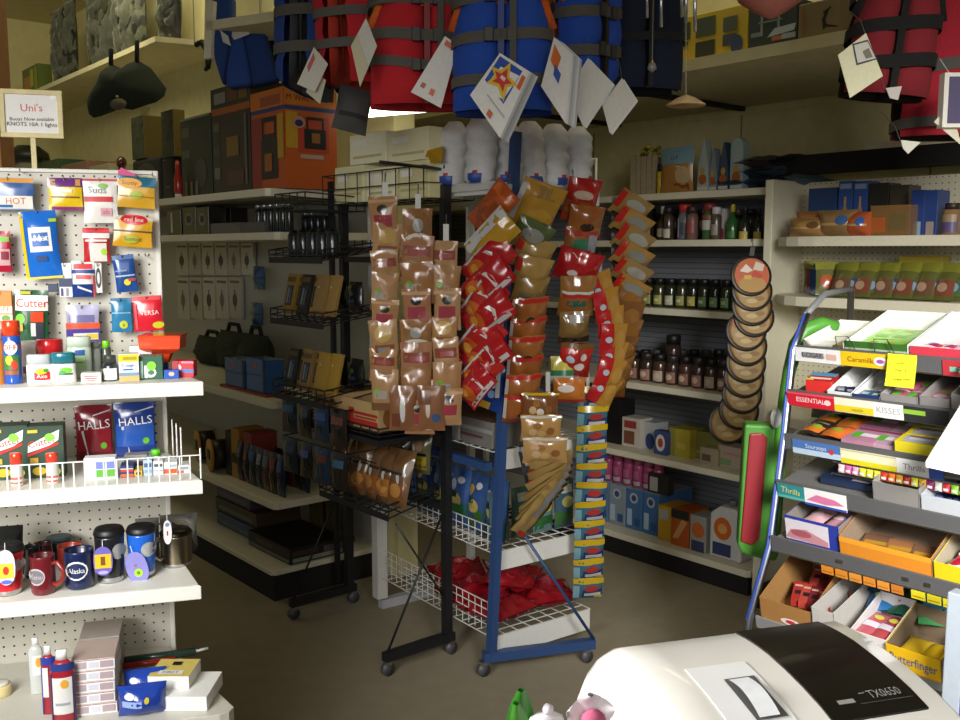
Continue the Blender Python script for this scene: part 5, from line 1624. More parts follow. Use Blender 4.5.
# --- bottom shelf
open_carton(5, 762, 812, .28, .07, 'cardboard_box', 'brown cardboard box of red bars at the left of the bottom candy shelf', 'a5763e:m', '9c7440:m', [('e', .6, .3, .2, .14, 'e8e0dc'), ('e', .6, .3, .1, .08, 'c8303c')], back=.15, y=.0, rz=2)
in_carton(5, 774, 808, .06, 2, 4, .035, .10, .022, 'red_bar', '%s red wrapped bar in the brown cardboard box', ['a83430:g', 'b8483c:g', '7a2a2c:g'], [('r', .2, .3, .8, .5, '2c2428:g'), ('r', .1, .7, .9, .8, 'd8a898:g')], 'red bars in the cardboard box', rz=24, z0=.03)
open_carton(5, 814, 836, .26, .09, 'cardboard_box', 'pale grey carton beside the brown cardboard box', 'c8c4be:s', 'b8b4ae:s', back=.10, y=.0)
for k in range(7):
    b = MB()
    b.M = Matrix.Rotation(-PI / 2, 4, 'X')
    cc = ('2c6a9c', '23503c', '3c7c4c', '28405c', '1d4a34', '3a8aa8', '2c5a3c')[k]
    b.pillow(.10, .13, .045, cc + ':g', [('e', .5, .6, .3, .14, ('8ac0d8', '5a9a5a')[k % 2] + ':g'), ('e', .3, .3, .12, .08, 'b8d048:g'), ('r', .6, .2, .9, .4, 'a8c8d0:g')], seed=k * 4, wr=.012, z0=-.065)
    one(b, 'candy_bag', '%s green blue candy bag heaped on the bottom candy shelf' % ORD[k], 'bag', crp(5, cx(5, 852) + .065 * (k % 3), .20 + .035 * (k // 3), .05 + .025 * (k // 3)), CR.yaw + R(random.uniform(-30, 30)), 'green blue candy bags on the bottom candy shelf', TL)
open_carton(5, 852, 888, .16, .06, 'cardboard_box', 'white open box of red packs in the middle of the bottom candy shelf', 'e0dcda:s', 'cac8c8:s', [('r', .5, .2, .8, .7, 'c83a3c')], back=.09, y=.0)
in_carton(5, 856, 884, .01, 1, 2, .06, .12, .02, 'striped_candy', '%s red white candy pack in the white open box', ['b85a64:g', 'a8444c:g'], [('r', .1, .3, .9, .5, 'd8d0dc:g'), ('e', .5, .7, .2, .1, 'd8c84c:g')], 'red white candy packs', kind='pillow', z0=.035)
open_carton(5, 889, 944, .16, .06, 'candy_box', 'yellow display box reading Butterfinger at the bottom right of the candy rack', 'e8b818:s', '6f5f4a:m', [('t', 'Butterfinger', .5, .48, .42, '28509c', 0, .86), ('r', .0, .0, 1, .08, 'd8a010')], back=.09, y=-.01)
in_carton(5, 895, 938, .02, 1, 2, .07, .09, .03, 'yellow_bar', '%s yellow bar inside the yellow display box', ['d8b428:g', 'c8a41c:g'], [], 'yellow bars in the display box', kind='pillow', z0=.005)
for k, (pa, pb, cc) in enumerate([(898, 914, 'e0a018'), (916, 932, 'e0a018')]):
    lip_label(5, pa, pb, cc + ':s', [], dz=-.05, h=.025)
# upright post and card at the frame's right edge
t = thing('display_post', 'pale grey upright display post at the lower right corner', 'post', at(955, 688, 2.02).to_2d().to_3d(), R(-50))
pz = at(955, 688, 2.02).z
b = MB(); b.box(-.02, .02, -.02, .02, 0, at(955, 592, 2.02).z, 'aab4be:s', {'right': '5f62a8:s'}); b.build('post', t, .003)
b = MB(); b.box(-.06, .06, -.06, .06, 0, .012, 'b8bcc4:s'); b.build('base', t, .003)
pa = at(962, 398, 2.12)
b = MB()
qa, qb, qc, qd = at(1012, 322, 2.12), at(926, 462, 2.12), at(926, 467, 2.12), at(1012, 486, 2.12)
o = qa
b.add([tuple(v - o) for v in (qa, qb, qc, qd)] + [tuple(v - o + Vector((.0, .004, 0))) for v in (qa, qb, qc, qd)], [(0, 1, 2, 3), (4, 7, 6, 5), (0, 4, 5, 1), (1, 5, 6, 2), (2, 6, 7, 3), (3, 7, 4, 0)], 'f4f4f6:m')
tcard = thing('paper_sign', 'blank white paper sign jutting in at the right edge of the candy rack', 'sign', o)
o2 = b.build('paper', tcard)
b = MB(); b.tube([(-.06, .006, -.12), (-.04, .12, -.12), (.0, .32, -.14)], .004, '8a8a8a:c', 6); b.build('clip_arm', tcard)

# green pool toy hanging at the rack's left side
TY = 2.72
org = at(775, 425, TY)
t = thing('pool_toy', 'green foam pool toy with a red panel hanging left of the candy rack', 'toy', org)
def P(px, py, dy=0):
    return at(px, py, TY + dy) - org
b = MB()
front = [P(745, 424), P(738, 545), P(741, 553), P(748, 556), P(764, 560), P(776, 562), P(780, 552), P(786, 470), P(788, 426)]
n = len(front)
vs = [tuple(v) for v in front] + [tuple(v + Vector((.012, .07, 0))) for v in front]
b.add(vs, [tuple(range(n)), tuple(range(2 * n - 1, n - 1, -1))] + [((i + 1) % n, i, n + i, n + (i + 1) % n) for i in range(n)], '47862e:s')
b.build('body', t, .009, 3)
b = MB()
fr_ = [P(750, 434, -.008), P(741, 542, -.008), P(752, 546, -.008), P(760, 540, -.008), P(768, 438, -.008), P(762, 433, -.008)]
n = len(fr_)
b.add([tuple(v) for v in fr_] + [tuple(v + Vector((0, .02, 0))) for v in fr_], [tuple(range(n))] + [((i + 1) % n, i, n + i, n + (i + 1) % n) for i in range(n)], '8c2028:s')
b.build('red_panel', t, .005, 2)
b = MB()
b.tube([P(838, 326, .0), P(822, 324, .0), P(806, 330, -.0), P(796, 345, .0), P(789, 372, .0), P(784, 400, .0), P(780, 440, .0), P(776, 500, .02), P(772, 550, .03)], [.014, .022, .024, .022, .019, .017, .018, .02, .018], '529a34:s', 10)
b.build('handle_tube', t)
b = MB(); b.blob(tuple(P(776, 418, -.02)), (.018, .01, .03), 'b8bcb8:g'); b.build('clip', t)

# ================================================================ counter, cash register, orchid
t = thing('counter', 'shop counter holding the cash register in front', 'counter', (.5, .85, 0), R(16.9))
b = MB(); b.box(-.62, .62, -.5, .36, .80, .84, 'b8aa92:s'); b.build('worktop', t, .005)
b = MB(); b.box(-.58, .58, -.46, .32, 0, .80, '8a7c68:w'); b.build('cabinet', t)
KR = Fr(.168, 1.15, 16.0)
prof = [(.075, .842), (.075, 1.02), (.066, 1.05), (.045, 1.078), (.02, 1.097), (0, 1.107), (-.025, 1.1095), (-.05, 1.1105), (-.075, 1.1102), (-.11, 1.1065), (-.145, 1.101), (-.18, 1.0935), (-.21, 1.084), (-.25, 1.066), (-.29, 1.04), (-.33, 1.01), (-.36, .985), (-.5, .95), (-.52, .93), (-.52, .842)]


def pz_(y):
    pts = prof[4:17]
    for (a, za), (b_, zb) in zip(pts, pts[1:]):
        if b_ <= y <= a:
            return za + (zb - za) * (a - y) / (a - b_)
    return 1.1


prof = [(y, z - .007 if z > .9 else z) for y, z in prof]
kt = thing('cash_register', 'white cash register with black glossy lid in the foreground', 'cash register', KR.p(0, 0, .842), KR.yaw)
W = .338
b = MB()
IV = 'e6e3dc:k'
n = len(prof)
ss = [0, .004, .012, .05, .18, W - .012, W - .004, W]
ins = [.018, .006, 0, 0, 0, 0, .006, .018]
vs, fs = [], []
for s, q in zip(ss, ins):
    for (y, z) in prof:
        k = min(1, max(0, (z - .842) / .26))
        fl = -.05 * (1 - k) if s < .1 else (.02 * (1 - k) if s > .3 else 0)
        vs.append((s + fl, y * (1 - q * .5), z - .842 - q * k))
for i in range(len(ss) - 1):
    for j in range(n - 1):
        a = i * n + j
        fs.append((a, a + 1, a + n + 1, a + n))
b.add(vs, fs, IV, True)
b.add([vs[j] for j in range(n)], [tuple(range(n - 1, -1, -1))], IV)
b.add([vs[(len(ss) - 1) * n + j] for j in range(n)], [tuple(range(n))], IV)
b.build('housing', kt)


def strip(s0, s1, y0, y1, lift, m, ns=10, th=.002):
    mb = MB()
    def f(u, v):
        y = y0 + (y1 - y0) * v
        return (s0 + (s1 - s0) * u, y, pz_(y) - .842 + lift)
    mb.grid(f, 4, ns, m)
    # flip: y0 > y1 runs toward the viewer so order faces upward
    mb.f = [tuple(reversed(q)) for q in mb.f]
    for u in (0, 1):
        pts = [f(u, k / ns) for k in range(ns + 1)]
        mb.add(pts + [(p[0], p[1], p[2] - lift) for p in pts], [(i, i + 1, ns + 2 + i, ns + 1 + i) for i in range(ns)], m)
    for v in (0, 1):
        pts = [f(k / 4, v) for k in range(5)]
        mb.add(pts + [(p[0], p[1], p[2] - lift) for p in pts], [(i, i + 1, 6 + i, 5 + i) for i in range(4)], m)
    return mb


lid = strip(.174, .300, .0, -.207, .0025, '0e0e0d:k', 14)
lido = lid.build('display_lid', kt)
b = MB()
def on_lid(x, z):
    y = -.207 + z
    return y
# lettering printed along the lid's lower edge
tv, tf = text_geo('TX0650')
k = .013 / .72
out = []
for v in tv:
    s, y = .262 + v[0] * k * .72, -.178 + v[1] * k
    out.append((s, y, pz_(y) - .842 + .0031))
b.add(out, tf, '8a8a86:s')
for (s0, s1, y0, y1, cc) in ((.196, .218, -.186, -.180, '8f8f8a:s'), (.222, .293, -.1895, -.1885, '4a4a48:s'), (.23, .238, -.1745, -.173, '8a8a86:s')):
    b.add([(s, y, pz_(y) - .842 + .0031) for s, y in ((s0, y0), (s1, y0), (s1, y1), (s0, y1))], [(0, 1, 2, 3)], cc)
b.build('lettering', lido)
pc_ = strip(.055, .135, -.085, -.26, .0015, 'f3f3f4:k', 12).build('printer_cover', kt)
b = MB()
fr2 = [(.088, -.118), (.128, -.118), (.128, -.19), (.088, -.19)]
b.add([(s, y, pz_(y) - .842 + .003) for s, y in fr2], [(0, 3, 2, 1)], '5f5e5c:s')
b.build('paper_slot', pc_)
b = MB()
def rc(u, v):
    y = -.122 - .066 * v
    return (.092 + .026 * u, y, pz_(y) - .842 + .0045 + .006 * math.sin(PI * v))
b.grid(rc, 4, 8, 'eef0f4:m')
b.f = [tuple(reversed(q)) for q in b.f]
b.build('receipt_paper', pc_)
b = MB(); b.box(.006, W - .004, -.355, -.35, .14, .146, 'b8b4aa:s')
for r_ in range(4):
    for c_ in range(8):
        x, y = .04 + .036 * c_, -.39 - .028 * r_
        z = .985 - .842 - .25 * (.36 + y) * -1 * 1.0
        zz = .136 - (-.36 - y) * .25
        b.box(x, x + .026, y - .018, y, zz - .004, zz + .006, ('8a8c90:s', 'c8c4ba:s')[(r_ + c_) % 3 == 0])
b.build('keypad', kt)

ot = thing('potted_orchid', 'pink and white orchid with a green leaf at the bottom edge', 'plant', (.09, .93, .84), .2)
of = Matrix.Translation((.09, .93, .84)) @ Matrix.Rotation(.2, 4, 'Z')
oi = of.inverted()
def O(px, py, Y):
    return oi @ at(px, py, Y)
b = MB(); b.lathe([(.035, 0), (.05, .07), (.052, .075), (.045, .075), (.04, .06)], 'c8a890:k', 16); b.build('pot', ot)
b = MB()
def petal(mb, base, tip, wd, m, th=.006, curl=.01):
    base, tip = Vector(base), Vector(tip)
    d = tip - base
    sd = d.cross(Vector((0, 1, 0))).normalized()
    nn = sd.cross(d).normalized()
    def f(u, v, s=1):
        w_ = wd * math.sin(PI * (.08 + .88 * v)) ** .7
        return tuple(base + d * v + sd * (u - .5) * w_ + nn * (curl * math.sin(PI * v) + s * th * .5 * math.sin(PI * u)))
    mb.grid(lambda u, v: f(u, v, 1), 6, 8, m)
    mb.grid(lambda u, v: f(1 - u, v, -1), 6, 8, m)
lf0 = O(524, 790, .93)
petal(b, lf0, O(521, 690, .92), .034, '3f8a2c:s', .008)
petal(b, O(535, 800, .93), O(516, 703, .90), .026, '4c9c34:s', .008)
b.build('leaf', ot)
b = MB(); b.tube([(0, 0, .06), tuple(O(560, 780, .93)), tuple(O(585, 720, .94))], .004, '5a8a3a:s', 6); b.tube([(0, 0, .06), tuple(O(545, 760, .93)), tuple(O(549, 712, .93))], .003, '5a8a3a:s', 6); b.build('stem', ot)
b = MB()
c0 = O(590, 717, .925)
for a in range(5):
    an = 2 * PI * a / 5 + .35
    tip = c0 + Vector((math.cos(an) * .026, -.004, math.sin(an) * .026))
    petal(b, c0, tip, .03, 'f3eef2:m', .008, .006)
b.build('petals', ot)
b = MB(); b.blob(tuple(c0 + Vector((0, -.010, .0))), (.014, .010, .013), 'd4688c:m'); b.build('flower_center', ot)
b = MB(); b.blob(tuple(O(548, 709, .925)), (.006, .006, .006), 'f4e8f2:m'); b.blob(tuple(O(546, 722, .93)), (.02, .012, .012), 'f3eef2:m'); b.build('bud', ot)
# ================================================================ rear gondola goods
def jar(fr, x, y, z, r, h, body, cap, decs, name, label, cat, group, capf=.2, kind='jar'):
    t = thing(name, label, cat, fr.p(x, y, z), fr.yaw, group)
    hb = h * (1 - capf)
    b = MB()
    if kind == 'bottle':
        b.lathe([(r * .9, 0), (r, .006), (r, hb * .62), (r * .8, hb * .72), (r * .36, hb * .86), (r * .34, hb)], body, 12)
        b.decals(ys_cyl(r), 2 * r, hb * .62, decs)
        rc = r * .38
    else:
        b.lathe([(r * .9, 0), (r, .006), (r, hb * .86), (r * .84, hb)], body, 12)
        b.decals(ys_cyl(r), 2 * r, hb * .86, decs)
        rc = r * .88
    b.build('body', t)
    b = MB(); b.lathe([(rc, hb), (rc, h - .003), (rc * .9, h)], cap, 12); b.build('lid', t)
    return t


def rg_px(px0, px1, ytop, z, y):
    x0 = RG.hy(px0, 300, y)[0]
    x1 = RG.hy(px1, 300, y)[0]
    return x0, x1


def rg_h(px, ytop, y, z):
    return RG.hy(px, ytop, y)[1] - z


def fit(fr, px0, px1, ytop, z, y):
    """photo columns and top row on a shelf at z -> x, width, height"""
    ys = ytop + 15
    a, zt = fr.hy(px0, ytop, y)[0], fr.hy((px0 + px1) / 2, ytop, y)[1]
    b = fr.hy(px1, ytop, y)[0]
    return (a + b) / 2, b - a, max(.03, zt - z)


# top jar shelf
J1 = [(612, 624, 206, '2a2420', '17161a', 'jar', [('r', .1, .2, .9, .6, '5a3a2a')], 'dark sauce jar'), (625, 637, 208, '35281e', '1a1a1a', 'jar', [('r', .1, .2, .9, .6, '6a5a4a')], 'brown sauce jar'),
      (640, 650, 204, '2c2018', '121212', 'bottle', [('r', .1, .2, .9, .7, '8a7a5a')], 'dark bottle with tan label'), (651, 660, 206, '3c2c1c', 'b8b4ac', 'bottle', [('r', .1, .2, .9, .7, 'a89a80')], 'brown bottle with silver cap'),
      (661, 670, 207, '4a382c', '1c1c20', 'jar', [('r', .1, .1, .9, .5, 'd0c8b8')], 'brown jar with cream label'), (671, 683, 204, '6c7078', 'c0342c', 'jar', [('r', .2, .1, .36, .9, 'd8dce0'), ('r', .5, .2, .9, .7, '4a4c58')], 'grey jar with red lid'),
      (684, 694, 206, '7a5a52', '3a2a2a', 'jar', [('r', .1, .3, .9, .8, '9a4a44')], 'reddish brown jar'), (695, 708, 203, '3f6a3c', '8a3430', 'jar', [('r', .08, .4, .92, .8, 'c8c8bc'), ('r', .1, .85, .9, 1, 'a84438')], 'green jar with pale label'),
      (709, 718, 207, '5a4c40', 'c8c8cc', 'jar', [('r', .1, .2, .9, .7, '9c9484')], 'brown jar with white lid'),
      (720, 731, 204, '2c5c2a', 'b8a82c', 'bottle', [('r', .1, .1, .9, .5, '3a7030')], 'tall green bottle'), (737, 747, 207, '20261c', '15151a', 'bottle', [('r', .05, .0, .95, .5, 'c0a83c')], 'dark bottle with yellow label'), (748, 757, 208, '20261c', '15151a', 'bottle', [('r', .05, .0, .95, .5, 'b8a03c')], 'second dark bottle with yellow label')]
for k, (a, b_, tp, body, cap, kind, decs, lab) in enumerate(J1):
    x, w, h = fit(RG, a, b_, tp, 1.651, .08)
    jar(RG, x, .08 + w / 2 + .03 * (k % 2), 1.651, w / 2 * .96, h, body + ':g', cap + ':s', decs, 'sauce_jar' if kind == 'jar' else 'sauce_bottle', lab + ' on the upper jar shelf of the rear gondola', kind, 'jars on the upper rear shelf', .22, kind)
x, w, h = fit(RG, 700, 720, 206, 1.651, .2)
ibox(RG, (702, 209, 724, 236), .16, .07, 'spice_box', 'white and red carton behind the jars on the upper jar shelf', 'box', 'c8c4bc:s', [('r', 0, 0, 1, .36, '9c2c3c'), ('r', .1, .5, .9, .56, '8a8a86'), ('r', .1, .7, .9, .74, '8a8a86')], z=1.651)
# behind rows (dark)
for row, z, n, pa, pb, tp in ((0, 1.651, 11, 616, 755, 209), (1, 1.311, 12, 616, 740, 281), (2, .921, 10, 612, 735, 350)):
    for k in range(n):
        p0 = pa + (pb - pa) * k / n
        x, w, h = fit(RG, p0, p0 + (pb - pa) / n * .8, tp, z, .27)
        jar(RG, x, .27 + w / 2, z, w / 2, h, ('241f1a', '2c2a20', '1d1f1b')[k % 3] + ':g', ('141414', '4a4238')[k % 2] + ':s', [('r', .2, .2, .8, .6, ('3c3428', '4a4634')[k % 2])], 'sauce_jar',
            '%s dark jar from the left in the back row of the %s jar shelf' % (ORD[k], ('upper', 'middle', 'lower')[row]), 'jar', 'back rows of dark jars')
# middle jar shelf
MJ = [('2a2a1c', '8a8a3a'), ('3a3a20', 'a8a44c'), ('242a1c', 'b8b89c'), ('34361f', '9c984a'), ('20241a', 'c8b83c'), ('2c3420', '6a8a4a'), ('1e2418', '8ab070'), ('283222', '7aa060')]
for k in range(9):
    p0 = 640 + 11.2 * k
    x, w, h = fit(RG, p0, p0 + 10, 278 + .25 * k, 1.311, .06)
    bb, lb = MJ[k % 8]
    jar(RG, x, .06 + w / 2, 1.311, w / 2, h, bb + ':g', '121214:s', [('r', .1, .15, .9, .62, lb), ('r', .3, .3, .7, .45, 'd0d0b8'), ('r', .06, .1, .14, .9, 'd8dcd8')], 'pickle_jar', '%s green jar from the left in front on the middle jar shelf' % ORD[k], 'jar', 'green jars on the middle rear shelf', .22)
# lower jar shelf
for k in range(8):
    p0 = 624 + 13 * k
    x, w, h = fit(RG, p0, p0 + 11.5, 352 + 1.2 * k, .921, .05)
    lb = ('8a5a4c', '9a6a5c', 'b0a08c', '8c5c50')[k % 4]
    jar(RG, x, .05 + w / 2, .921, w / 2, h, ('4a3428', '3c2c24')[k % 2] + ':g', ('141416', '2c2420')[k % 2] + ':s', [('r', .08, .1, .92, .66, lb), ('e', .5, .4, .26, .16, 'c8b8a0')], 'jam_jar', '%s brown jar from the left in front on the lower jar shelf' % ORD[k], 'jar', 'brown jars on the lower rear shelf', .24)
xx, ww, hh = fit(RG, 677, 690, 334, .921, .27)
jar(RG, xx, .19, .921, ww / 2, hh, '3c2a24:g', '16161a:s', [('r', .08, .3, .92, .7, '8a6a5c')], 'sauce_jar', 'tall brown jar rising above the row on the lower jar shelf', 'jar', None, .2)
# carton shelf
Z = .556
ibox(RG, (622, 418, 640, 448), .07, .10, 'carton', 'white carton with brown picture at the left of the carton shelf', 'box', 'c4bcb0:s', [('r', .12, .1, .7, .55, '7a4a34'), ('r', .12, .65, .8, .9, '9a3a34')], z=Z)
ibox(RG, (641, 422, 656, 449), .10, .10, 'carton', 'plain grey white carton second on the carton shelf', 'box', 'aeb0ae:s', [('e', .6, .3, .3, .3, '2c3c6a')], z=Z)
ibox(RG, (654, 431, 667, 452), .04, .05, 'carton', 'blue and white carton in front on the carton shelf', 'box', '3c4c7c:s', [('e', .5, .5, .36, .36, 'd8d4cc'), ('e', .5, .5, .2, .2, 'a84a34')], z=Z)
ibox(RG, (669, 429, 690, 456), .07, .12, 'carton', 'yellow carton in the middle of the carton shelf', 'box', 'b8a83a:s', [('r', 0, .0, .3, 1, '98923c'), ('r', .4, .3, .8, .5, 'c8bc5c')], z=Z)
ibox(RG, (690, 432, 722, 462), .12, .12, 'carton', 'olive carton behind on the carton shelf', 'box', '84803c:s', [('r', .1, .2, .8, .3, '9a985c')], z=Z)
ibox(RG, (700, 448, 718, 464), .04, .05, 'carton', 'small beige carton in front of the olive carton', 'box', 'a8977c:s', [('r', .1, .2, .6, .6, '6a5a4c')], z=Z)
ibox(RG, (718, 447, 745, 474), .06, .10, 'carton', 'pale pink and green carton at the right of the carton shelf', 'box', 'b09c8c:s', [('r', .1, .1, .5, .4, '7a9a64'), ('r', .2, .6, .9, .7, 'b88080')], z=Z)
ibox(RG, (604, 400, 620, 444), .07, .12, 'carton', 'tall black carton behind the yellow topped packs', 'box', '17171a:s', [], z=Z)
# bottom shelf
Z = .121
x0 = RG.hy(600, 500, .05)[0]
for k in range(4):
    xa = RG.hy(592 + 17 * k, 500, .04)[0]
    xb = RG.hy(608 + 17 * k, 500, .04)[0]
    w = xb - xa
    b = MB(); b.box(-w / 2, w / 2, 0, .28, 0, .22, ('5c7ca8', '8a96a0', '44709c', '3f6ca0')[k] + ':s', {'top': '9a9ca4:s'})
    b.decals(flat, w, .22, [('e', .5, .78, .26, .13, 'b4b8c0'), ('e', .5, .78, .15, .08, '3a4a78'), ('r', .1, .1, .4, .5, 'b0c4d8'), ('r', .55, .1, .9, .3, '2c5488')])
    one(b, 'paper_pack', '%s blue pack with round white emblem from the left on the bottom shelf' % ORD[k], 'pack', RG.p((xa + xb) / 2, .04, Z), RG.yaw, 'blue packs on the bottom rear shelf', bevel=.004)
zt = Z + .2205
for k in range(6):
    xa = RG.hy(602 + 10 * k, 470, .08)[0]
    xb = RG.hy(611 + 10 * k, 470, .08)[0]
    r = (xb - xa) / 2
    jar(RG, (xa + xb) / 2, .10, zt, r, .15, '9a4468:g', 'b0587c:s', [('r', .1, .1, .9, .3, 'a89ca0'), ('r', .2, .4, .8, .8, 'a85878')], 'soap_bottle', '%s pink bottle from the left standing on the blue packs' % ORD[k], 'bottle', 'pink bottles on the blue packs', .15)
ibox(RG, (648, 474, 668, 488), .06, .05, 'small_carton', 'black and white carton lying on the blue packs', 'box', '2c2a28:s', [('r', .1, .1, .5, .8, 'b0aca4')], z=zt)
ibox(RG, (658, 506, 671, 542), .02, .16, 'dog_food_bag', 'yellow carton at the left of the orange group on the bottom shelf', 'box', 'c89a24:s', [('r', .1, .6, .8, .9, 'a8b0a8')], z=Z)
ibox(RG, (671, 510, 689, 548), .0, .16, 'snack_carton', 'orange and black carton on the bottom rear shelf', 'box', 'b8581c:s', [('p', [(.1, .2), (.4, .2), (.9, .7), (.6, .75)], 'd0a060'), ('r', 0, .75, 1, 1, '2c2a26')], z=Z)
ibox(RG, (690, 516, 706, 552), .0, .12, 'snack_carton', 'grey white carton with orange circle on the bottom rear shelf', 'box', '9c9a94:s', [('e', .5, .6, .4, .22, 'c8682c'), ('r', .1, .0, .9, .3, '343e5c')], z=Z)
x, zb, w, h = RG.span(708, 508, 740, 561, -.01)
h = zb + h - Z
t = thing('detergent_jug', 'white jug with orange round label and handle on the bottom rear shelf', 'jug', RG.p(x, .06, Z), RG.yaw)
b = MB()
b.plate([(-w / 2, 0), (w / 2, 0), (w / 2, h * .86), (w * .3, h), (-w * .2, h), (-w / 2, h * .84)], -.06, .06, 'c8c8c4:s')
b.decals(lambda x, z: -.06, w, h, [('e', .42, .58, .28, .22, 'cc6420'), ('e', .42, .58, .15, .1, 'd8a060'), ('r', .12, .06, .7, .3, '343e66')])
b.build('body', t, .012, 3)
b = MB(); b.lathe([(.022, h), (.022, h + .025), (.02, h + .028)], '6a6a6c:s', 12); b.build('cap', t)
b = MB(); b.tube([(w * .44, 0, h * .82), (w * .60, 0, h * .72), (w * .60, 0, h * .4), (w * .46, 0, h * .3)], .009, 'c8c8c4:s', 8); b.build('handle', t)

# goods on top of the rear gondola (z 1.88)
Z = 1.881
x, zb, w, h = RG.span(630, 146, 657, 188, .10)
t = thing('slatted_planter', 'beige slatted crate of yellow flowers on top of the rear gondola', 'crate', RG.p(x, .10, Z), RG.yaw)
for k in range(5):
    b = MB(); xa = -w / 2 + w * k / 5; b.box(xa + .003, xa + w / 5 - .003, 0, .012, 0, .20, 'a89878:w'); b.build('slat', t, .002)
b = MB(); b.box(-w / 2, w / 2, .012, .16, 0, .19, '8a7a5c:w'); b.build('box', t)
b = MB()
for k in range(16):
    b.blob((random.uniform(-w / 2, w / 2), random.uniform(.01, .14), random.uniform(.19, .25)), (.016, .016, .012), ('a89a24:m', '6a7a2c:m', 'b8a83c:m')[k % 3], 6, 4)
bb_ = b.build('flowers', t)
bb_['kind'] = 'stuff'
ibottle(RG, (656, 164, 661, 188), .06, 'bottle', 'slim yellow bottle with dark cap beside the slatted crate', 'bottle', 'c8a81c:g', '20201c:s', .25, z=Z)
ipill(RG, (661, 147, 694, 188), .05, .06, 'pet_food_bag', 'tan bag with pale blue header on top of the rear gondola', 'bag', 'a8783c:g', [('r', 0, .62, 1, 1, '7a9ca8:g'), ('t', 'III', .5, .8, .2, '2c4c5c', 0, .7), ('e', .75, .36, .2, .2, 'b8a070:g'), ('r', .5, .05, .9, .2, '8a4a24:g')], z=Z)
for k, (a, b_, tp, cc, lab) in enumerate(((697, 709, 140, '9fb0ac', 'clear pointed pack left of the navy sail shaped pack'), (709, 717, 148, '7c8c94', 'small clear pointed pack between the sail shaped ones'), (718, 729, 142, '2c4c64', 'navy sail shaped pack on top of the rear gondola'), (730, 743, 137, '98b0ac', 'rounded clear pack right of the navy sail'))):
    x, zb, w, h = RG.span(a, tp, b_, 187, .08)
    h = zb + h - Z
    b = MB()
    if k == 3:
        pts = [(-w / 2, 0), (w / 2, 0), (w / 2, h * .8)] + [(w / 2 * math.cos(q), h * .8 + h * .2 * math.sin(q)) for q in (.6, 1.2, 1.9, 2.5)] + [(-w / 2, h * .8)]
    else:
        pts = [(-w / 2, 0), (w / 2, 0), (w * .4, h * .5), (w * .05, h), (-w * .05, h), (-w * .4, h * .55)]
    b.plate(pts, 0, .05, cc + ':g')
    b.decals(flat, w, h, [('r', .08, .03, .92, .1, 'c8c8b8'), ('e', .5, .24, .34, .1, 'a85a24'), ('e', .5, .4, .2, .08, 'b89a3c')])
    one(b, 'treat_pack', lab, 'pack', RG.p(x, .08, Z), RG.yaw, 'pointed packs on top of the rear gondola', bevel=.004)
for k in range(7):
    x = RG.hy(750 + 9 * k, 175, .2)[0]
    b = MB()
    b.M = Matrix.Rotation(-PI / 2, 4, 'X')
    b.pillow(.16, .3, .06, ('3a5068', '34465c', '5a4a4c', '2c3c50', '4a6074', '20242c', '56707c')[k] + ':m', [], seed=k * 5, wr=.012, z0=-.15)
    one(b, 'folded_jeans', '%s folded dark blue garment from the left on top of the rear gondola' % ORD[k], 'clothing', RG.p(min(x, .26), .20 + .03 * (k % 2), Z + .035 + .045 * (k % 3)), RG.yaw + R(random.uniform(-20, 20)), 'folded garments on top of the rear gondola')

# strip of round flatbread packs
xd, yd = 752, 276
DX, DY, DS = RG.p(RG.hy(752, 276, -.10)[0], -.10).to_tuple()[:3] if False else (0, 0, 0)
YD = 4.02
top_ = at(753, 247, YD)
hang_strip('clip_strip', 'dark clip strip of round flatbread packs hung from the rear gondola shelf', top_, at(728, 425, YD), .02, '3a342c:s')
ctr = [(751, 276), (752, 291), (752, 306), (754, 317), (746, 331), (747, 346), (746, 363), (744, 378), (742, 394), (739, 410), (728, 424)]
for k, (px, py) in enumerate(ctr):
    c = at(px, py, YD - .008 - .012 * (len(ctr) - k))
    r = S(20.5, c.y)
    b = MB()
    b.M = Matrix.Rotation(PI / 2, 4, 'X')
    b.lathe([(r * .9, -.004), (r, -.002), (r, .003), (r * .95, .005)], '15130f:s', 28)
    b.lathe([(r * .88, .004), (r * .85, .011), (r * .7, .014), (.001, .0145)], '8a6834:s', 28)
    b.M = Matrix.Identity(4)
    dd = [('e', .5, .38, .36, .3, '9a7c48'), ('e', .32, .4, .12, .07, 'b09a68'), ('e', .66, .3, .12, .06, '84622c'), ('e', .46, .24, .14, .06, 'b49c66')]
    if k == 0:
        dd = [('e', .5, .5, .42, .42, 'b4552a'), ('e', .5, .28, .34, .2, 'a8803c'), ('p', [(.2, .6), (.36, .78), (.52, .62), (.4, .56)], 'd8ccbc'), ('p', [(.52, .64), (.6, .84), (.8, .76), (.76, .6)], 'c8bca8'), ('p', [(.46, .48), (.56, .62), (.76, .5), (.7, .42)], 'b8341c'), ('r', .3, .4, .48, .5, 'c8a040')]
    elif k in (4, 9):
        dd.append(('e', .26, .7, .12, .14, 'b85a3a'))
        dd.append(('e', .3, .74, .07, .08, 'c8b8b0'))
    elif k == 5:
        dd.append(('e', .72, .62, .14, .07, 'a83028'))
    elif k == 7:
        dd.append(('e', .74, .62, .08, .06, 'a84028'))
    b.decals(lambda x, z: -.0148, 2 * r, 2 * r, dd, z0=-r)
    one(b, 'flatbread_pack', ('topmost round pack with orange and white top on the flatbread strip' if k == 0 else '%s round flatbread pack from the top of the strip' % ORD[k]), 'pack', c, 0, 'round flatbread packs on the strip', rx=R(-12))

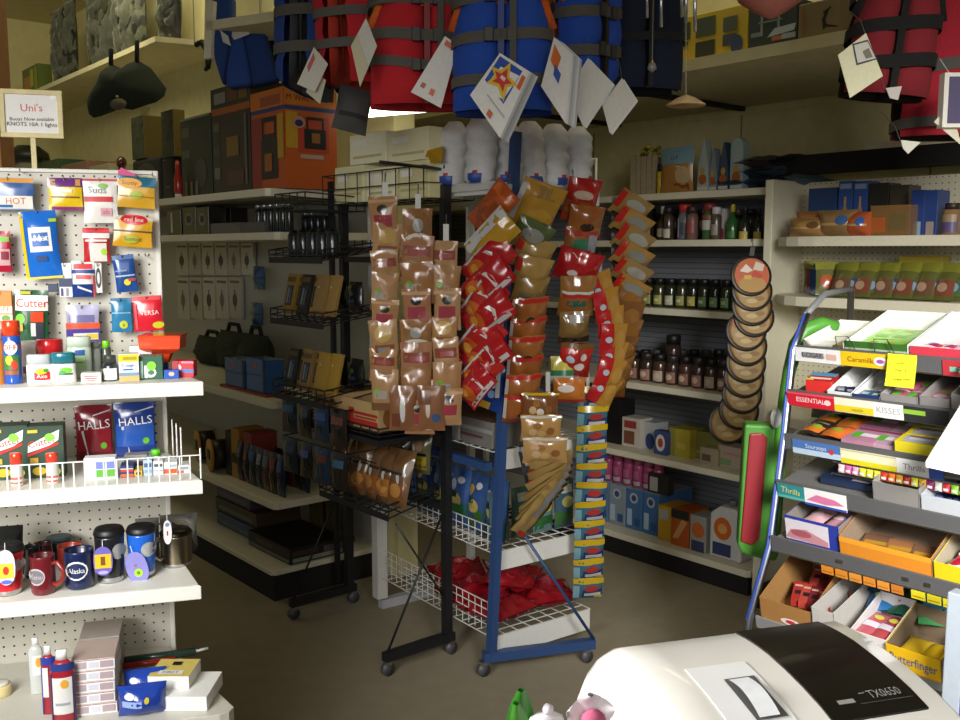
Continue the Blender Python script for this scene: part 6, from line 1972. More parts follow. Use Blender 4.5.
# ================================================================ right wing goods
Z = 1.656
for k, (a, b_, tp, bt, cc, lab) in enumerate(((790, 828, 218, 234, 'a07c48', 'tan bread bag at the left of the upper right shelf'), (796, 836, 211, 228, '98683a', 'browner bread bag lying on the left tan one'), (818, 858, 210, 233, '8a6c44', 'long tan bread bag in the middle of the upper right shelf'), (846, 872, 212, 234, 'b0562c', 'orange bread bag on the upper right shelf'))):
    ipill(EG, (a, tp, b_, bt), .04 + .05 * (k == 1), .08, 'bread_bag', lab, 'bag', cc + ':g', [('r', .1, .4, .9, .5, 'b89860:g'), ('e', .7, .6, .14, .2, ('6a4a2c', '8a3424', '3c5c8a', '3c5ca0')[k] + ':g')], z=Z if k != 1 else Z + .028, wr=.008)
for k, (a, b_, tp, cc, lab) in enumerate(((808, 836, 188, '24406c', 'dark blue carton behind the bread bags'), (838, 852, 181, '2c4f90', 'left of two blue cartons with bottles printed on them'), (853, 867, 181, '2c4f90', 'right of two blue cartons with bottles printed on them'), (868, 888, 183, '23241f', 'dark olive carton right of the blue pair'), (889, 908, 185, '3c352a', 'dark brown carton on the upper right shelf'), (911, 924, 190, '1f3a78', 'navy pack with light foot on the upper right shelf'), (924, 937, 190, '23407c', 'navy pack beside the brown bottle'))):
    ibox(EG, (a, tp, b_, 234), .18 if k < 5 else .10, .10, 'carton', lab, 'box', cc + ':s', [('r', .1, .86, .9, .95, '8a9ab0'), ('e', .5, .34, .22, .22, 'a87c4c'), ('r', .42, .5, .58, .72, 'b08c5c')] if k in (1, 2) else [('r', .2, .0, .8, .3, ('5a5c4c', '', '', '4a4a3a', '5c4c38', '8aa0b0', '9a8a80')[k])], z=Z)
ibox(EG, (870, 205, 910, 233), .04, .06, 'snack_bag', 'low tan and orange pack row in front of the dark cartons', 'pack', '7c5c34:g', [('r', .0, .1, .4, .6, 'a85a24'), ('r', .5, .2, .9, .7, '6a5a34')], z=Z)
ibottle(EG, (939, 203, 957, 233), .05, 'bottle', 'tan bottle with dark cap and blue label on the upper right shelf', 'bottle', '8a6c4c:g', '2c2418:s', .2, [('r', .05, .1, .95, .6, '5a4c78'), ('r', .1, .5, .9, .8, '9a8468')], z=Z)
# fan of green packs
Z = 1.411
for k in range(12):
    b = MB()
    b.pillow(.10, .15, .035, '5a5c2c:g', [('r', .0, .72, 1, 1, '7a7a2c:g'), ('r', .1, .1, .9, .5, ('6a4a38', '34507a', '7a4434', '4a6a44')[k % 4] + ':g'), ('e', .5, .3, .2, .12, ('a88a70', '8aa0b8')[k % 2] + ':g')], seed=k, wr=.004)
    x = EG.hy(838 + 10.3 * k, 290, .05)[0]
    one(b, 'snack_pack', '%s green snack pack from the left on the lower right shelf' % ORD[k], 'pack', EG.p(x, .055 + .008 * (k % 2), Z + .004), EG.yaw + R(-8), 'green snack packs on the lower right shelf', rx=R(-24))
for k in range(5):
    b = MB()
    b.pillow(.09, .14, .03, ('5c6a2c', '8a3a34', '2c5088', '34548c', '6a6a3c')[k] + ':g', [('r', .0, .76, 1, 1, '8a8a3c:g'), ('e', .5, .4, .3, .2, ('7a8a4c', 'c0b0a0', 'a8b8c8', 'b8c4d0', 'b85a34')[k] + ':g')], seed=k + 20, wr=.004)
    one(b, 'snack_pack', ('green pack at the far left end of the lower right shelf', 'red pack by the rounded shelf end', 'blue pack by the rounded shelf end', 'second blue pack near the rounded shelf end', 'olive pack with orange spot near the rounded shelf end')[k], 'pack', EG.p(-.18 + .045 * k, .32 - .052 * k, Z + .004), EG.yaw + R(36), 'packs at the rounded end of the lower right shelf', rx=R(-14))
for k, (a, b_) in enumerate(((912, 934), (934, 955))):
    ibox(EG, (a - 14, 256, b_ - 14, 285), .20, .08, 'yellow_carton', ('left', 'right')[k] + ' yellow topped carton behind the green snack packs', 'box', '8a7a24:s', [('r', .1, .1, .9, .5, '7a5a48')], z=Z)
for k in range(6):
    b = MB(); b.pillow(.12, .18, .08, ('3c4030', '5a5a44', '34382c', '6a6450', '2c302a', '4c4a3c')[k] + ':g', [('e', .5, .5, .3, .2, '6a6a58:g')], seed=k + 3)
    one(b, 'dark_bag', '%s dull bag from the left on the shelf under the green snack packs' % ORD[k], 'bag', EG.p(.02 + .13 * k, .10, .902), EG.yaw, 'dull bags behind the candy rack')

# ================================================================ boxes on the loft shelf, chimes
LS = Fr(*RG.p(0, -.50).to_2d(), -50)
Z = 2.371
def lbox(pa, pb, tp, name, label, base, decs, dep=.3, top=None):
    x0 = LS.hy(pa, 60, .02)[0]
    x1 = LS.hy(pb, 60, .02)[0]
    w = x1 - x0
    zt = LS.hy((pa + pb) / 2, tp, .02)[1]
    h = zt - Z
    b = MB(); b.box(-w / 2, w / 2, 0, dep, 0, h, base + ':s')
    b.decals(flat, w, h, decs)
    return one(b, name, label, 'box', LS.p((x0 + x1) / 2, .02, Z), LS.yaw, bevel=.003)


PH = '3c4a38:s'
lbox(652, 747, 14, 'toy_box', 'long yellow box with rows of dark photos on the loft shelf', 'c8ac34', [('r', .06, .56, .18, .86, PH), ('r', .06, .1, .18, .42, PH), ('r', .26, .5, .42, .88, PH), ('r', .48, .5, .68, .9, '4a5640'), ('r', .48, .08, .68, .4, '3a3c34'), ('e', .36, .42, .04, .06, '2c2c28'), ('r', .76, .5, .9, .8, '56604c'), ('r', .76, .2, .9, .44, '4a4c58'), ('e', .9, .2, .06, .2, '3a4c68')])
lbox(748, 796, 3, 'toy_box', 'dark box with pale dock and boat picture on the loft shelf', '35403c', [('r', .05, .3, .3, .4, '7a8a88'), ('r', .25, .3, .3, .8, '8a9490'), ('r', .6, .3, .65, .8, '8a9490'), ('r', .2, .58, .7, .62, '7a8480'), ('p', [(.4, .24), (.95, .3), (.98, .45), (.55, .42)], 'a8b8bc'), ('r', .5, .14, .7, .24, 'b86a4c'), ('r', .7, .14, .98, .26, '9aa0a0')])
lbox(797, 838, 1, 'wooden_box', 'brown box with black diving figure mark at the loft shelf end', '7a6a44', [('p', [(.62, .2), (.7, .3), (.66, .5), (.74, .7), (.68, .72), (.58, .5)], '16140f'), ('p', [(.6, .3), (.95, .22), (.95, .26), (.64, .36)], '16140f'), ('p', [(.62, .62), (.8, .76), (.78, .8), (.6, .68)], '16140f'), ('r', .08, .2, .12, .9, '8c5a3a'), ('r', .16, .2, .18, .8, '8c5a3a')], dep=.12)
t = thing('wind_chime', 'silver tube wind chime with beige wooden sail hanging at upper right', 'wind chime', at(684, -46, 3.1))
o = at(684, -46, 3.1)
def Q(px, py, Y=3.1):
    return at(px, py, Y) - o
b = MB(); b.M = Matrix.Translation(Q(676, -30)); b.lathe([(.085, 0), (.085, .012), (.07, .016)], 'c8b080:w', 24); b.build('top_disc', t)
for k, (px, bt) in enumerate(((647, 18), (661, 27), (682, 17), (686, 23), (695, 32))):
    b = MB(); b.tube([Q(px, -30), Q(px, bt)], .0055, 'dfe2e6:c', 10); b.build('tube', t)
b = MB(); b.tube([Q(686, -30), Q(686, 95)], .0012, 'b0a890:s', 4); b.build('cord', t)
b = MB(); b.M = Matrix.Translation(Q(686, 102)); b.lathe([(.004, -.012), (.012, -.006), (.06, -.012), (.062, -.008), (.03, .012), (.006, .022)], 'c8a878:w', 20); b.build('sail', t)
b = MB(); b.tube([Q(676, -30), o * 0 + Vector((0, 0, 3.5 - o.z))], .0012, 'b0a890:s', 4); b.build('hanging_cord', t)
p = at(652, 66, 3.1)
t = thing('crystal_drop', 'small gold and glass drop hanging on a cord beside the chime', 'ornament', p)
b = MB(); b.lathe([(.002, -.02), (.016, -.008), (.012, .006), (.004, .012)], '8a8a80:k', 10); b.build('drop', t)
b = MB(); b.blob((0, 0, .016), (.005, .005, .006), 'd8a030:c'); b.build('bead', t)
b = MB(); b.tube([(0, 0, .01), (0, 0, 3.5 - p.z)], .0012, '8a8678:s', 4); b.build('cord', t)
p = at(771, 18, 3.0)
t = thing('hanging_lantern', 'underside of a pink paper lantern at the top edge right of centre', 'lantern', p)
b = MB(); b.lathe([(.012, 0), (.05, .02), (.10, .055), (.125, .10), (.12, .2), (.05, .26)], 'c8786a:m', 24); b.build('shade', t)
b = MB(); b.tube([(0, 0, .2), (0, 0, 3.5 - p.z)], .003, '7a6a5a:s', 5); b.build('cord', t)
# ================================================================ dark left gondola goods
CAMO = camo_mat('23281a', '3a3c24', '15170f', 14)
CAMO2 = camo_mat('2c3424', '4a4c34', '1c2014', 8)


def blx(px, y):
    return BL.hy(px, 150, y)[0]


def bbox(pa, pb, tp, y, dep, z, name, label, base, decs=(), faces=None, pr=None, rdecs=(), cat='box', group=None, bevel=.003):
    """carton whose front spans photo columns pa..pb; right side reaches column pr"""
    x0, x1 = blx(pa, y), blx(pb, y)
    w = x1 - x0
    h = BL.hy((pa + pb) / 2, tp, y)[1] - z
    if pr:
        dep = BL.hx(pr, 150, x1)[0] - y
    b = MB(); b.box(-w / 2, w / 2, 0, dep, 0, h, base, faces)
    b.decals(flat, w, h, decs)
    if rdecs:
        b.M = Matrix.Translation((w / 2, dep / 2, 0)) @ Matrix.Rotation(PI / 2, 4, 'Z')
        b.decals(flat, dep, h, rdecs)
    return one(b, name, label, cat, BL.p((x0 + x1) / 2, y, z), BL.yaw, group, bevel=bevel)


Z = 1.871
bbox(252, 285, 90, .06, .3, Z, 'generator_box', 'large orange carton with black generator pictures on the left gondola top', 'b4541c:s', [
    ('r', 0, 0, .3, .74, '8c3226'), ('r', .0, .78, 1, .82, '24386c'), ('r', 0, .82, 1, 1, 'c86c1c'), ('r', .3, .84, .9, .94, '9a4c2c'), ('r', .3, .1, .8, .5, '2a251c'), ('r', .36, .5, .74, .56, '2a251c'), ('r', .34, .5, .4, .70, '1c1814'), ('r', .72, .5, .78, .72, '1c1814'), ('r', .34, .68, .78, .73, '1c1814'), ('r', .42, .18, .64, .36, '9a5a1c'), ('r', .82, .3, 1, .74, 'b88c24')],
     pr=337, rdecs=[('r', 0, .78, 1, .82, '24386c'), ('r', 0, .83, 1, 1, 'c4701f'), ('t', 'M WALT', .3, .9, .06, '2a1c14'), ('r', .02, .4, .24, .76, 'b88c24'), ('r', .24, .36, .84, .72, 'b03a20'), ('r', .36, .4, .78, .6, '15120f'), ('r', .4, .6, .44, .72, '15120f'), ('r', .7, .6, .74, .72, '15120f'), ('r', .4, .69, .74, .72, '15120f'), ('r', .5, .46, .66, .56, '8a5a24'), ('r', .28, .3, .72, .34, 'a89484'), ('e', .26, .66, .12, .06, 'b88478'), ('e', .26, .65, .08, .035, '24284c')])
bbox(213, 250, 112, .08, .25, Z, 'dark_carton', 'dark brown carton with amber picture left of the orange carton', '3a2e22:s', [('r', 0, .0, .22, 1, '35302a'), ('r', .04, .8, .2, .9, '5c5430'), ('r', .04, .5, .2, .6, '4a4440'), ('r', .04, .2, .2, .34, '6a685c'), ('r', .4, .46, .72, .7, '7c5c24'), ('r', .42, .1, .84, .28, '54382a'), ('r', .88, .1, .94, .95, '5a5a4c')])
bbx = BL.hy(230, 112, .08)[1]
bbox(212, 251, 84, .09, .2, bbx + .001, 'orange_striped_carton', 'green topped carton with orange stripe stacked on the dark brown carton', '3a3a22:s', [('r', 0, .0, 1, .24, 'a85a1c'), ('r', .1, .4, .4, .8, '8a8a7c'), ('r', .45, .4, .7, .9, '6a4024'), ('r', .74, .4, .95, .9, '7c5c1c')])
bbox(181, 211, 116, .08, .2, Z, 'green_carton', 'tall dark green carton with grey photos left of the dark brown carton', '262a20:s', [('r', .04, .76, .3, .88, '54483c'), ('r', .04, .5, .3, .6, '4a4c44'), ('e', .66, .3, .2, .18, '3a4034'), ('r', .12, .02, .2, .2, '6a684c'), ('r', .3, .02, .38, .2, '6a684c'), ('r', .48, .02, .56, .2, '6a684c'), ('r', 0, .97, 1, 1, '7a7c64')])
# camouflage pieces on the far end of the top shelf
t1 = bbox(131, 160, 158, .10, .18, Z, 'black_case', 'rounded black case under the camouflage carton on the left gondola top', '12120f:m', [('e', .5, .5, .4, .4, '1c1c18')], bevel=.02)
zz = BL.hy(145, 158, .10)[1] + .001
bbox(132, 144, 116, .10, .2, zz, 'camouflage_carton', 'camouflage carton with olive panel stacked on the black case', CAMO, (), {'right': '6a5a24:s'}, pr=163)
bbox(161, 172, 158, .10, .16, Z, 'black_case', 'narrow black case under the taller camouflage carton', '14140f:m', [('r', .3, .3, .7, .34, '3a3a30')], bevel=.012)
zz = BL.hy(166, 158, .10)[1] + .001
bbox(162, 174, 110, .10, .2, zz, 'camouflage_carton', 'taller camouflage carton with olive side right of the other one', CAMO, (), {'right': '6a5a24:s'}, pr=186)
p = BL.p(blx(177, .04), .04, Z)
t = thing('fuel_bottle', 'slim red bottle with white foot before the dark green carton', 'bottle', p, BL.yaw)
b = MB(); b.lathe([(.018, .02), (.022, .03), (.022, .10), (.012, .13), (.012, .19)], 'b02818:g', 12); b.build('body', t)
b = MB(); b.lathe([(.019, 0), (.019, .02)], 'e0dcd4:s', 12); b.build('foot', t)
# things peeking above the bright pegboard
for px, tp, w, h, cc, nm, lab in ((28, 158, .05, .02, '3c3a34:s', 'lantern', 'dark capped lantern peeking above the pegboard by the sign'),):
    p = BL.p(blx(px, .2), .2, Z)
    t = thing(nm, lab, 'lantern', p, BL.yaw)
    zt = BL.hy(px, 146, .2)[1] - Z
    b = MB(); b.lathe([(.10, 0), (.10, zt * .8)], '8a8670:s', 14); b.build('body', t)
    b = MB(); b.lathe([(.16, zt * .8), (.15, zt * .9), (.08, zt), (.02, zt)], '2a2c20:s', 16); b.build('lid', t)
for a, b_, tp, cc, lab in ((36, 58, 161, '2c4a2c', 'green carton top seen just over the pegboard'), (60, 86, 163, '7a5a4c', 'pinkish carton top seen just over the pegboard'), (88, 108, 165, '8a8468', 'beige carton top seen just over the pegboard')):
    bbox(a, b_, tp, .2, .2, Z, 'small_carton', lab, cc + ':s')
p = BL.p(blx(121, .12), .12, Z)
t = thing('dark_bottle', 'dark bottle with round amber stopper beside the black case', 'bottle', p, BL.yaw)
zt = BL.hy(121, 156, .12)[1] - Z
b = MB(); b.lathe([(.05, 0), (.05, zt * .5), (.02, zt * .75)], '17150f:g', 12); b.build('body', t)
b = MB(); b.blob((0, 0, zt * .86), (.032, .032, .04), '4a2414:g'); b.build('stopper', t)

# second shelf (z 1.68)
Z = 1.681
for k, (a, b_, tp, cc) in enumerate(((164, 178, 210, '181816'), (180, 193, 207, '1c1c1c'), (194, 206, 207, '1a1a1a'))):
    bbox(a, b_, tp, .08, .1, Z, 'goggle_pack', '%s black pack with grey emblem from the left on the second dark shelf' % ORD[k], cc + ':g', [('e', .5, .55, .3, .24, '7c8474'), ('e', .5, .55, .18, .14, '1a1a1a')] if k else [('r', .3, .1, .44, .9, 'c8ccd0')], group='black emblem packs')
bbox(208, 237, 223, .08, .1, Z, 'grey_carton', 'low grey carton on the left of the second dark shelf', '6a625c:s')
bbox(238, 262, 222, .08, .1, Z, 'grey_carton', 'low grey carton near the middle of the second dark shelf', '5c5654:s')
bbox(214, 228, 208, .22, .1, Z, 'dark_carton', 'dark carton standing behind the low grey cartons', '1c1a18:s', [('r', .1, .2, .2, .9, '8a8478')])
for k in range(6):
    px = 257 + 6.2 * k
    x = blx(px, .12)
    jar(BL, x, .12, Z, .018, .13, '1c2024:g', 'b0b8c4:c', [('r', .3, .1, .5, .9, 'b8c4d8:c')], 'flask', '%s dark flask with painted bright glint from the left on the second dark shelf' % ORD[k], 'flask', 'dark flasks on the second dark shelf', .15)  # the glint is a pale stripe painted on each flask
for k in range(5):
    jar(BL, -.30 + .06 * k, .36, Z, .02, .10, '20242c:g', '9aa4b0:c', [('r', .3, .1, .5, .9, '98a8c0:c')], 'flask', '%s small flask in the back row of the second dark shelf' % ORD[k], 'flask', 'small flasks at the back of the second dark shelf', .2)

# hanging white packs on the back panel
for k in range(6):
    pa = 176 + 13 * k
    x0, x1 = BL.hy(pa, 280, .55)[0], BL.hy(pa + 11.5, 280, .55)[0]
    for r_, (ta, tb) in enumerate(((243, 275), (277, 318))):
        if k == 5 and r_:
            continue
        zt, zb = BL.hy(pa, ta, .55)[1], BL.hy(pa, tb, .55)[1]
        w = x1 - x0
        b = MB(); b.box(-w / 2, w / 2, 0, .02, 0, zt - zb, ('d0ccbc', 'c4c0b0', 'd6d2c2')[k % 3] + ':s')
        b.decals(flat, w, zt - zb, [('r', .1, .86, .9, .92, '6a6a60'), ('e', .5, .45, .2, .16, ('34383a', '8a8a80', '4c4440')[(k + r_) % 3]), ('r', .46, .2, .54, .7, '55585a')])
        one(b, 'hanging_pack', '%s white pack from the left in the %s row on the dark back panel' % (ORD[k], ('upper', 'lower')[r_]), 'pack', BL.p((x0 + x1) / 2, .555, zb), BL.yaw, 'white packs on the dark back panel')
# shelf z .925
Z = .926
for k, (a, b_) in enumerate(((218, 238), (240, 259))):
    bbox(a, b_, 358, .05, .1, Z + .012, 'blue_pouch', ('left', 'right')[k] + ' blue pouch with orange emblem on the red tray', '34609c:g', [('p', [(.4, .72), (.5, .92), (.62, .72)], 'b8603c'), ('r', 0, .5, 1, .54, '34588c'), ('r', .9, 0, 1, 1, '1c2c48')], group='blue pouches on the red tray')
x0, x1 = blx(213, .04), blx(261, .04)
b = MB(); b.box(x0, x1, 0, .13, 0, .011, '8a2c20:s')
one(b, 'red_tray', 'thin red tray under the two blue pouches', 'tray', BL.p(0, .035, Z), BL.yaw)
for k, (a, b_, tp, rz) in enumerate(((176, 205, 330, 0), (198, 226, 322, 0), (222, 246, 325, 0))):
    x0, x1 = blx(a, .3), blx(b_, .3)
    w = x1 - x0
    h = BL.hy((a + b_) / 2, tp, .3)[1] - Z
    t = thing('duffel_bag', ('dull green duffel at the left behind the blue pouches', 'dull green duffel with handle in the middle of the dark shelf', 'dull green duffel at the right behind the blue pouches')[k], 'bag', BL.p((x0 + x1) / 2, .40, Z), BL.yaw, 'dull green duffels on the dark shelf')
    b = MB(); b.pillow(w, h * .8, .18, '363a2c:f', [('r', .3, .3, .7, .5, '45483a:f')], seed=k * 3, wr=.03, fin=.02); b.build('body', t)
    b = MB(); b.tube([(-w * .25, 0, h * .72), (-w * .15, 0, h * .95), (w * .15, 0, h * .95), (w * .25, 0, h * .72)], .012, '24261c:f', 6); b.build('handle', t)
for k, (px, py) in enumerate(((256, 278), (254, 314))):
    c = BL.p(blx(px, .42), .42)
    x, z = BL.hy(px, py, .5)
    b = MB(); b.pillow(.13, .13, .05, '3f648c:g', [('r', .45, 0, .55, 1, '2c4868:g'), ('r', 0, .45, 1, .55, '2c4868:g')], seed=k, z0=-.065)
    one(b, 'blue_bundle', ('upper', 'lower')[k] + ' pale blue bundle hung on the dark back panel', 'bundle', BL.p(x, .52, z), BL.yaw)
# shelf z .46
Z = .461
for k, px in enumerate((196, 209)):
    x = blx(px, .14 - .05 * k)
    t = thing('cable_reel', ('rear', 'front')[k] + ' of two yellow black cable reels on the low dark shelf', 'reel', BL.p(x, .14 - .05 * k, Z + .085), BL.yaw + R(-12), 'yellow cable reels')
    for s in (-.045, .045):
        b = MB(); b.M = Matrix.Translation((0, s, 0)) @ Matrix.Rotation(PI / 2, 4, 'X'); b.lathe([(.084, -.004), (.084, .004), (.02, .005)], 'b8862c:s', 22); b.build('flange', t)
    b = MB(); b.M = Matrix.Rotation(PI / 2, 4, 'X'); b.lathe([(.078, -.04), (.078, .04)], '1c1a16:s', 22); b.build('cable', t)
    b = MB(); b.box(-.025, .025, -.056, -.05, -.02, .03, '1e2c34:s'); b.build('label_plate', t)
for k, (a, b_, tp, cc, lab) in enumerate(((216, 222, 428, '17150f', 'narrow black carton right of the cable reels'), (222, 230, 426, 'a87c20', 'narrow yellow carton on the low dark shelf'), (234, 243, 430, '8a2a24', 'dark red carton on the low dark shelf'))):
    bbox(a, b_, tp, .08, .14, Z, 'narrow_carton', lab, cc + ':s', [('r', .1, .3, .9, .5, '2c2418')] if k == 1 else [])
for k in range(14):
    r_, c_ = divmod(k, 7)
    x = -.50 + .07 * c_
    cc = ('1c1e22', '2a2420', '20303c', '24201c', '1c2a4a', '5a2c20', '26282a')[(k * 3) % 7]
    b = MB()
    b.pillow(.066, .20 - .03 * r_, .035, cc + ':g', [('r', .2, .6, .8, .85, ('5c6468', '8a4a30', '3c5c8c', '8a8c8e')[k % 4] + ':g'), ('r', .3, .1, .4, .5, 'b0b4b8:c'), ('r', .6, .15, .66, .45, '8a8e92:c')], seed=k)
    one(b, 'tool_pack', '%s dark tool pack from the left in the %s row of the low dark shelf' % (ORD[c_], ('front', 'back')[r_]), 'pack', BL.p(x, .08 + .13 * r_, Z), BL.yaw + R(random.uniform(-10, 10)), 'dark tool packs on the low dark shelf')
# bottom shelf z .145
Z = .146
px = [(205, 250, 500, 525, .12, '35506a', 'flat teal carton lowest of the pile on the bottom dark shelf'), (204, 246, 490, 512, .13, '4a3a24', 'flat brown carton in the middle of the pile on the bottom dark shelf'), (206, 240, 478, 500, .14, '544660', 'flat purple carton topmost of the pile on the bottom dark shelf')]
zc = Z
for a, b_, tp, bt, y, cc, lab in px:
    x0, x1 = blx(a, y), blx(b_, y)
    b = MB(); b.box(x0, x1, 0, .25, 0, .07, cc + ':s')
    b.decals(flat, x1 - x0, .07, [('r', .1, .2, .9, .5, '5a6a6a')], x0=x0)
    one(b, 'flat_carton', lab, 'box', BL.p(0, y, zc), BL.yaw, bevel=.002)
    zc += .0705
x1 = -.03
b = MB(); b.box(-.22, .2, 0, .3, 0, .075, '1c1814:s'); b.decals(flat, .42, .075, [('r', .02, .1, .98, .3, '6a6a5c'), ('r', .2, .5, .6, .8, '54382c')], x0=-.22)
b.M = Matrix.Translation((.2, .15, 0)) @ Matrix.Rotation(PI / 2, 4, 'Z')
b.decals(flat, .3, .075, [('r', .05, .1, .95, .36, '8a8c80'), ('r', .6, .4, .95, .8, '5c4a5a'), ('r', .05, .5, .5, .8, '4a3424')])
one(b, 'flat_carton', 'large flat black carton lying at the near end of the bottom dark shelf', 'box', BL.p(-.22, .08, Z), BL.yaw, bevel=.003)
for k in range(2):
    t = thing('lantern', ('left', 'right')[k] + ' olive cage lantern standing behind the flat black carton', 'lantern', BL.p(-.36 + .16 * k, .46, Z), BL.yaw, 'olive cage lanterns')
    b = MB(); b.box(-.06, .06, -.05, .05, 0, .03, '4a4424:s'); b.box(-.06, .06, -.05, .05, .24, .27, '4a4424:s'); b.build('frame', t)
    for i in range(4):
        b = MB(); xx = -.05 + .033 * i; b.box(xx - .008, xx + .008, -.045, -.03, .03, .24, '5c562c:s'); b.build('bar', t)
    b = MB(); b.box(-.045, .045, -.028, .04, .03, .24, '23221a:g'); b.build('core', t)

# ================================================================ overhead shelf left: bagged waders, hanging bag
for k, (a, b_, tp, lab, cc) in enumerate(((41, 70, 4, 'clear bag of dark waders at the left on the overhead shelf', '1c2216'), (68, 106, -22, 'glossy clear bag of waders second on the overhead shelf', '2a2e20'), (102, 140, -28, 'glossy bag of waders third on the overhead shelf', '20221a'), (140, 185, -32, 'black glossy bag of waders at the right on the overhead shelf', '161714'))):
    y = OSY + .03
    x0, x1 = BL.hy(a, 30, y)[0], BL.hy(b_, 30, y)[0]
    x1 = min(x1, OSX + .05)
    w = (x1 - x0) * .86
    h = min(.66, BL.hy((a + b_) / 2, tp, y)[1] - 2.8)
    t = thing('wader_bag', lab, 'bag', BL.p((x0 + x1) / 2, y + .06 + .05 * (k % 2), 2.8), BL.yaw)
    b = MB()
    b.pillow(w, h, .09, camo_mat(cc, '4a4c38' if k < 3 else '1c1e1a', '15160f', 9), [], seed=k * 7, wr=.014, nu=14, nv=18, fin=.02)
    b.build('waders', t)
    b = MB()
    b.pillow(w * .98, h * 1.01, .11, 'd8dccc:t', [], seed=k * 7 + 1, wr=.035, nu=16, nv=22, fin=.02)
    b.build('clear_wrap', t)
x0, x1 = BL.hy(22, 70, OSY + .06)[0], BL.hy(38, 70, OSY + .06)[0]
b = MB(); b.box(x0, x1, 0, .1, 0, .22, '5a6a24:s'); b.decals(flat, x1 - x0, .22, [('r', .1, .2, .5, .7, 'b87a3c'), ('r', .5, .3, .7, .9, 'b8b83c'), ('r', .76, .1, .95, .9, '8a9a34')], x0=x0)
one(b, 'green_carton', 'small yellow green carton at the far left of the overhead shelf', 'box', BL.p(0, OSY + .06, 2.8), BL.yaw)
HY = 5.2
org = at(125, 80, HY)
t = thing('hanging_bag', 'dark green fabric bag hanging by two straps under the overhead shelf', 'bag', org, R(-30))
oi = (Matrix.Translation(org) @ Matrix.Rotation(R(-30), 4, 'Z')).inverted()
def H(px, py, d=0):
    return oi @ at(px, py, HY + d)
out = [(87, 104), (90, 96), (97, 84), (104, 70), (111, 64), (121, 68), (130, 65), (137, 60), (150, 68), (160, 80), (166, 88), (164, 96), (156, 102), (143, 106), (132, 110), (122, 108), (112, 109), (101, 116), (94, 118), (90, 114)]
cpt = (126, 88)
b = MB()
n = len(out)
for sgn in (-1, 1):
    vs = []
    for rr, dd in ((1, 0), (.8, .05), (.5, .09), (.2, .105)):
        for px, py in out:
            q = H(cpt[0] + (px - cpt[0]) * rr, cpt[1] + (py - cpt[1]) * rr)
            q = q + Vector((0, sgn * dd + .012 * noise.noise(Vector((px * .15, py * .15, rr * 3))), 0))
            vs.append(tuple(q))
    fs = []
    for r_ in range(3):
        for i in range(n):
            f = (r_ * n + i, r_ * n + (i + 1) % n, (r_ + 1) * n + (i + 1) % n, (r_ + 1) * n + i)
            fs.append(f if sgn > 0 else tuple(reversed(f)))
    f = tuple(range(3 * n, 4 * n))
    fs.append(f if sgn > 0 else tuple(reversed(f)))
    b.add(vs, fs, '2a3326:f', True)
b.build('body', t)
for px, py, tp in ((111, 66, 50), (137, 62, 42)):
    b = MB(); b.tube([H(px, py + 4), H(px, tp), H(px, tp, .05)], .012, '12140f:f', 6); b.build('strap', t)
b = MB(); b.blob(tuple(H(118, 104, -.07)), (.06, .03, .03), '6a6450:f'); b.build('pocket', t)
b = MB(); b.blob(tuple(H(117, 97, -.11)), (.012, .006, .008), '9a9a3c:c'); b.build('buckle', t)
# little dark figure hanging near the corner
p = at(203, 44, 5.0)
t = thing('hanging_hook', 'small black curved hook hanging at the end of the overhead shelf', 'hook', p, R(-30))
b = MB(); b.tube([(-.05, 0, .0), (-.01, 0, .01), (.03, 0, -.03), (.035, 0, -.08), (.03, 0, -.12), (.01, 0, -.13)], [.014, .016, .02, .018, .014, .01], '14130f:s', 8); b.build('arm', t)
b = MB(); b.tube([(-.06, 0, .0), (-.06, 0, .28)], .003, '8a8678:s', 5); b.build('cord', t)

# ================================================================ blue bags under the second overhead shelf
BYD = 4.35
ob = at(245, 60, BYD)
for k, (pts, cc, lab) in enumerate((([(203, -6), (232, -6), (232, 20), (228, 50), (222, 86), (214, 60)], '22407c', 'narrow dark blue garment at the left under the overhead shelf end'),
                                    ([(215, 24), (240, 24), (252, 84), (226, 88)], '27478c', 'dark blue garment with white label under the overhead shelf end'),
                                    ([(238, 24), (261, 22), (278, 80), (250, 86)], '1f3c78', 'right dark blue garment hung under the overhead shelf end'))):
    t = thing('blue_garment', lab, 'clothing', at(pts[0][0], max(24, pts[0][1]), BYD + .02 * k))
    o = Vector(t.location)
    n = len(pts)
    fr_ = [at(a, c, BYD + .03 * k) - o for a, c in pts]
    b = MB()
    b.add([tuple(v) for v in fr_] + [tuple(v + Vector((0, .09, 0))) for v in fr_], [tuple(reversed(range(n))), tuple(range(n, 2 * n))] + [(i, (i + 1) % n, n + (i + 1) % n, n + i) for i in range(n)], cc + ':f')
    b.build('body', t, .02, 3)
    if k < 2:
        q = [at(a, c, BYD + .03 * k - .004) - o for a, c in ([(220, 30), (228, 36), (231, 46), (223, 42)] if k == 0 else [(226, 26), (246, 24), (250, 34), (234, 40)])]
        b = MB(); b.add([tuple(v) for v in q] + [tuple(v + Vector((0, .003, 0))) for v in q], [(3, 2, 1, 0), (4, 5, 6, 7), (0, 1, 5, 4), (1, 2, 6, 5), (2, 3, 7, 6), (3, 0, 4, 7)], 'c8c4b8:s'); b.build('care_label', t)
t = thing('dark_wetsuit', 'black and cream striped garment hanging right of the blue garments', 'clothing', at(268, 30, BYD + .2))
o = Vector(t.location)
pts = [(262, 30), (286, 26), (300, 60), (296, 78), (280, 80)]
n = len(pts)
fr_ = [at(a, c, BYD + .2) - o for a, c in pts]
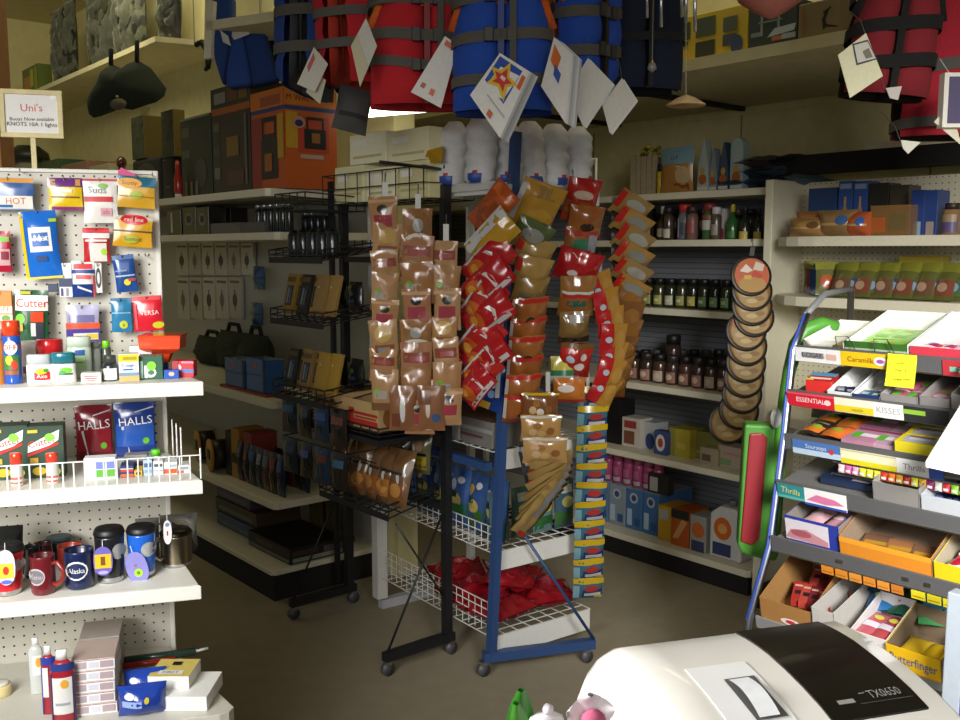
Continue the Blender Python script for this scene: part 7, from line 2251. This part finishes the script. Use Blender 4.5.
b = MB(); b.add([tuple(v) for v in fr_] + [tuple(v + Vector((0, .08, 0))) for v in fr_], [tuple(reversed(range(n))), tuple(range(n, 2 * n))] + [(i, (i + 1) % n, n + (i + 1) % n, n + i) for i in range(n)], '14151c:f'); b.build('body', t, .015, 2)
b = MB(); q = [at(a, c, BYD + .19) - o for a, c in ((274, 34), (280, 31), (296, 60), (291, 61))]
b.add([tuple(v) for v in q] + [tuple(v + Vector((0, .01, 0))) for v in q], [(3, 2, 1, 0), (4, 5, 6, 7), (0, 1, 5, 4), (1, 2, 6, 5), (2, 3, 7, 6), (3, 0, 4, 7)], 'c8bc84:f'); b.build('stripe', t)

# ================================================================ fluorescent fitting and cream cartons behind the racks
pA, pB = at(361, 113, 4.3), at(430, 107, 4.3)
c = (pA + pB) / 2
yaw = math.atan2((pB - pA).y, (pB - pA).x)
L = (pB - pA).length
t = thing('fluorescent_light', 'lit fluorescent tube hanging behind the red vests', 'ceiling light', c)
b = MB(); b.tube([pA - c, pB - c], .022, emit_mat('fffbe6', 5), 10); b.build('tube', t)
b = MB()
b.tube([pA - c + Vector((0, 0, .04)), pB - c + Vector((0, 0, .04))], .02, 'e8e4d0:s', 4); b.build('housing', t)
for q in (pA, pB):
    b = MB(); b.tube([q - c + Vector((0, 0, .03)), (q - c).xy.to_3d() + Vector((0, 0, 3.5 - c.z))], .004, 'c8c4b0:s', 4); b.build('hanging_cord', t)
# ================================================================ life vests hung from a ceiling rail
GREY = '5f5b55:f'


def belt_ring(w, d, z, hb, m, sl=0, n=28, e=.008, bulge=1.0):
    """a webbing band round a vest at height z"""
    b = MB()
    vs = []
    for i in range(n):
        a = 2 * PI * i / n
        x = (w / 2 + e) * (1 if math.cos(a) >= 0 else -1) * abs(math.cos(a)) ** .55
        y = (d / 2 + e) * (1 if math.sin(a) >= 0 else -1) * abs(math.sin(a)) ** .75
        zz = z + sl * x
        vs += [(x, y, zz - hb / 2), (x, y, zz + hb / 2)]
    fs = [(2 * i, 2 * ((i + 1) % n), 2 * ((i + 1) % n) + 1, 2 * i + 1) for i in range(n)]
    b.add(vs, fs, m, True)
    return b


def vest(name, label, loc, rz, w, h, d, col, inner, belts, belt_col=GREY, ry=0, rx=0, zipper='1c1c20:s', buckles=True, neck='d86a24:f', top=None, crotch=False):
    """h = height of the vest below its shoulders; loc = bottom centre. Parts: front panels, back panel, straps, belts, buckles"""
    t = thing(name, label, 'life vest', loc, rz, 'life vests hung from the ceiling rail', rx, ry)
    arm = .46 * h            # armholes start here
    def panel(x0, x1, y, sgn, nm, armx, vcut):
        b = MB()
        nu, nv = 10, 16
        def edge(v):
            z = h * v
            a, c = x0, x1
            if z > arm:
                k = (z - arm) / (h - arm)
                cut = armx * min(1, 1.5 * k) ** .7
                if armx > 0:
                    if sgn_out > 0:
                        c -= cut
                    else:
                        a += cut
                vc = vcut * max(0, (k - .2) / .8)
                if sgn_out > 0:
                    a += vc
                else:
                    c -= vc
            return a, c
        for s in (1, -1):
            def f(u, v, s=s):
                a, c = edge(v)
                uu = u if s == 1 else 1 - u
                x = a + (c - a) * uu
                th = .028 + .030 * (max(0, math.sin(PI * min(1, max(0, uu)))) ** .5) * (max(0, math.sin(PI * min(1, max(0, v)))) ** .35)
                if v < .02 or v > .98 or uu < .02 or uu > .98:
                    th = .012
                pinch = 0
                for bz, hb, sl in belts:
                    pinch += math.exp(-((h * v - bz * h) / .022) ** 2) * .014
                xr = x / (w / 2)
                yy = y * (1 - .55 * min(1, abs(xr)) ** 3)
                dirn = -1 if s == 1 else 1
                front = (y < 0)
                out = (dirn < 0) == front
                off = (th - (pinch if out else 0)) * dirn
                return (x, yy + off + .004 * noise.noise(Vector((x * 14, v * 9, y * 5 + x0))), h * v)
            b.grid(f, nu, nv, col if (s == 1) == (y < 0) else inner)
        return b.build(nm, t)
    sgn_out = 1
    panel(.004, w / 2, -d / 2, 1, 'front_panel', w * .17, w * .16)
    sgn_out = -1
    panel(-w / 2, -.004, -d / 2, 1, 'front_panel', w * .17, w * .16)
    sgn_out = 1
    panel(-.0, w / 2, d / 2, 1, 'back_panel', w * .17, w * .10)
    sgn_out = -1
    panel(-w / 2, .0, d / 2, 1, 'back_panel', w * .17, w * .10)
    b = MB(); b.box(-.009, .009, -d / 2 - .05, -d / 2 - .015, .0, h * .62, zipper); b.build('zipper', t)
    for s in (-1, 1):
        b = MB()
        x = s * w * .26
        b.tube([(x, -d / 2, h * .96), (x * .98, -d * .3, h * 1.08), (x * .96, 0, h * 1.12), (x * .98, d * .3, h * 1.08), (x, d / 2, h * .96)], .028, col, 8)
        b.build('shoulder_strap', t)
        if neck:
            b = MB()
            b.tube([(s * w * .035, -d / 2 - .02, h * .58), (s * w * .10, -d / 2 - .02, h * .78), (s * w * .17, -d / 2 - .005, h * .98)], .011, neck, 6)
            b.build('collar_piping', t)
    for k, (bz, hb, sl) in enumerate(belts):
        blt = belt_ring(w, d + .085, bz * h, hb, belt_col, sl).build('belt', t)
        if buckles:
            for s in (-.035, .03):
                b = MB()
                b.box(s - .012, s + .014, -d / 2 - .062, -d / 2 - .046, bz * h - hb * .62, bz * h + hb * .62, '3a3835:s')
                b.build('buckle', blt, .002)
    if crotch:
        b = MB(); b.tube([(w * .12, -d / 2 - .055, belts[0][0] * h), (w * .12, -d / 2 - .055, belts[-1][0] * h)], .013, belt_col, 4); b.build('strap', t)
    if neck:
        for s in (-1, 1):
            b = MB()
            pts = []
            for i in range(7):
                k = i / 6
                x = s * (w / 2 - w * .17 * min(1, 1.5 * k) ** .7)
                pts.append((x, -d / 2 * (1 - .55 * min(1, abs(x) / (w / 2)) ** 3) - .012, arm + (h - arm) * k))
            b.tube(pts, .016, neck, 8)
            b.build('armhole_trim', t)
    # hanger and hook to the rail
    b = MB()
    zt = h * 1.12
    rail = 3.32
    lz = loc[2]
    b.tube([(-w * .3, 0, zt + .02), (0, 0, zt + .10), (w * .3, 0, zt + .02)], .006, '2a2a2c:s', 6)
    b.tube([(0, 0, zt + .10), (0, 0, max(zt + .12, rail - lz))], .003, '9a9a9c:c', 5)
    b.build('hanger', t)
    return t


def vpos(px, py, Y):
    return at(px, py, Y)


# belts given as (fraction of height, band width, slope)
RV, BV = 'c4222c:f', '2450b4:f'
vest('life_vest', 'red life vest hanging sideways at the left of the red pair', vpos(370, 88, 3.42), R(66), .42, .62, .17, RV, 'b83a24:f', [(.2, .03, 0), (.36, .03, 0), (.62, .03, 0)], ry=R(-3), neck='c8581c:f')
vest('life_vest', 'red life vest with grey belts hanging in front left of the blue one', vpos(424, 108, 3.14), R(8), .34, .50, .17, RV, 'b02028:f', [(.22, .03, -.12), (.40, .034, -.05), (.62, .034, 0)], zipper='8a1c22:s', crotch=True)
vest('life_vest', 'large bright blue life vest with grey belts at top centre', vpos(503, 114, 2.90), R(-4), .29, .50, .18, BV, '1c3c90:f', [(.16, .03, .02), (.40, .032, .06), (.62, .034, .08)], zipper='1c3888:s', crotch=True, neck='d8621c:f')
vest('life_vest', 'smaller blue life vest with orange piping right of the large blue one', vpos(572, 84, 3.22), R(50), .30, .50, .17, BV, 'c8541c:f', [(.18, .034, .1), (.42, .034, .12), (.66, .034, .12)], neck='d8621c:f')
vest('life_vest', 'dark navy life vest hanging rightmost of the top centre group', vpos(636, 92, 3.50), R(12), .30, .56, .18, '18243a:f', '141c2c:f', [(.3, .03, .05), (.55, .03, 0)], belt_col='26282c:f', neck=None, buckles=False)
vest('life_vest', 'blue and grey life vest hanging sideways left of the red ones', vpos(318, 92, 3.72), R(74), .38, .60, .16, '24458c:f', '44484c:f', [(.2, .04, 0), (.42, .04, 0), (.66, .04, 0)], ry=R(4), belt_col='5a5850:f', neck=None)
vest('life_vest', 'black trimmed dark red life vest at upper right with cream tag', vpos(882, 98, 2.70), R(-10), .22, .44, .14, '7c1a22:f', '15130f:f', [(.18, .035, .14), (.40, .035, .14), (.62, .035, .12), (.84, .035, .12)], belt_col='14120f:f', zipper='14120f:f', neck='16140f:f', ry=R(6), buckles=False)
vest('life_vest', 'red life vest with grey webbing at the upper right corner', vpos(957, 138, 2.92), R(-6), .36, .60, .17, 'a81f2e:f', '15130f:f', [(.06, .03, 0), (.34, .034, .1), (.66, .04, .3)], belt_col='55524c:f', zipper='8a1824:s', neck=None, crotch=True, buckles=False)
# grey vest tail seen below the red vest
b = MB(); b.pillow(.12, .15, .08, '4a4a48:f', [('r', .1, .3, .9, .4, '2c2c2c:f')], seed=3, z0=-.15)
one(b, 'vest_tail', 'grey padded vest tail hanging under the left red vest', 'padding', at(357, 88, 3.3), R(20), ry=R(12))
t = thing('ceiling_rail', 'dark rail across the ceiling carrying the life vests', 'rail', at(480, 360, 3.1).xy.to_3d() + Vector((0, 0, 3.32)))
b = MB(); b.tube([(-.75, .35, 0), (.7, .1, 0)], .012, '3a3a3c:c', 8); b.tube([(1.1, -.25, 0), (1.7, -.4, 0)], .012, '3a3a3c:c', 8); b.build('tube', t)
for q in ((-.7, .245), (.65, .105), (1.15, -.26), (1.65, -.39)):
    b = MB(); b.tube([(q[0], q[1], 0), (q[0], q[1], .18)], .006, '3a3a3c:c', 6); b.build('hanger_rod', t)


# paper tags: folded booklets hung on the vests
def tagc(quad, Y, name, label, pages=1, cols='ecebe6', decs=(), tilt=0, fan=.012, yo=0):
    """quad: four photo points (top, right, bottom, left order as listed) giving the cover outline"""
    o = at(quad[0][0], quad[0][1], Y)
    t = thing(name, label, 'tag', o)
    for k in range(pages):
        b = MB()
        q = [at(a + 2.0 * k, c + 1.2 * k, Y + .012 * k + (.03 * (i in (1, 2)) * tilt)) - o for i, (a, c) in enumerate(quad)]
        b.add([tuple(v) for v in q] + [tuple(v + Vector((0, .0025, 0))) for v in q], [(3, 2, 1, 0), (4, 5, 6, 7), (0, 1, 5, 4), (1, 2, 6, 5), (2, 3, 7, 6), (3, 0, 4, 7)], (cols if k == 0 else ('c8c8c8', 'dcdcda', 'b4b6ba')[k % 3]) + ':m')
        # orient: make sure the cover faces the viewer whichever way the points run
        if k == 0:
            for di, d in enumerate(decs):
                pts = [q[0] + (q[1] - q[0]) * u + (q[3] - q[0]) * v + (q[2] - q[1] - q[3] + q[0]) * (u * v) + Vector((0, -.0012 * (di + 1), 0)) for u, v in d[0]]
                b.add([tuple(p) for p in pts], [tuple(range(len(pts)))], d[1])
        b.build('cover' if k == 0 else 'page', t)
    b = MB(); b.tube([(0, .002, -.004), (.0, .04, .04), (.005, .16, .10)], .0009, '6a665c:s', 4); b.build('string', t)
    return t


def rect(u0, v0, u1, v1):
    return [(u0, v0), (u1, v0), (u1, v1), (u0, v1)]


tagc([(445, 36), (458, 45), (441, 108), (411, 92)], 2.86, 'vest_tag', 'white tag with small orange marks on the red vest belt', 1, 'e8e6e0', [(rect(.15, .78, .3, .86), 'b0622c:s'), (rect(.5, .8, .66, .9), 'd8682c:s'), (rect(.2, .04, .9, .12), 'd8642c:s')])
tagc([(500, 53), (530, 72), (500, 138), (470, 95)], 2.60, 'vest_tag', 'thick white booklet tag with star burst cover on the large blue vest', 5, 'ecebe6', [
    ([(.05, .05), (.8, .05), (.74, .62), (.08, .58)], '2450b0:s'), ([(.02, .3), (.28, .25), (.4, .03), (.55, .24), (.86, .26), (.64, .38), (.72, .6), (.42, .5), (.14, .6), (.22, .4)], 'e8c02c:s'), ([(.16, .33), (.33, .29), (.41, .15), (.51, .28), (.7, .3), (.55, .38), (.6, .5), (.42, .44), (.24, .5), (.3, .4)], 'd8302c:s'), ([(.36, .3), (.5, .3), (.5, .36), (.36, .36)], 'ecd8dc:s'), (rect(.84, .1, .95, .3), 'd8642c:s'), ([(.5, .86), (.62, .86), (.62, .96), (.5, .96)], 'c86a3c:s'), ([(.3, .72), (.9, .74), (.9, .76), (.3, .74)], 'b8b8b4:s')], tilt=-1)
tagc([(554, 37), (572, 54), (566, 124), (541, 86)], 2.70, 'vest_tag', 'edge on thick white booklet tag between the two blue vests', 6, 'e6e4e0', [([(.1, .1), (.5, .2), (.4, .5), (.1, .42)], 'd8702c:s'), ([(.3, .4), (.6, .44), (.55, .62), (.3, .58)], '3456a8:s')], tilt=1)
tagc([(588, 58), (613, 84), (584, 128), (567, 92)], 2.92, 'vest_tag', 'cream white tag hanging from the smaller blue vest', 2, 'd8d6cc')
tagc([(622, 78), (636, 100), (610, 134), (602, 104)], 2.95, 'vest_tag', 'white tag rightmost of the top centre tags', 2, 'cfccc0', [])
tagc([(366, 18), (377, 46), (360, 87), (351, 46)], 2.92, 'vest_tag', 'pointed white paper tag on the left red vest', 1, 'cccac0', [([(.0, .55), (.95, .5), (1, 1), (.0, 1)], 'c4bf9c:m')])
tagc([(314, 47), (328, 64), (315, 92), (297, 84)], 3.1, 'vest_tag', 'crumpled white tag with red stripe on the blue and grey vest', 1, 'c0bcae', [([(.1, .1), (.3, .2), (.3, .6), (.1, .5)], 'a83424:s')])
tagc([(313, 72), (326, 80), (320, 104), (306, 92)], 3.12, 'vest_tag', 'second cream tag folded below the crumpled one on the blue and grey vest', 1, 'b8b49c')
tagc([(866, 33), (883, 76), (850, 98), (838, 55)], 2.46, 'vest_tag', 'cream tag with black framed picture on the dark red vest', 1, 'd0cba8', [([(.14, .03), (.62, -.02), (.46, .58), (.0, .5)], '2a2c38:s'), ([(.17, .06), (.58, .02), (.43, .53), (.05, .46)], 'bdb9aa:s'), ([(.3, .1), (.52, .08), (.46, .28), (.28, .3)], '6a6450:s')])
tagc([(901, 140), (921, 142), (908, 154), (903, 148)], 2.66, 'vest_tag', 'white triangular tag tip below the right red vest', 1, 'c8c4b4')
tagc([(886, 88), (902, 86), (898, 100), (890, 98)], 2.50, 'vest_tag', 'small white crumpled tag between the two right vests', 1, 'b8b0a8')
o = at(952, 100, 2.55)
t = thing('vest_tag', 'white boxy booklet tag on the red vest at the right edge', 'tag', o)
b = MB(); b.box(-.022, .05, 0, .03, -.07, .07, 'd8d4c8:m'); b.box(-.010, .05, -.001, 0, -.06, .06, '4a4060:s'); b.build('booklet', t)
b = MB(); b.add([tuple(at(a, c, 2.57) - o) for a, c in ((934, 122), (950, 104), (962, 146))] + [tuple(at(a, c, 2.574) - o) for a, c in ((934, 122), (950, 104), (962, 146))], [(0, 2, 1), (3, 4, 5), (0, 1, 4, 3), (1, 2, 5, 4), (2, 0, 3, 5)], 'c8c2a8:m'); b.build('page', t)
b = MB(); b.tube([(0, .02, .07), (0, .08, .12)], .0012, 'd8d4c8:s', 4); b.build('string', t)
